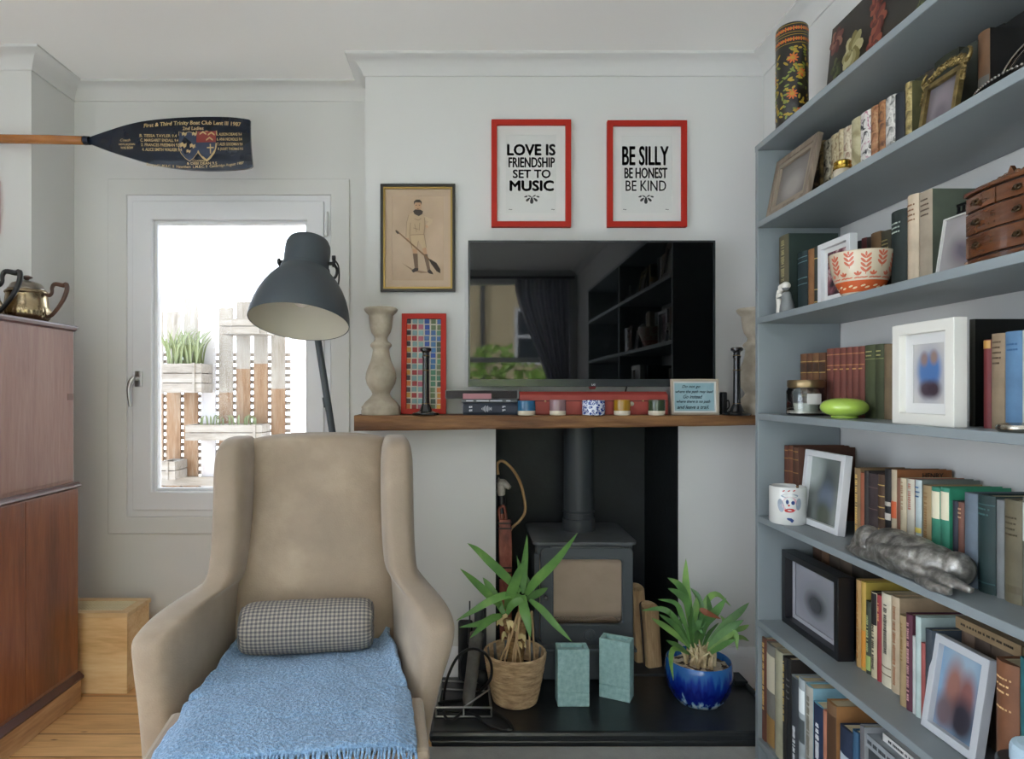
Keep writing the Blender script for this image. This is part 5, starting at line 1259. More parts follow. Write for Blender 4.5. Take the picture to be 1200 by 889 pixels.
# ---------------------------------------------------------------- books
PAGES = MP('aged page edges', [(.3, 'a89878'), (.7, 'd3c5a4')], 'noise', 40, rough=.9, stretch=(.3, 6, .3), k=1.2)
def mute(col, q=.18):
    c = [int(col[i:i+2], 16) for i in (0, 2, 4)]; g = sum(c)/3
    return ''.join('%02x' % int(v*(1-q) + g*q) for v in c)
def cloth(col): return M('book cloth ' + col, mute(col), .62, k=BKK, var=.22, vscale=16, bump=.05, bscale=300)
def bk(z, sx, px0, px1, pyt, col, label, dep=.13, lab=None, mat=None, side=None, bul=.004, grp=None, yy=None, h=None, lean=0., pages=None, sx2=None):
    if yy: y0, y1 = yy
    else: y0, y1 = sx*FPX/(px0-CPX), (sx2 or sx)*FPX/(px1-CPX)
    w = y0 - y1 - .0008; ym = (y0+y1)/2
    if h is None: h = CH - (pyt - CPY)*ym/FPX - z
    dep = min(dep, XR - .004 - sx)
    t = thing('book', label, 'book', (sx, ym, z), 0, grp)
    T = Matrix.Rotation(lean, 4, 'X') if lean else None
    if T: T = Matrix.Translation((0, 0, abs(math.sin(lean))*w/2)) @ T
    N = 6; sp = [(-w/2 + w*k/N, -min(bul, w*.25)*(1 - (2*k/N-1)**2)) for k in range(N+1)]
    tb = .0026
    outer = [(dep, -w/2)] + [(x, y) for y, x in sp] + [(dep, w/2)]
    inn = [(dep, w/2-tb), (tb*1.6, w/2-tb), (tb*1.6, -w/2+tb), (dep, -w/2+tb)]
    P = outer + inn; n = len(P)
    b = B(); b.T = T
    A = [b.v((x, y, 0)) for x, y in P]; C = [b.v((x, y, h)) for x, y in P]
    for i in range(n):
        b.mi = 0 if 1 <= i <= N else 1
        b.f([A[i], A[(i+1) % n], C[(i+1) % n], C[i]])
    b.mi = 1; b.f(A[::-1]); b.f(C)
    m0 = mat or cloth(col); m1 = cloth(side) if side else m0
    b.build('cover', [m0, m1], t, local=True, smooth=30)
    b = B(); b.T = T; b.box(tb*1.7, dep-.004, -w/2+tb+.0001, w/2-tb-.0001, .003, h-.004); b.build('pages', pages or PAGES, t, local=True)
    def arc(b, za, zb, fr=.98, o=.0006):
        M_ = 6; pts = []
        for k in range(M_+1):
            q = fr*(2*k/M_-1); pts.append((-min(bul, w*.25)*(1-q*q) - o, q*w/2))
        b.prism(pts + [(x + o*.8, y) for x, y in pts[::-1]], 'z', za*h, zb*h)
    if lab:
        for L in lab:
            b = B(); b.T = T; kind, c = L[0], L[1]
            if kind == 'patch': arc(b, L[2], L[3], .92); nm = 'spine_label'
            elif kind == 'bands':
                for q in L[2]: arc(b, q, q + .012, .97)
                nm = 'gilt_band'
            elif kind == 'rows':
                nm = 'title_lettering'; zt = L[2]
                rr = random.Random(int(px0*7 + z*1000) if px0 else 5)
                for k in range(L[3]):
                    x = -w*.32*rr.uniform(.6, 1); zq = (zt - k*.055)*h
                    while x < w*.34:
                        l = w*rr.uniform(.06, .13); xe = min(x+l, w*.34); q2 = max(abs(x), abs(xe)); bx = -min(bul, w*.25)*(1 - (2*q2/w)**2)
                        b.box(bx-.0011, bx+.001, x, xe, zq, zq+.0032); x += l + w*.035
            elif kind == 'vert':
                nm = 'title_lettering'; zq = L[2]*h; rr = random.Random(int((px0 or 3)*3))
                while zq < L[3]*h:
                    l = rr.uniform(.0016, .0045); e = w*rr.uniform(.12, .17); b.box(-min(bul, w*.25)-.0006, -min(bul, w*.25)*.85, -e, e, zq, zq+l); zq += l + rr.choice((.0016, .0016, .0016, .006))
            b.build(nm, M('book print ' + c, c, .5, k=1.3), t, local=True)
    return t
G1, G2, G3, G4, G5, G6 = ['books on the %s shelf' % s for s in ('highest enclosed', 'second', 'third', 'fourth', 'fifth', 'bottom')]
gold = 'b39a5c'
def flor(nm, cols, sc=30, st=(1, 1, 1)): return MP(nm, [(.38 + .26*i/(len(cols)-1), mute(c)) for i, c in enumerate(cols)], 'noise', sc, st, rough=.6, k=BKK, detail=3, dist=1.2)

# ---- highest enclosed shelf
S = 1.03
bk(T1, S, 950, 959.5, 172, '4a4036', 'dark floral spine nearest the leaning wooden photo frame, first in its row', mat=flor('dark floral', ['2d2a22', '4a3b2a', '8d7350']), grp=G1, h=.178)
bk(T1, S, 959.5, 965, 166, '6d5a3c', 'narrow brown and gold patterned spine, second from the brown wooden photo frame', mat=flor('brown gold floral', ['3d3120', '7a6138', 'a88e58']), grp=G1)
bk(T1, S, 965, 973.5, 165, 'a3977c', 'cream spine with bold dark brush pattern in the highest row of books', mat=flor('cream dark brush', ['2d2823', 'a69a80', 'c4b89c'], 45), grp=G1)
bk(T1, S, 973.5, 983, 158, 'a08f6c', 'tan spine with small brown flower print behind the brass lidded jar', mat=flor('tan flower print', ['7d6443', 'ab9a74', 'bfb08a'], 50), grp=G1)
bk(T1, S, 983, 988.5, 152, 'a89974', 'slim tan patterned spine just right of the tan flower printed book', mat=flor('tan leaf print', ['8a6c48', 'b5a680', 'c4b690'], 38), grp=G1)
bk(T1, S, 988.5, 998, 149, 'b3a68a', 'cream spine with pinkish trailing flower print in the highest row of books', mat=flor('cream pink trail', ['93705c', 'bfb294', 'cfc4a8'], 42), grp=G1)
bk(T1, S, 998, 1008.5, 139, 'b0a67c', 'plain yellowish cream spine left of the white and pink patterned book', mat=flor('yellow cream mottled', ['968a60', 'b8ae84', 'c4bb94'], 18), grp=G1)
bk(T1, S, 1008.5, 1020.5, 131.5, 'cfc8c0', 'white spine with black and pink patterned stripes in the highest row', mat=flor('white pink black pattern', ['2e2a2c', 'd6d0c8', 'd9d4cc', 'b06a80'], 34), grp=G1)
bk(T1, S, 1020.5, 1029, 125, '9c6a42', 'orange brown mottled spine right of the white and pink patterned book', mat=flor('orange brown mottled', ['7a4a2a', 'a8714a', 'b88a5c'], 40), grp=G1)
bk(T1, S, 1029.6, 1038, 119, '9a6238', 'rust coloured spine with navy side left of the white speckled book', mat=flor('rust leaf', ['5d3a28', '9a6238', 'ae7a4c'], 36), side='1f2530', grp=G1)
bk(T1, S, 1038, 1049.5, 113.5, 'b8b5ac', 'white and grey speckled spine left of the plain dark navy book', mat=flor('white grey speckle', ['6e6c66', 'c2bfb6', 'd6d3ca'], 44), grp=G1)
bk(T1, S, 1049.5, 1060.5, 110, '1f252c', 'plain dark navy spine left of the gold patterned book on the highest row', bul=.008, grp=G1)
bk(T1, 1.0, 1061, 1069, 97, '8f7c42', 'gold patterned spine beside the ornate gilt photo frame', mat=flor('gold damask', ['5f5128', '99854a', 'b8a468'], 48), side='5c5a34', grp=G1)
bk(T1, 1.06, 1070, 1082, 92, '3a3d2c', 'dark olive book behind the left side of the gilt photo frame', dep=.12, grp=G1)
bk(T1, 1.06, 1082, 1095, 84, '3d3528', 'dark brown book behind the middle of the gilt photo frame', dep=.12, grp=G1)
bk(T1, 1.06, 1095, 1124, 65, '2f3629', 'wide dark green volume behind the right side of the gilt photo frame', dep=.12, grp=G1)
bk(T1, 1.05, 1125, 1145.5, 54, '30362b', 'wide blackish green volume between the gilt frame and the tan leather book', dep=.13, grp=G1)
bk(T1, 1.03, 1146, 1160.5, 37, '6d4a2c', 'tan leather spine with a grey lower half beside the silver basket', side='1c1b18', grp=G1, lab=[('patch', '55544f', .02, .48)])

bk(T1, 1.125, 1158, 1176, 33, '201f1c', 'blackish brown book behind the left side of the silver basket', dep=.06, grp=G1)
bk(T1, 1.125, 1176.5, 1206, 20, '1b1c1c', 'black book behind the right side of the silver basket', dep=.06, grp=G1)

# ---- second shelf
bk(T2, .972, 913, 924.5, 276, '55503a', 'big olive spined book with dark green cover at the left end of the second shelf', dep=.15, side='23352f', lab=[('vert', '8d8560', .1, .95)], grp=G2)
bk(T2, .99, 935, 946.5, 295, '1d3034', 'dark teal book with gilt bands behind the embracing figurine', dep=.14, lab=[('bands', '5f7f80', (.06, .45, .55, .82, .9))], grp=G2)
bk(T2, .99, 947, 954, 292, '8a5a30', 'light brown leather spine left of the white framed picture on the second shelf', dep=.14, grp=G2)
bk(T2, .995, 954, 958.5, 289, '2a3024', 'thin dark green spine touching the white framed picture on the second shelf', dep=.14, lab=[('bands', gold, (.1, .3, .8))], grp=G2)
bk(T2, 1.075, 1001, 1009.5, 283, '252423', 'blackish spine just right of the white framed picture on the second shelf', dep=.115, grp=G2)
bk(T2, 1.075, 1009.5, 1016, 279, '6d2c2c', 'dark red spine showing above the patterned bowl', dep=.115, grp=G2)
bk(T2, 1.075, 1016, 1020.5, 278, '3b2a22', 'narrow dark brown spine right of the dark red one above the bowl', dep=.115, grp=G2)
bk(T2, 1.075, 1020.5, 1032, 272.5, '7a5a36', 'tan brown spine showing above the middle of the patterned bowl', dep=.115, grp=G2)
bk(T2, 1.075, 1032.5, 1044, 270.5, '45402e', 'dark olive spine with a paler band above the right side of the bowl', dep=.115, lab=[('rows', '8d7f55', .85, 3)], grp=G2)
bk(T2, 1.02, 1044.5, 1063, 247, '1c2a28', 'tall black green book with pale title lines right of the patterned bowl', dep=.16, lab=[('rows', '9aa39a', .84, 3)], bul=.008, grp=G2)
bk(T2, 1.0, 1063.5, 1077, 228.6, 'bba88c', 'tall cream vellum spine between the black green book and the pale buff one', dep=.17, lab=[('rows', '6d4a30', .88, 4)], bul=.007, grp=G2)
bk(T2, 1.0, 1077.5, 1093, 224, '9c8d78', 'tall pale buff spine with dark title beside the small clear framed photo', dep=.17, side='55604f', lab=[('rows', '4a3d30', .9, 4)], bul=.003, grp=G2)

# ---- third shelf
for k, (a, c) in enumerate(((938, 945), (945.2, 952), (952.2, 959.5), (959.7, 967.6))):
    bk(T3, 1.06, a, c, 414.5 - k*.4, ('6e4426', '6a3f24', '7d5230', '6b4128')[k], ('small brown leather volume at the left end of the set behind the candle jar', 'second small brown leather volume from the left behind the candle jar', 'lighter brown leather volume, third from the left behind the candle jar', 'small brown leather volume touching the row of six red books')[k], dep=.11, lab=[('bands', gold, (.12, .3, .5, .68, .86)), ('patch', '3a2418', .7, .84)], grp=G3)
for k in range(6):
    a = 969 + k*7.42
    bk(T3, 1.06, a, a + 7.3, 408.5 - k*.6, '7c3f33', ('first', 'second', 'third', 'fourth', 'fifth', 'last')[k] + ' from the left of the six matching russet red volumes on the third shelf', dep=.11, lab=[('bands', 'b07a50', (.74, .9)), ('rows', 'c09a60', .68, 1)], grp=G3)
bk(T3, 1.06, 1013.8, 1026, 404, '4a5232', 'olive green book right of the six russet red volumes', dep=.12, lab=[('rows', 'a09a68', .9, 2), ('bands', '7a7c50', (.8,))], grp=G3)
bk(T3, 1.06, 1026.2, 1036, 403, '434b2e', 'other olive green book, farther from the russet red volumes', dep=.12, lab=[('rows', 'a09a68', .9, 2), ('bands', '7a7c50', (.8,))], grp=G3)
bk(T3, 1.06, 1036.2, 1046, 403, '7a6448', 'tan spine half covered by the white box frame on the third shelf', dep=.12, grp=G3)
bk(T3, 1.03, 1136, 1143, 374, '34332a', 'tall black album standing behind the right side of the white box frame', dep=.162, side='171914', grp=G3)
bk(T3, 1.004, 1152.6, 1162, 398, '6e1f22', 'dark red book with a gold pen like top edge right of the black album', dep=.13, lab=[('patch', 'a07a3c', .9, .99)], grp=G3)
bk(T3, 1.0, 1162, 1178, 390.6, '8a7458', 'tan cloth book with a dark printed title left of the bright blue book', dep=.14, lab=[('rows', '4a3a2a', .9, 5)], grp=G3)
bk(T3, 1.0, 1178.2, 1198, 388, '4f7ba3', 'bright blue cloth book near the right edge of the third shelf', dep=.14, lab=[('rows', '33587d', .86, 2)], grp=G3)
bk(T3, 1.0, 1198.2, 1214, 386, 'c5c4c0', 'white book cut by the right edge of the photo on the third shelf', dep=.14, grp=G3)

# ---- fourth shelf
for k, (a, c) in enumerate(((2.056, 2.030), (2.029, 2.002), (2.001, 1.968))):
    bk(T4, 1.012, 0, 0, 0, ('5c3020', '6b3a24', '55301f')[k], ('worn reddish brown leather volume against the end panel on the fourth shelf', 'middle of three worn brown leather volumes behind the painted mug', 'brown leather volume whose spine touches the small white photo frame')[k], yy=(a, c), h=(.226, .229, .227)[k], dep=.175, lab=[('bands', '8d6a3c', (.1, .28, .46, .64, .82, .93))], grp=G4)
S = 1.05
F4 = [(1001.5, 1008.5, 548, '8a6b44', 'tan spine with gold flowers just right of the white photo frame on the fourth shelf', [('vert', 'c9a860', .1, .9)], None),
      (1008.5, 1013, 553.5, '9c4d2c', 'narrow orange red spine near the left of the fourth shelf book row', None, None),
      (1013, 1018, 551.5, '2b2624', 'thin black spine between the orange red and the brown purple books', None, None),
      (1018, 1029, 554.6, '3c2f30', 'dark brown purple spine left of the brown gilt tooled one', [('bands', '5d4a44', (.2, .5, .8))], None),
      (1029, 1037, 555.6, '4d3524', 'brown spine with gilt tooling left of the black book with white motif', [('bands', gold, (.12, .25, .4, .55, .7, .85))], None),
      (1037, 1044.6, 549.5, '211f20', 'black spine with a white motif left of the orange jacketed book', [('patch', 'b5aea4', .38, .46), ('patch', 'a59e92', .55, .6)], None),
      (1044.6, 1051.3, 550, 'b5a284', 'cream and black spine of the orange jacketed book whose cover reads HENRY', [('patch', 'b0502a', .42, .62), ('patch', '1f1d1e', .02, .3)], '9a5a2c'),
      (1051.5, 1055.2, 560, '7d4a32', 'thin brown spine right of the orange jacketed book', None, None),
      (1055.2, 1062.4, 560, 'c2b391', 'cream spine with small print, left of the paler cream one', [('vert', '8a6d50', .6, .95)], None),
      (1063, 1072, 561, 'c9c0ab', 'pale cream spine with a red edge on the fourth shelf', [('vert', 'a06a58', .62, .95)], 'a3563f'),
      (1072.5, 1080.5, 562, 'b3c0c0', 'pale blue white paperback with yellow and navy blocks at its foot', [('patch', 'c9b85c', .36, .42), ('patch', '2f4a78', .12, .32), ('rows', '3c5d80', .9, 3)], '6e776e'),
      (1081.5, 1091.5, 568.5, 'a3875c', 'tan patterned spine left of the two green books with cream labels', [('vert', '7a5c38', .1, .9)], None),
      (1091.7, 1102.2, 570.6, '2f8a6c', 'green book with cream label, left one of the pair', [('patch', 'cfc8ae', .62, .95)], None),
      (1102.4, 1113, 571, '2f8a6c', 'green book with cream label, right one of the pair', [('patch', 'cfc8ae', .62, .95)], '2a9a70'),
      (1116.5, 1123, 586.6, '252a3a', 'navy spine between the green pair and the brown red book', None, None),
      (1123, 1130, 588, '7a4a3a', 'brown red spine beside the large grey blue book', [('rows', 'c0a080', .9, 3)], None)]
for a, c, yt, col, lb, lab, sd in F4:
    bt = bk(T4, S, a, c, yt, col, lb, dep=.135, lab=lab, side=sd, grp=G4)
    if 'HENRY' in lb:
        w = S*FPX/(a-CPX) - S*FPX/(c-CPX); h = bt.children[0].dimensions.z; hh = CH - (yt-CPY)*(S*FPX/(a-CPX)+S*FPX/(c-CPX))/2/FPX - T4
        b = B(); b.text('HENRY', .052, .013, lambda u, q: (.088 + u, -w/2 - .0003, hh - .014 + q), .02); b.build('cover_title', M('book print 1b1512', '1b1512', .5), bt, local=True, recalc=False)
S = 1.028
bk(T4, S, 1130.5, 1146, 577.5, '5d6b7a', 'large grey blue cloth book right of the silver figure', dep=.15, bul=.006, grp=G4)
bk(T4, S, 1146.2, 1167, 580, '1c3636', 'dark teal green thick book right of the grey blue one', dep=.15, lab=[('bands', '2f5050', (.1, .9)), ('rows', '3f6060', .85, 2)], bul=.008, grp=G4)
bk(T4, S, 1167.5, 1177, 585.6, '6d7172', 'worn grey paper spine right of the dark teal book', dep=.15, bul=.007, grp=G4)
bk(T4, S, 1177.3, 1198, 585.6, '6a6149', 'olive brown cloth book with stamped title near the right edge of the fourth shelf', dep=.15, lab=[('rows', '3f3826', .82, 4), ('patch', '4f4836', .1, .17)], bul=.006, grp=G4)
bk(T4, S, 1198.5, 1214, 583, '7a7a72', 'grey book with white label cut by the right edge of the fourth shelf', dep=.15, lab=[('patch', 'c9c9c4', .6, .95)], grp=G4)

# ---- fifth shelf
for k, (a, c, h, col) in enumerate(((2.05, 2.0, .258, '5a4030'), (1.999, 1.955, .262, '6d4c34'), (1.954, 1.90, .25, '4f4438'), (1.899, 1.84, .256, '5f5040'), (1.839, 1.785, .245, '3c342c'))):
    bk(T5, 1.10, 0, 0, 0, col, ('reddish brown book top edge nearest the end panel behind the black box frame', 'brown book second from the end panel behind the black box frame', 'grey brown book behind the middle of the black box frame', 'dull brown book behind the right half of the black box frame', 'dark book behind the right end of the black box frame')[k], yy=(a, c), h=h, dep=.09, grp=G5)
S = 1.04
F5 = [(1003.4, 1009.3, 679, 'b58a4e', 'tan orange spine touching the black box frame on the fifth shelf', [('vert', '8a5c2c', .1, .9)], None, .14),
      (1009.3, 1015, 681, 'c0983a', 'yellow spine with yellow jacket top on the fifth shelf', [('patch', 'b87a2c', .04, .45)], 'b59a34', .15),
      (1015, 1021, 704, '3a4232', 'dark green floral spine in the dip right of the yellow book', [('patch', '8a9a5a', .05, .25), ('vert', 'a0a878', .3, .8)], None, .12),
      (1021, 1028, 693.5, 'c2b48e', 'cream spine with black vertical title and black top on the fifth shelf', [('patch', '1f1a1a', .62, .99), ('vert', '2a2420', .1, .6)], '2a2220', .13),
      (1028, 1033.3, 697, '9a2c30', 'bright red spine left of the cream scripted books', [('vert', 'c58a60', .7, .9)], None, .13),
      (1033.3, 1044.6, 695, 'cfc5a8', 'wide cream spine with black script left of the tan jacketed book', [('vert', '2f2a26', .35, .9), ('bands', '6a5c48', (.12, .2))], 'b5a07c', .145),
      (1044.8, 1054.4, 698.6, 'c0a988', 'tan jacketed book with brown spine print and faint cover title', [('vert', '8f5f40', .08, .92)], 'b09470', .15)]
for a, c, yt, col, lb, lab, sd, dp in F5: bk(T5, S, a, c, yt, col, lb, dep=dp, lab=lab, side=sd, grp=G5)
S = 1.014
F5b = [(1054.4, 1062, 720.6, 'a3885c', 'plain tan spine left of the maroon book', [('vert', '7d6238', .5, .9)], None, .13),
       (1062, 1069.5, 719, '5a2438', 'maroon purple spine left of the mint paperback', [('vert', 'b58a8a', .1, .9)], None, .14),
       (1069.5, 1073, 745, 'b5b8b4', 'thin pale grey pamphlet between the maroon and mint books', None, None, .1),
       (1073, 1079.5, 722, 'a9bdb8', 'pale mint paperback with a wide pale cover top on the fifth shelf', None, 'a3b8b4', .15),
       (1079.5, 1084.5, 753, 'a34a44', 'short red spine left of the slate grey book by the leaning photo frame', None, None, .1),
       (1084.5, 1092.5, 737, '343c46', 'slate grey book partly behind the leaning white photo frame', None, '3f4a54', .14)]
for a, c, yt, col, lb, lab, sd, dp in F5b: bk(T5, S, a, c, yt, col, lb, dep=dp, lab=lab, side=sd, grp=G5)
for k, (a, c, col) in enumerate(((1.398, 1.362, '6a5444'), (1.361, 1.32, '4a3a30'), (1.319, 1.27, '5c4a3a'), (1.269, 1.225, '3d3630'))):
    bk(T5, 1.075, 0, 0, 0, col, ('brown book hidden mostly behind the left part of the leaning white photo frame', 'dark brown book behind the middle of the leaning white photo frame', 'mid brown book behind the right part of the leaning white photo frame', 'blackish book left of the brown gilt titled volume on the fifth shelf')[k], yy=(a, c), h=.222, dep=.115, grp=G5)
fb = thing('book', 'tan book lying flat on top of the row behind the leaning photo frame', 'book', (1.06, 1.30, T5+.2225), 0, G5)
b = B(); b.box(1.058, 1.19, 1.225, 1.39, T5+.2225, T5+.2255).box(1.058, 1.19, 1.225, 1.39, T5+.2445, T5+.2475).box(1.056, 1.059, 1.225, 1.39, T5+.2225, T5+.2475); b.build('cover', cloth('8d7350'), fb)
b = B(); b.box(1.0595, 1.186, 1.228, 1.387, T5+.2256, T5+.2444); b.build('pages', PAGES, fb)
b = B(); z0 = T5+.232
y = 1.375
while y > 1.245: l = RND.uniform(.0018, .0042); b.box(1.0554, 1.056, y-l, y, z0+.001, z0+.0055); y -= l + RND.choice((.0014, .0014, .0014, .005))
b.build('title_lettering', M('book print 241a12', '241a12', .5), fb)
bk(T5, 1.0, 1167.5, 1195, 775, '7d4a2c', 'thick brown leather volume with gilt title right of the leaning photo frame', dep=.15, lab=[('rows', 'c9a878', .86, 3), ('rows', 'c9a878', .62, 1)], bul=.01, grp=G5)
bk(T5, 1.0, 1195.5, 1212, 772, '1f6a70', 'teal book with green foot at the right edge of the fifth shelf', dep=.14, lab=[('patch', '5aa84c', .02, .22)], grp=G5)

# ---- bottom shelf
S = .944
F6 = [(893, 898.5, 747, '6a3a2c', 'brown red spine with gilt vertical lettering at the left end of the bottom shelf', [('vert', 'c9a868', .3, .95)], '8a5a48', .2),
      (898.5, 908.6, 755, '77736a', 'grey photographic spine second from the left on the bottom shelf', [('patch', 'b5ad98', .55, .9), ('patch', '8a6a3c', .03, .3)], None, .2),
      (908.6, 917.6, 762, 'a8a384', 'olive cream spine third from the left on the bottom shelf', None, 'b5ae90', .2),
      (917.6, 921.5, 769, '25221f', 'thin black spine with gold title on the bottom shelf', [('vert', 'b59a58', .4, .95)], None, .2),
      (921.5, 927, 771, '1d1d1e', 'black spine left of the large grey photo book', [('rows', '6a6a68', .8, 4)], '2b2420', .2),
      (927.5, 936, 793, '3c4046', 'dark grey spine with white vertical title of the large photo book on the bottom shelf', [('vert', 'd0d2d4', .05, .5)], '8f989c', .21),
      (936, 943.5, 795, 'a3adb0', 'black and white photographic spine beside the large grey photo book', [('patch', '4a5052', .4, .62), ('patch', 'd6dcdc', .68, .9)], '9aa2a4', .21),
      (944, 953, 803, 'a9a79c', 'tall pale grey spine left of the navy titled book on the bottom shelf', [('vert', '6f6a5c', .2, .9)], '7fb4c6', .22),
      (953.5, 965, 825, '1f2f4f', 'navy spine with big white vertical lettering on the bottom shelf', [('vert', 'd6d8da', .12, .8)], '5fa3bd', .2),
      (965, 969, 832, 'b06a4e', 'narrow salmon orange spine on the bottom shelf', None, None, .19),
      (969, 980.5, 823, '7a5636', 'brown patterned spine with orange brown cover on the bottom shelf', [('patch', '4a3322', .1, .9)], 'a8703a', .18),
      (984.5, 999, 853, '22304a', 'short navy spine with pale emblem on the bottom shelf', [('patch', 'a9b0b8', .5, .75)], None, .14),
      (999.2, 1006, 856, '2c5577', 'short blue spine right of the navy emblem book', None, None, .14),
      (1008, 1013, 850, '5c5a5e', 'grey covered book at the right end of the visible bottom shelf row', None, '8d9092', .2)]
for a, c, yt, col, lb, lab, sd, dp in F6: bk(T6, S, a, c, yt, col, lb, dep=dp, lab=lab, side=sd, grp=G6)
def lying(label, y0, y1, x0, x1, z0, h, col, letters, tcol):
    t = thing('book', label, 'book', ((x0+x1)/2, (y0+y1)/2, z0), 0, G6); c = cloth(col)
    b = B(); b.box(x0, x1, y1, y0, z0, z0+.0028).box(x0, x1, y1, y0, z0+h-.0028, z0+h).box(x0-.001, x0+.003, y1, y0, z0, z0+h); b.build('cover', c, t)
    b = B(); b.box(x0+.0032, x1-.003, y1+.003, y0-.003, z0+.0029, z0+h-.0029); b.build('pages', PAGES, t)
    if letters:
        b = B(); y = y0 - .02
        while y > y1 + .03: l = RND.uniform(.002, .005); b.box(x0-.0016, x0-.001, y-l, y, z0+h*.32, z0+h*.62); y -= l + RND.choice((.0016, .0016, .006))
        b.build('title_lettering', M('book print ' + tcol, tcol, .5), t)
lying('dull grey book lying flat at the foot of the pile on the bottom shelf', 1.52, 1.32, .95, 1.14, T6, .15, '55585c', False, '')
lying('dark book lying in the middle of the flat pile on the bottom shelf', 1.53, 1.32, .955, 1.14, T6+.15, .117, '3a3f44', False, '')
lying('grey book lying flat below the white titled one on the bottom shelf', 1.545, 1.30, .95, 1.15, T6+.267, .030, '8a8f94', True, '3a3d42')
lying('white book with black lettering lying on top of the flat pile', 1.50, 1.36, .97, 1.12, T6+.297, .018, 'c9c8c4', True, '22242a')

# ================================================================ things standing on the bookcase
# painted tin and flower painting on top
t = thing('painted_cylinder', 'tall black painted cylinder with orange flowers on top of the bookcase', 'vase', (1.008, 2.0, TTOP))
rC, hC = .0465, .338
b = B(); b.lathe([(0, 0), (rC*.96, 0), (rC, .006), (rC, hC-.012), (rC*.97, hC-.004), (rC*.9, hC), (rC*.86, hC-.004), (rC*.86, .02), (0, .02)], n=48); b.build('body', M('black lacquer', '15130f', .3, coat=.4), t, local=True, smooth=50)
def oncyl(a, z, l=.0006): return ((rC + l)*math.cos(a), (rC + l)*math.sin(a), z)
def petals(b, a, z, n, r, w, rot=0.):
    for k in range(n):
        q = 2*PI*k/n + rot; pts = []
        for j in range(10):
            s = 2*PI*j/10; u = r*.5*(1 + math.cos(s)); v = w*math.sin(s)
            pts.append(oncyl(a + (u*math.cos(q) - v*math.sin(q))/rC, z + u*math.sin(q) + v*math.cos(q)))
        b.f([b.v(p) for p in pts])
bo, by_, bg_ = B(), B(), B()
for a0 in (-PI/2 - .25, -PI/2 + 1.9, -PI/2 - 2.3):
    for da, z, r in ((-.15, .225, .017), (.38, .18, .015), (-.2, .115, .017), (.25, .06, .013)):
        petals(bo, a0 + da, z, 9, r, .0028); petals(by_, a0 + da, z, 6, r*.42, .0022, .3)
    for k in range(95):
        da = RND.uniform(-.85, .85); z = RND.uniform(.02, .26); petals(by_ if RND.random() < .55 else bg_, a0 + da, z, 1, RND.uniform(.01, .02), .0034, RND.uniform(-.6, 3.7))
for zc in (.316, .283):
    for k in range(26): petals(bo, 2*PI*k/26, zc, 4, .007, .0022, PI/4 if k % 2 else 0); petals(by_, 2*PI*(k+.5)/26, zc, 4, .003, .0014)
    for s in (-.0125, .0125): by_.lathe([(rC+.0007, zc+s), (rC+.0007, zc+s+.0014)], n=48, cap=False)
bo.build('orange_flowers', M('orange flower paint', 'd1672a', .5, k=.85), t, local=True, recalc=False); by_.build('yellow_leaves', M('yellow leaf paint', 'b0942e', .5, k=.85), t, local=True, recalc=False); bg_.build('olive_leaves', M('olive leaf paint', '7d8a3c', .5, k=.85), t, local=True, recalc=False)

fp = thing('flower_painting', 'dark floral still life painting leaning on the wall above the bookcase', 'painting', (1.12, 1.62, TTOP))
fx0 = 1.10; ya, yb_ = 2.0, 1.22; zt = TTOP + .335
b = B(); b.prism([(fx0, TTOP), (fx0+.02, TTOP), (fx0+.055, zt), (fx0+.035, zt)], 'y', yb_, ya); b.build('canvas', MP('dark painted ground', [(.3, '15130f'), (.6, '241f18'), (.8, '38301f')], 'noise', 6, rough=.4, k=1.2), fp)
def onp(y, z, l=.0015):
    q = (z - TTOP)/(zt - TTOP); return (fx0 + .035*q - l, y, z)
def blossom(b, y, z, r, n, sq=.8, seed=0):
    rr = random.Random(seed)
    for ring in range(3):
        R_ = r*(1 - ring*.3)
        for k in range(n):
            b.mi = (k + ring) % 3; q = 2*PI*k/n + ring*.4 + rr.uniform(-.15, .15); pts = []
            for j in range(9):
                s = 2*PI*j/9; u = R_*.55*(1.05 + .9*math.cos(s)); v = R_*.34*math.sin(s)
                pts.append(onp(y + (u*math.cos(q) - v*math.sin(q))*sq, z + u*math.sin(q) + v*math.cos(q), .0015 + .0006*ring + .0001*k))
            b.f([b.v(p) for p in pts])
cr = [M('cream bloom a', 'a39a6a', .5, k=.85), M('cream bloom b', 'c2b98c', .5, k=.85), M('cream bloom c', '847a48', .5, k=.85)]
rd = [M('red bloom a', '7a3428', .5, k=.85), M('red bloom b', '96503c', .5, k=.85), M('red bloom c', '5a241e', .5, k=.85)]
pk = [M('pink bloom a', '7d4a42', .5, k=.85), M('pink bloom b', '9a6a58', .5, k=.85), M('pink bloom c', '5d332e', .5, k=.85)]
gr = [M('leaf paint a', '4a5030', .5, k=.85), M('leaf paint b', '5f6640', .5, k=.85), M('leaf paint c', '343a24', .5, k=.85)]
b = B()
for y, z, r, s in ((1.87, TTOP+.2, .055, 1), (1.73, TTOP+.31, .03, 4)): blossom(b, y, z, r, 8, .9, s)
b.build('cream_blooms', cr, fp, recalc=False)
b = B()
for y, z, r, s in ((1.755, TTOP+.225, .04, 2), (1.77, TTOP+.28, .035, 5), (1.765, TTOP+.165, .038, 6)): blossom(b, y, z, r, 8, .9, s)
b.build('red_blooms', rd, fp, recalc=False)
b = B()
for y, z, r, s in ((1.965, TTOP+.28, .04, 3), (1.94, TTOP+.06, .045, 7), (1.86, TTOP+.09, .03, 8), (1.96, TTOP+.12, .03, 12)): blossom(b, y, z, r, 7, .9, s)
b.build('pink_blooms', pk, fp, recalc=False)
b = B()
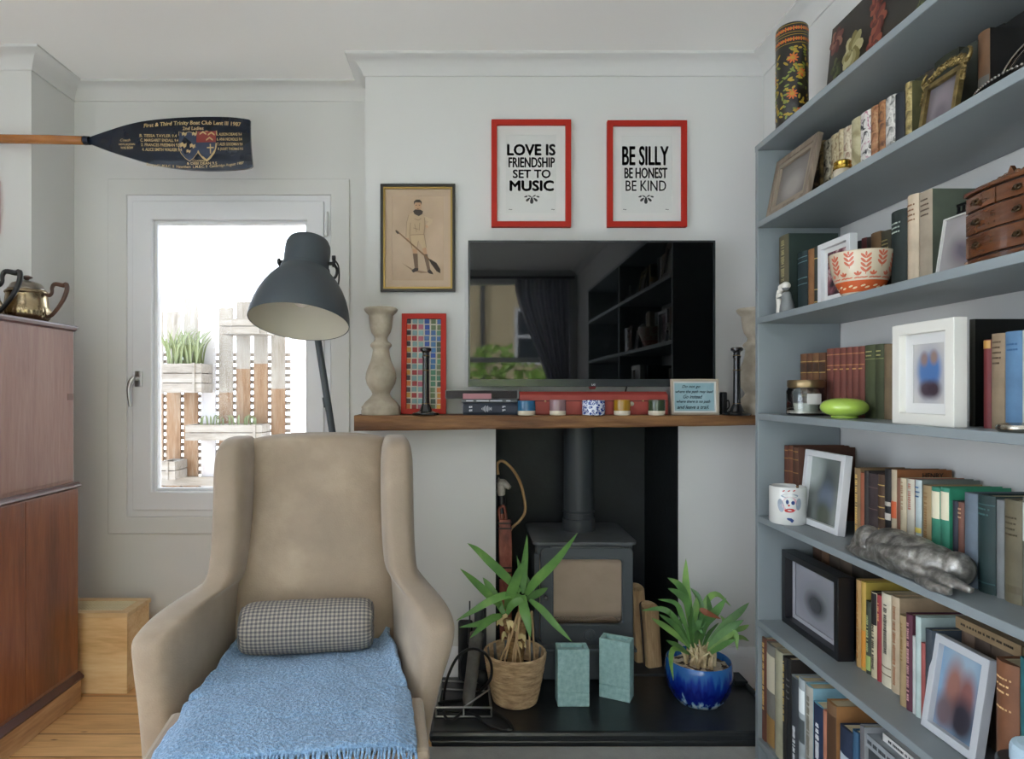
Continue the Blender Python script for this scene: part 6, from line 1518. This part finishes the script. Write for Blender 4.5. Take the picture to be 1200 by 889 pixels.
for y, z, r, s in ((1.95, TTOP+.19, .035, 9), (1.52, TTOP+.28, .028, 10), (1.58, TTOP+.16, .02, 11), (1.8, TTOP+.12, .03, 13)): blossom(b, y, z, r, 5, .9, s)
b.build('painted_leaves', gr, fp, recalc=False)

R90 = -PI/2
oldw = MWOOD('weathered frame wood', '5f5347', '7a6c5e', '918374', 'z', 8, .6)
picframe('photo_frame', 'brown wooden photo frame leaning at the left end of the highest enclosed shelf', 'photo frame', (.948, 1.93, T1), R90, .245, .19, .02, .016, oldw, MPHOTO('grey portrait print', '5c5752', [(.5, .5, .75, '77706b'), (.5, .35, .4, '9a928c')], .4), lean=.2, inner=(.012, M('pale worn slip', '8d8070', .6)))
picframe('photo_frame', 'white framed print of purple blossom behind the patterned bowl', 'photo frame', (.985, 1.735, T2), R90, .152, .175, .016, .022, M('white frame', 'c9cacb', .45, k=1.15), flor('purple blossom print', ['2b1c24', '5a2c38', '8a4a54', 'c9b0ac'], 22), mount=M('white mount', 'd6d6d4', .7), mw=.012)
picframe('photo_frame', 'small clear framed blurred photo beside the miniature drawers', 'photo frame', (.962, 1.245, T2), R90, .155, .118, .003, .008, M('clear acrylic edge', 'c2c2bc', .2), MPHOTO('lilac blurred print', '8b8788', [(.5, .4, .45, '56525c'), (.6, .85, .5, '9a9798')], .2), lean=.15)
picframe('photo_frame', 'deep white box frame with blurred blue photo on the third shelf', 'photo frame', (.951, 1.348, T3), R90, .184, .218, .024, .027, M('cream white frame', 'd2d0c8', .45, k=1.1), MPHOTO('blue people print', 'c4c2be', [(.5, .48, (.6, .62), '9a9cab'), (.36, .55, (.3, .34), '5578a8'), (.62, .58, (.3, .34), '4a78b4'), (.5, .48, (.34, .34), '4f74a8'), (.34, .74, .16, '8a7470'), (.64, .76, .16, '937a70'), (.4, .24, (.3, .2), '4a3c46'), (.62, .24, (.3, .2), '40323c')], .3), mount=M('white mount', 'd6d6d4'), mw=.022)
picframe('photo_frame', 'white photo frame with blurred grey green print beside the painted mug', 'photo frame', (1.008, 1.858, T4), R90, .208, .222, .018, .022, M('white frame', 'c9cacb'), MPHOTO('grey green print', '7a807c', [(.5, .55, .5, '5a6060'), (.55, .4, .3, '5f6a7a'), (.5, .1, .3, '4a5044'), (.1, .8, .4, '98a09c')], .2), lean=.1)
picframe('photo_frame', 'black box frame with blurred grey photo at the left of the fifth shelf', 'photo frame', (1.0, 1.893, T5), R90, .312, .229, .02, .045, M('black frame', '16161a', .35), MPHOTO('pale grey baby print', '9c9ca4', [(.5, .45, .55, '84848c'), (.45, .4, .28, '3a3a40')], .25), mount=M('grey mount', 'a5a5ac', .7), mw=.012)
picframe('photo_frame', 'silver white photo frame with blurred couple leaning on the fifth shelf', 'photo frame', (.992, 1.333, T5), R90, .15, .205, .017, .02, M('silver white frame', 'b5b8bc', .35, k=1.15), MPHOTO('blue sky couple print', '7d9ab4', [(.5, .95, .5, '9ab0c2'), (.36, .5, (.3, .5), '9a6a60'), (.66, .5, (.26, .4), '8a5a58'), (.62, .22, (.4, .35), '33303c'), (.2, .2, .3, '6a5a60')], .3), lean=.15)

# ornate gilt frame
gf, T, y = picframe('gilt_frame', 'small ornate gilt frame with scrolled crest on the highest enclosed shelf', 'photo frame', (.975, 1.345, T1), R90, .105, .118, .011, .012, MP('antique gilt', [(.3, '5f5030'), (.6, '94804f'), (.8, 'b8a574')], 'noise', 40, rough=.4, metal=.7), MPHOTO('faded violet print', '5f5a60', [(.5, .5, .5, '756a70'), (.5, .3, .3, '5a5058')], .3), lean=.16)
b = B(); b.T = T
for k in range(15):
    u = -1 + 2*k/14; x = u*.058; zc = .122 + .014*(1 - u*u)
    for j in range(3):
        q = RND.uniform(0, 6.28); b.tube([(x + .007*math.cos(q + s*.9)*(1 - s/9), .004 + .002*j, zc + .006*j*(1-abs(u)*.5) + .007*math.sin(q + s*.9)*(1 - s/9)) for s in range(7)], [.0032, .0028, .0016], 6)
for s in (-1, 1):
    for k in range(5): 
        q = k*1.3; b.tube([(s*(.057 + .004*math.cos(q + j)), .004, .118 - k*.008 + .005*math.sin(q + j)) for j in range(6)], [.0034, .002], 6)
    b.tube([(s*.054, .005, .12), (s*.066, .005, .128), (s*.066, .005, .142), (s*.058, .005, .15)], [.005, .004, .002], 6, smooth=3)
b.build('crest', MATS['antique gilt'], gf, local=True, smooth=60)

# brass lidded jar
t = thing('small_jar', 'small glass jar with brass lid in front of the highest row of books', 'jar', (.965, 1.655, T1))
b = B(); b.lathe([(0, 0), (.02, 0), (.022, .004), (.022, .024), (.018, .028), (.018, .03), (0, .03)], n=28); b.build('jar', M('cloudy glass', 'b5ab98', .2), t, local=True, smooth=50)
b = B(); b.lathe([(.0195, .027), (.022, .029), (.022, .036), (.0195, .038), (.0205, .041), (.021, .046), (.018, .05), (0, .05)], n=28); b.build('lid', M('polished brass', 'a8893c', .25, .9), t, local=True, smooth=40)

# silver basket
t = thing('silver_basket', 'silver plated oval basket with swing handle at the right of the highest enclosed shelf', 'basket', (1.03, 1.15, T1))
sil = M('bright silver plate', 'b5b2ac', .22, 1.)
b = B(); b.T = Matrix.Diagonal((.85, 1.15, 1, 1)); b.lathe([(0, .006), (.06, .004), (.07, .0), (.075, .004), (.09, .012), (.1, .018), (.0985, .02), (.088, .015), (.07, .009), (0, .009)], n=56); b.build('dish', M('dark tarnished silver', '4a4744', .3, .9), t, local=True, smooth=50)
b = B(); b.T = Matrix.Diagonal((.85, 1.15, 1, 1))
for k in range(90): a = 2*PI*k/90; b.sphere((.1*math.cos(a), .1*math.sin(a), .019), .0028, 6, 4)
b.build('beaded_rim', sil, t, local=True, smooth=60)
b = B(); b.tube([(.0, .105*math.cos(a), .018 + .085*math.sin(a)) for a in [PI*k/20 for k in range(21)]], .0035, 8); b.tube([(.004, .098*math.cos(a), .02 + .078*math.sin(a)) for a in [PI*k/20 for k in range(21)]], .002, 8); b.build('handle', sil, t, local=True, smooth=60)
b = B()
for y in (-.06, -.035): b.box(-.055, -.049, y-.009, y+.009, .012, .085, .001)
b.sphere((-.052, -.05, .092), .007, 10, 6); b.build('strap', sil, t, local=True, smooth=40)

# embracing figurine
t = thing('figurine', 'small white and grey figurine of two embracing figures on the second shelf', 'figurine', (.958, 1.946, T2))
def fig(name, pts, rs, head, hr, mat, arm):
    b = B(); b.tube(pts, rs, 16, smooth=4); b.sphere(head, hr, 16, 10); b.tube(arm, [.006, .006, .004], 10, smooth=4)
    o = b.build(name, mat, t, local=True, smooth=70)
    md = o.modifiers.new('remesh', 'REMESH'); md.mode = 'VOXEL'; md.voxel_size = .0022; md.use_smooth_shade = True
    sm = o.modifiers.new('smooth', 'SMOOTH'); sm.iterations = 4
fig('white_figure', [(-.002, .022, 0), (-.002, .023, .03), (-.002, .026, .055), (-.002, .02, .074)], [.012, .0105, .011, .010], (-.004, .008, .079), (.011, .012, .012), M('white ceramic', 'd6d2c8', .35, k=1.1), [(-.006, .022, .062), (-.018, .004, .052), (-.016, -.014, .055)])
fig('grey_figure', [(0, -.016, 0), (0, -.016, .02), (0, -.015, .045), (0, -.013, .062)], [.022, .02, .014, .011], (-.002, -.012, .079), (.012, .013, .012), M('grey ceramic', '7a7d7e', .4), [(-.004, -.016, .055), (-.016, 0, .05), (-.014, .018, .052)])
b = B(); b.sphere((-.002, -.012, .082), (.0135, .0145, .012), 16, 10); b.build('hair', M('white ceramic', 'd6d2c8'), t, local=True, smooth=70)

# patterned bowl
Yb_, Xb = 1.592, .975
t = thing('bowl', 'cream bowl with red leaf pattern on the front of the second shelf', 'bowl', (Xb, Yb_, T2))
bprof = [(.04, 0), (.043, .004), (.047, .012), (.058, .035), (.066, .06), (.071, .085), (.073, .102)]
b = B(); b.lathe([(0, .002)] + bprof[:1] + bprof + [(.072, .104), (.07, .102), (.063, .062), (.045, .02), (0, .012)], n=72); b.build('body', M('cream glaze', 'bdb09a', .25, k=1.15, coat=.3), t, local=True, smooth=50)
def brad(z):
    for (r0, z0), (r1, z1) in zip(bprof, bprof[1:]):
        if z <= z1: return r0 + (r1-r0)*(z-z0)/(z1-z0)
    return bprof[-1][0]
def onb(a, z, l=.0006): r = brad(z) + l; return (r*math.cos(a), r*math.sin(a), z)
b = B(); b.lathe([(brad(z)+.0005, z) for z in (.006, .014, .024, .032)], n=72, cap=False); b.build('red_band', M('burnt red glaze', 'b0512a', .25, k=1.2, coat=.3), t, local=True, smooth=50)
b = B(); b2 = B()
def bleaf(bb, a, z, ang, l, w):
    pts = []
    for j in range(10):
        s = 2*PI*j/10; u = l*.5*(1 + math.cos(s)); v = w*math.sin(s); zz_ = min(.101, z + u*math.sin(ang) + v*math.cos(ang))
        pts.append(onb(a + (u*math.cos(ang) - v*math.sin(ang))/brad(zz_), zz_))
    bb.f([bb.v(p) for p in pts])
for k in range(12):
    a = 2*PI*k/12 + .12; big = k % 2 == 0; z0 = .05 if big else .066
    for j in range(3 if not big else 4):
        for s in (-1, 1): bleaf(b, a, z0 + j*.0105, PI/2 - s*.75, .0165, .0029)
    bleaf(b, a, z0 - .006, PI/2, .012, .001); bleaf(b, a, z0 + (.03 if not big else .04) - .004, PI/2, .012, .0022)
    a2 = a + PI/12
    for s in (-1, 0, 1): bleaf(b, a2, .043, PI/2 - s*.8, .011, .0024)
    for j in range(3): bleaf(b, a2 - .15 + .15*j, .037, .2, .012, .0016)
    for j in range(2): bleaf(b2, a + j*.35, .014 + .004*j, .3, .011, .002)
b.build('red_leaves', M('red leaf glaze', 'b0563c', .3, k=1.15), t, local=True, recalc=False); b2.build('pale_dashes', M('pale dash glaze', 'd9c39a', .3), t, local=True, recalc=False)

# miniature chest of drawers
cwm = MWOOD('polished figured mahogany', '3a1f0e', '532e17', '6b4025', 'y', 7, .18, k=1.0, coat=.5)
cdk = M('dark drawer gap', '241109', .6)
mc = thing('miniature_chest', 'miniature bow fronted mahogany chest of drawers on the second shelf', 'chest of drawers', (1.03, 1.15, T2))
my0, my1 = 1.237, 1.062; ymc = (my0+my1)/2
def bow(y, x=.958): u = (y - ymc)/((my0-my1)/2); return x - .014*(1 - u*u)
def plan(y0, y1, off, xb, n=14): return [(xb, y0)] + [(bow(y0 + (y1-y0)*k/n) + off, y0 + (y1-y0)*k/n) for k in range(n+1)] + [(xb, y1)]
b = B(); b.prism(plan(my0, my1, .006, 1.11), 'z', T2+.012, T2+.135); b.build('carcass', cdk, mc)
b = B(); b.prism(plan(my0+.004, my1-.004, -.002, 1.114), 'z', T2+.135, T2+.143); b.build('top', cwm, mc, bevel=.0015)
b = B(); b.prism(plan(my0+.003, my1-.003, 0, 1.112), 'z', T2, T2+.0125); b.box(1.0, 1.11, my0, my0+.003, T2+.0125, T2+.135).box(1.0, 1.11, my1-.003, my1, T2+.0125, T2+.135); b.build('base', cwm, mc, bevel=.0015)
brs = M('dark brass pull', '4a3a28', .3, .8)
def mdrawer(y0, y1, z0, z1, pulls):
    b = B(); b.prism(plan(y0, y1, .0, 1.0), 'z', z0, z1); d = b.build('drawer', cwm, mc, bevel=.0012)
    for py in pulls:
        b = B(); x = bow(py); zc = (z0+z1)/2
        b.T = Matrix.Translation((x, py, zc)) @ Matrix.Rotation(-PI/2, 4, 'Y'); b.lathe([(0, 0), (.006, 0), (.0065, .001), (.003, .002), (.0025, .005), (.004, .007), (0, .008)], n=14); b.T = None
        b.tube([(x-.003, py+.008, zc), (x-.006, py+.007, zc-.004), (x-.007, py, zc-.006), (x-.006, py-.007, zc-.004), (x-.003, py-.008, zc)], .0013, 6, smooth=3); b.build('pull', brs, d, smooth=50)
zz0 = T2 + .016
mdrawer(my0-.003, ymc+.0015, zz0+.087, zz0+.115, [1.195]); mdrawer(ymc-.0015, my1+.003, zz0+.087, zz0+.115, [1.104])
mdrawer(my0-.003, my1+.003, zz0+.044, zz0+.084, [1.195, 1.104]); mdrawer(my0-.003, my1+.003, zz0, zz0+.041, [1.195, 1.104])
b = B()
zc = T2+.143; cyc = ymc
b.prism([(cyc-.06, zc), (cyc-.045, zc+.008), (cyc-.03, zc+.006), (cyc-.018, zc+.014), (cyc-.008, zc+.012), (cyc, zc+.026), (cyc+.008, zc+.012), (cyc+.018, zc+.014), (cyc+.03, zc+.006), (cyc+.045, zc+.008), (cyc+.06, zc)], 'x', .972, .98)
for s in (-1, 1):
    for k in range(3): b.sphere((.975, cyc + s*(.012 + .014*k), zc + .011 - .002*k), (.005, .006, .006), 10, 6)
b.build('carved_crest', cwm, mc, smooth=40)
# dark iron trinket behind the clear frame
t = thing('iron_trinket', 'black iron lattice box behind the small clear photo frame', 'box', (1.03, 1.29, T2))
b = B(); b.ring(rect(-.02, .02, -.035, .035), rect(-.016, .016, -.031, .031), 'z', 0, .13)
for k in range(6): y = -.032 + .0128*k; b.box(-.021, -.017, y-.002, y+.002, .13, .148)
b.box(-.021, -.016, -.036, .036, .144, .149).box(-.021, -.016, -.036, .036, .128, .133); b.build('lattice', M('black iron', '17181a', .45, .6), t, local=True)

# candle jar
t = thing('candle_jar', 'clear glass candle jar with bronze lid at the left of the third shelf', 'candle jar', (.99, 1.882, T3))
b = B(); b.lathe([(.0, 0), (.046, 0), (.0525, .004), (.0535, .012), (.0535, .07), (.05, .08), (.046, .084), (.046, .088), (.0435, .088), (.0435, .083), (.0475, .078), (.051, .068), (.051, .012), (.046, .007), (0, .007)], n=48, cap=False); b.build('glass', MGLASS('jar glass', 'eef2f2', 1.6), t, local=True, smooth=50)
b = B(); b.lathe([(0, .008), (.0505, .008), (.0505, .036), (.046, .037), (0, .035)], n=40); b.build('wax', M('cream wax', 'cfc9bb', .5), t, local=True, smooth=50)
b = B(); b.lathe([(.0495, .082), (.0505, .084), (.0505, .101), (.0485, .104), (0, .105)], n=40); b.lathe([(.0495, .082), (.046, .083)], n=40, cap=False); b.build('lid', M('brushed bronze', '8f7c5c', .35, .9), t, local=True, smooth=40)
b = B()
for a0 in (-2.0,):
    b.grid(lambda u, v: ((.0537)*math.cos(a0 + .75*u), (.0537)*math.sin(a0 + .75*u), .034 + .03*v), 10, 2)
b.build('label', M('white paper label', 'c2c0ba', .6), t, local=True, recalc=False, solid=.0004)
# lime pebble vase
t = thing('pebble_vase', 'glossy lime green pebble shaped dish beside the candle jar', 'ornament', (.992, 1.693, T3))
b = B(); pr = [(0, .0)] + [(.03, 0), (.032, .002)] + [(.0575*math.cos(a)**.75 if math.cos(a) > 0 else 0, .029 + .0255*math.sin(a)) for a in [-1.1 + 2.5*k/16 for k in range(17)]] + [(0, .0545)]
b.lathe(pr, n=56); b.build('body', M('lime green glaze', '9cb84e', .12, k=1.2, coat=.6), t, local=True, smooth=60)
# pewter tin
t = thing('pewter_tin', 'small round pewter tin at the right front of the third shelf', 'tin', (.965, 1.12, T3))
b = B(); b.lathe([(0, 0), (.03, 0), (.034, .004), (.035, .009), (.033, .013), (.02, .016), (0, .017)], n=40); b.build('body', M('polished pewter', 'a5a196', .25, 1.), t, local=True, smooth=40)

# painted mug
rm, hm = .052, .112
t = thing('painted_mug', 'white mug with a child painted clown face on the fourth shelf', 'mug', (.970, 1.95, T4), -.40)
b = B(); b.lathe([(0, 0), (rm-.004, 0), (rm, .005), (rm, hm-.003), (rm-.002, hm), (rm-.005, hm-.002), (rm-.005, .008), (0, .008)], n=56); b.build('body', M('white glazed china', 'd6d6d2', .2, coat=.4), t, local=True, smooth=50)
b = B(); b.tube([(rm*.72, rm*.72, .09), (rm*1.1, rm*1.1, .085), (rm*1.15, rm*1.15, .05), (rm*.72, rm*.72, .025)], .006, 10, smooth=4); b.build('handle', M('white glazed china', 'd6d6d2'), t, local=True, smooth=60)
def onm(u, v, l=.0005): a = -PI/2 + (u - .0)/rm; return ((rm+l)*math.cos(a), (rm+l)*math.sin(a), v)
def dab(b, cu, cv, ru, rv, l=.0005, rot=0.):
    b.f([b.v(onm(cu + ru*math.cos(s)*math.cos(rot) - rv*math.sin(s)*math.sin(rot), cv + ru*math.cos(s)*math.sin(rot) + rv*math.sin(s)*math.cos(rot), l)) for s in [2*PI*k/16 for k in range(16)]])
b = B()
b.mi = 0; dab(b, .003, .062, .022, .024)
b.mi = 1; dab(b, -.022, .058, .009, .02, .0008, .15); dab(b, .027, .064, .008, .018, .0008, -.1); dab(b, .002, .088, .024, .006, .0008, .05)
b.mi = 2; dab(b, -.004, .07, .004, .007, .0012); dab(b, .011, .068, .005, .006, .0012); dab(b, .004, .018, .01, .004, .0008, -.3); dab(b, .007, .016, .004, .007, .0008, .4)
b.mi = 3; dab(b, .002, .045, .014, .006, .0012, .1); dab(b, .0, .06, .003, .003, .0014)
for k in range(3): dab(b, -.014 + .014*k, .102 + .001*k, .004, .0016, .0008, .5)
b.build('painted_face', [M('pink ceramic paint', 'd3a5aa', .35), M('grey blue ceramic paint', '8d97a3', .35), M('navy ceramic paint', '1f3a72', .35), M('red ceramic paint', 'b52a24', .35)], t, local=True, recalc=False)

# silver reclining figure
t = thing('silver_sculpture', 'silver sculpture of a figure crouched face down on the fourth shelf', 'sculpture', (.975, 1.42, T4))
b = B()
def E(y, x, z, ry, rx, rz, rot=0.):
    b.T = Matrix.Translation((x - .975, y - 1.42, z)) @ Matrix.Rotation(rot, 4, 'X'); b.sphere((0, 0, 0), (rx, ry, rz), 22, 14); b.T = None
E(1.545, .965, .042, .036, .03, .034, .3)      # head
E(1.575, .957, .026, .018, .016, .018)         # chin / face
E(1.475, .975, .044, .06, .045, .04, -.1)      # shoulders
E(1.41, .978, .042, .07, .048, .041)           # back
E(1.35, .98, .04, .055, .044, .037)            # hips
E(1.30, .992, .04, .032, .032, .034)           # seat
def limb(pts, r): b.tube([(x - .975, y - 1.42, z) for y, x, z in pts], r, 12, smooth=4)
limb([(1.50, .945, .045), (1.46, .932, .026), (1.52, .935, .014), (1.58, .945, .010), (1.61, .95, .008)], [.018, .016, .012, .009, .006])
limb([(1.36, .955, .045), (1.42, .936, .036), (1.47, .935, .03)], [.026, .024, .016])
limb([(1.48, .94, .03), (1.43, .928, .042), (1.36, .932, .03), (1.32, .945, .024)], [.014, .017, .016, .012])
limb([(1.47, .935, .022), (1.40, .938, .016), (1.33, .945, .014), (1.285, .95, .016)], [.016, .016, .013, .010])
limb([(1.325, .95, .024), (1.27, .945, .027), (1.215, .955, .02)], [.013, .0145, .007])
limb([(1.325, .93, .011), (1.28, .925, .011), (1.235, .93, .011)], [.010, .012, .007])
o = b.build('body', MP('brushed silver leaf', [(.3, '65625e'), (.5, '8b8883'), (.7, 'c0bdb7')], 'noise', 55, rough=.42, metal=.75, bump=.1, detail=6), t, local=True, smooth=70)
md = o.modifiers.new('remesh', 'REMESH'); md.mode = 'VOXEL'; md.voxel_size = .0032; md.use_smooth_shade = True
sm = o.modifiers.new('smooth', 'SMOOTH'); sm.iterations = 2; sm.factor = .5

# dark tin and pale blue table at the lower right edge
t = thing('grey_tin', 'dark grey round tin at the right end of the fifth shelf', 'tin', (.985, 1.135, T5))
b = B(); b.lathe([(0, 0), (.038, 0), (.04, .003), (.04, .062), (0, .062)], n=36); b.build('body', M('dark grey tin', '3a4144', .4, .4), t, local=True, smooth=40)
b = B(); b.lathe([(.0395, .06), (.0415, .061), (.0415, .075), (.038, .079), (0, .08)], n=36); b.build('lid', M('dark grey tin', '3a4144'), t, local=True, smooth=40)
pb_ = M('chipped pale blue paint', '9fb4c2', .4, k=1.1, var=.12, vscale=25)
t = thing('side_table', 'pale blue painted side table whose rounded corner shows at the lower right', 'table', (.79, .66, 0))
b = B(); b.prism(rrect(.697, .915, .45, .846, .03, 5), 'z', .716, .748); b.build('top', pb_, t, bevel=.008)
for x in (.73, .885):
    for y in (.49, .80): b = B(); b.loft([[(x + q*a, y + w*a, z) for q, w in ((-1, -1), (1, -1), (1, 1), (-1, 1))] for z, a in ((0, .012), (.716, .017))]); b.build('leg', pb_, t)
b = B(); b.ring(rect(.725, .89, .485, .805), rect(.74, .875, .5, .79), 'z', .65, .716); b.build('apron', pb_, t)
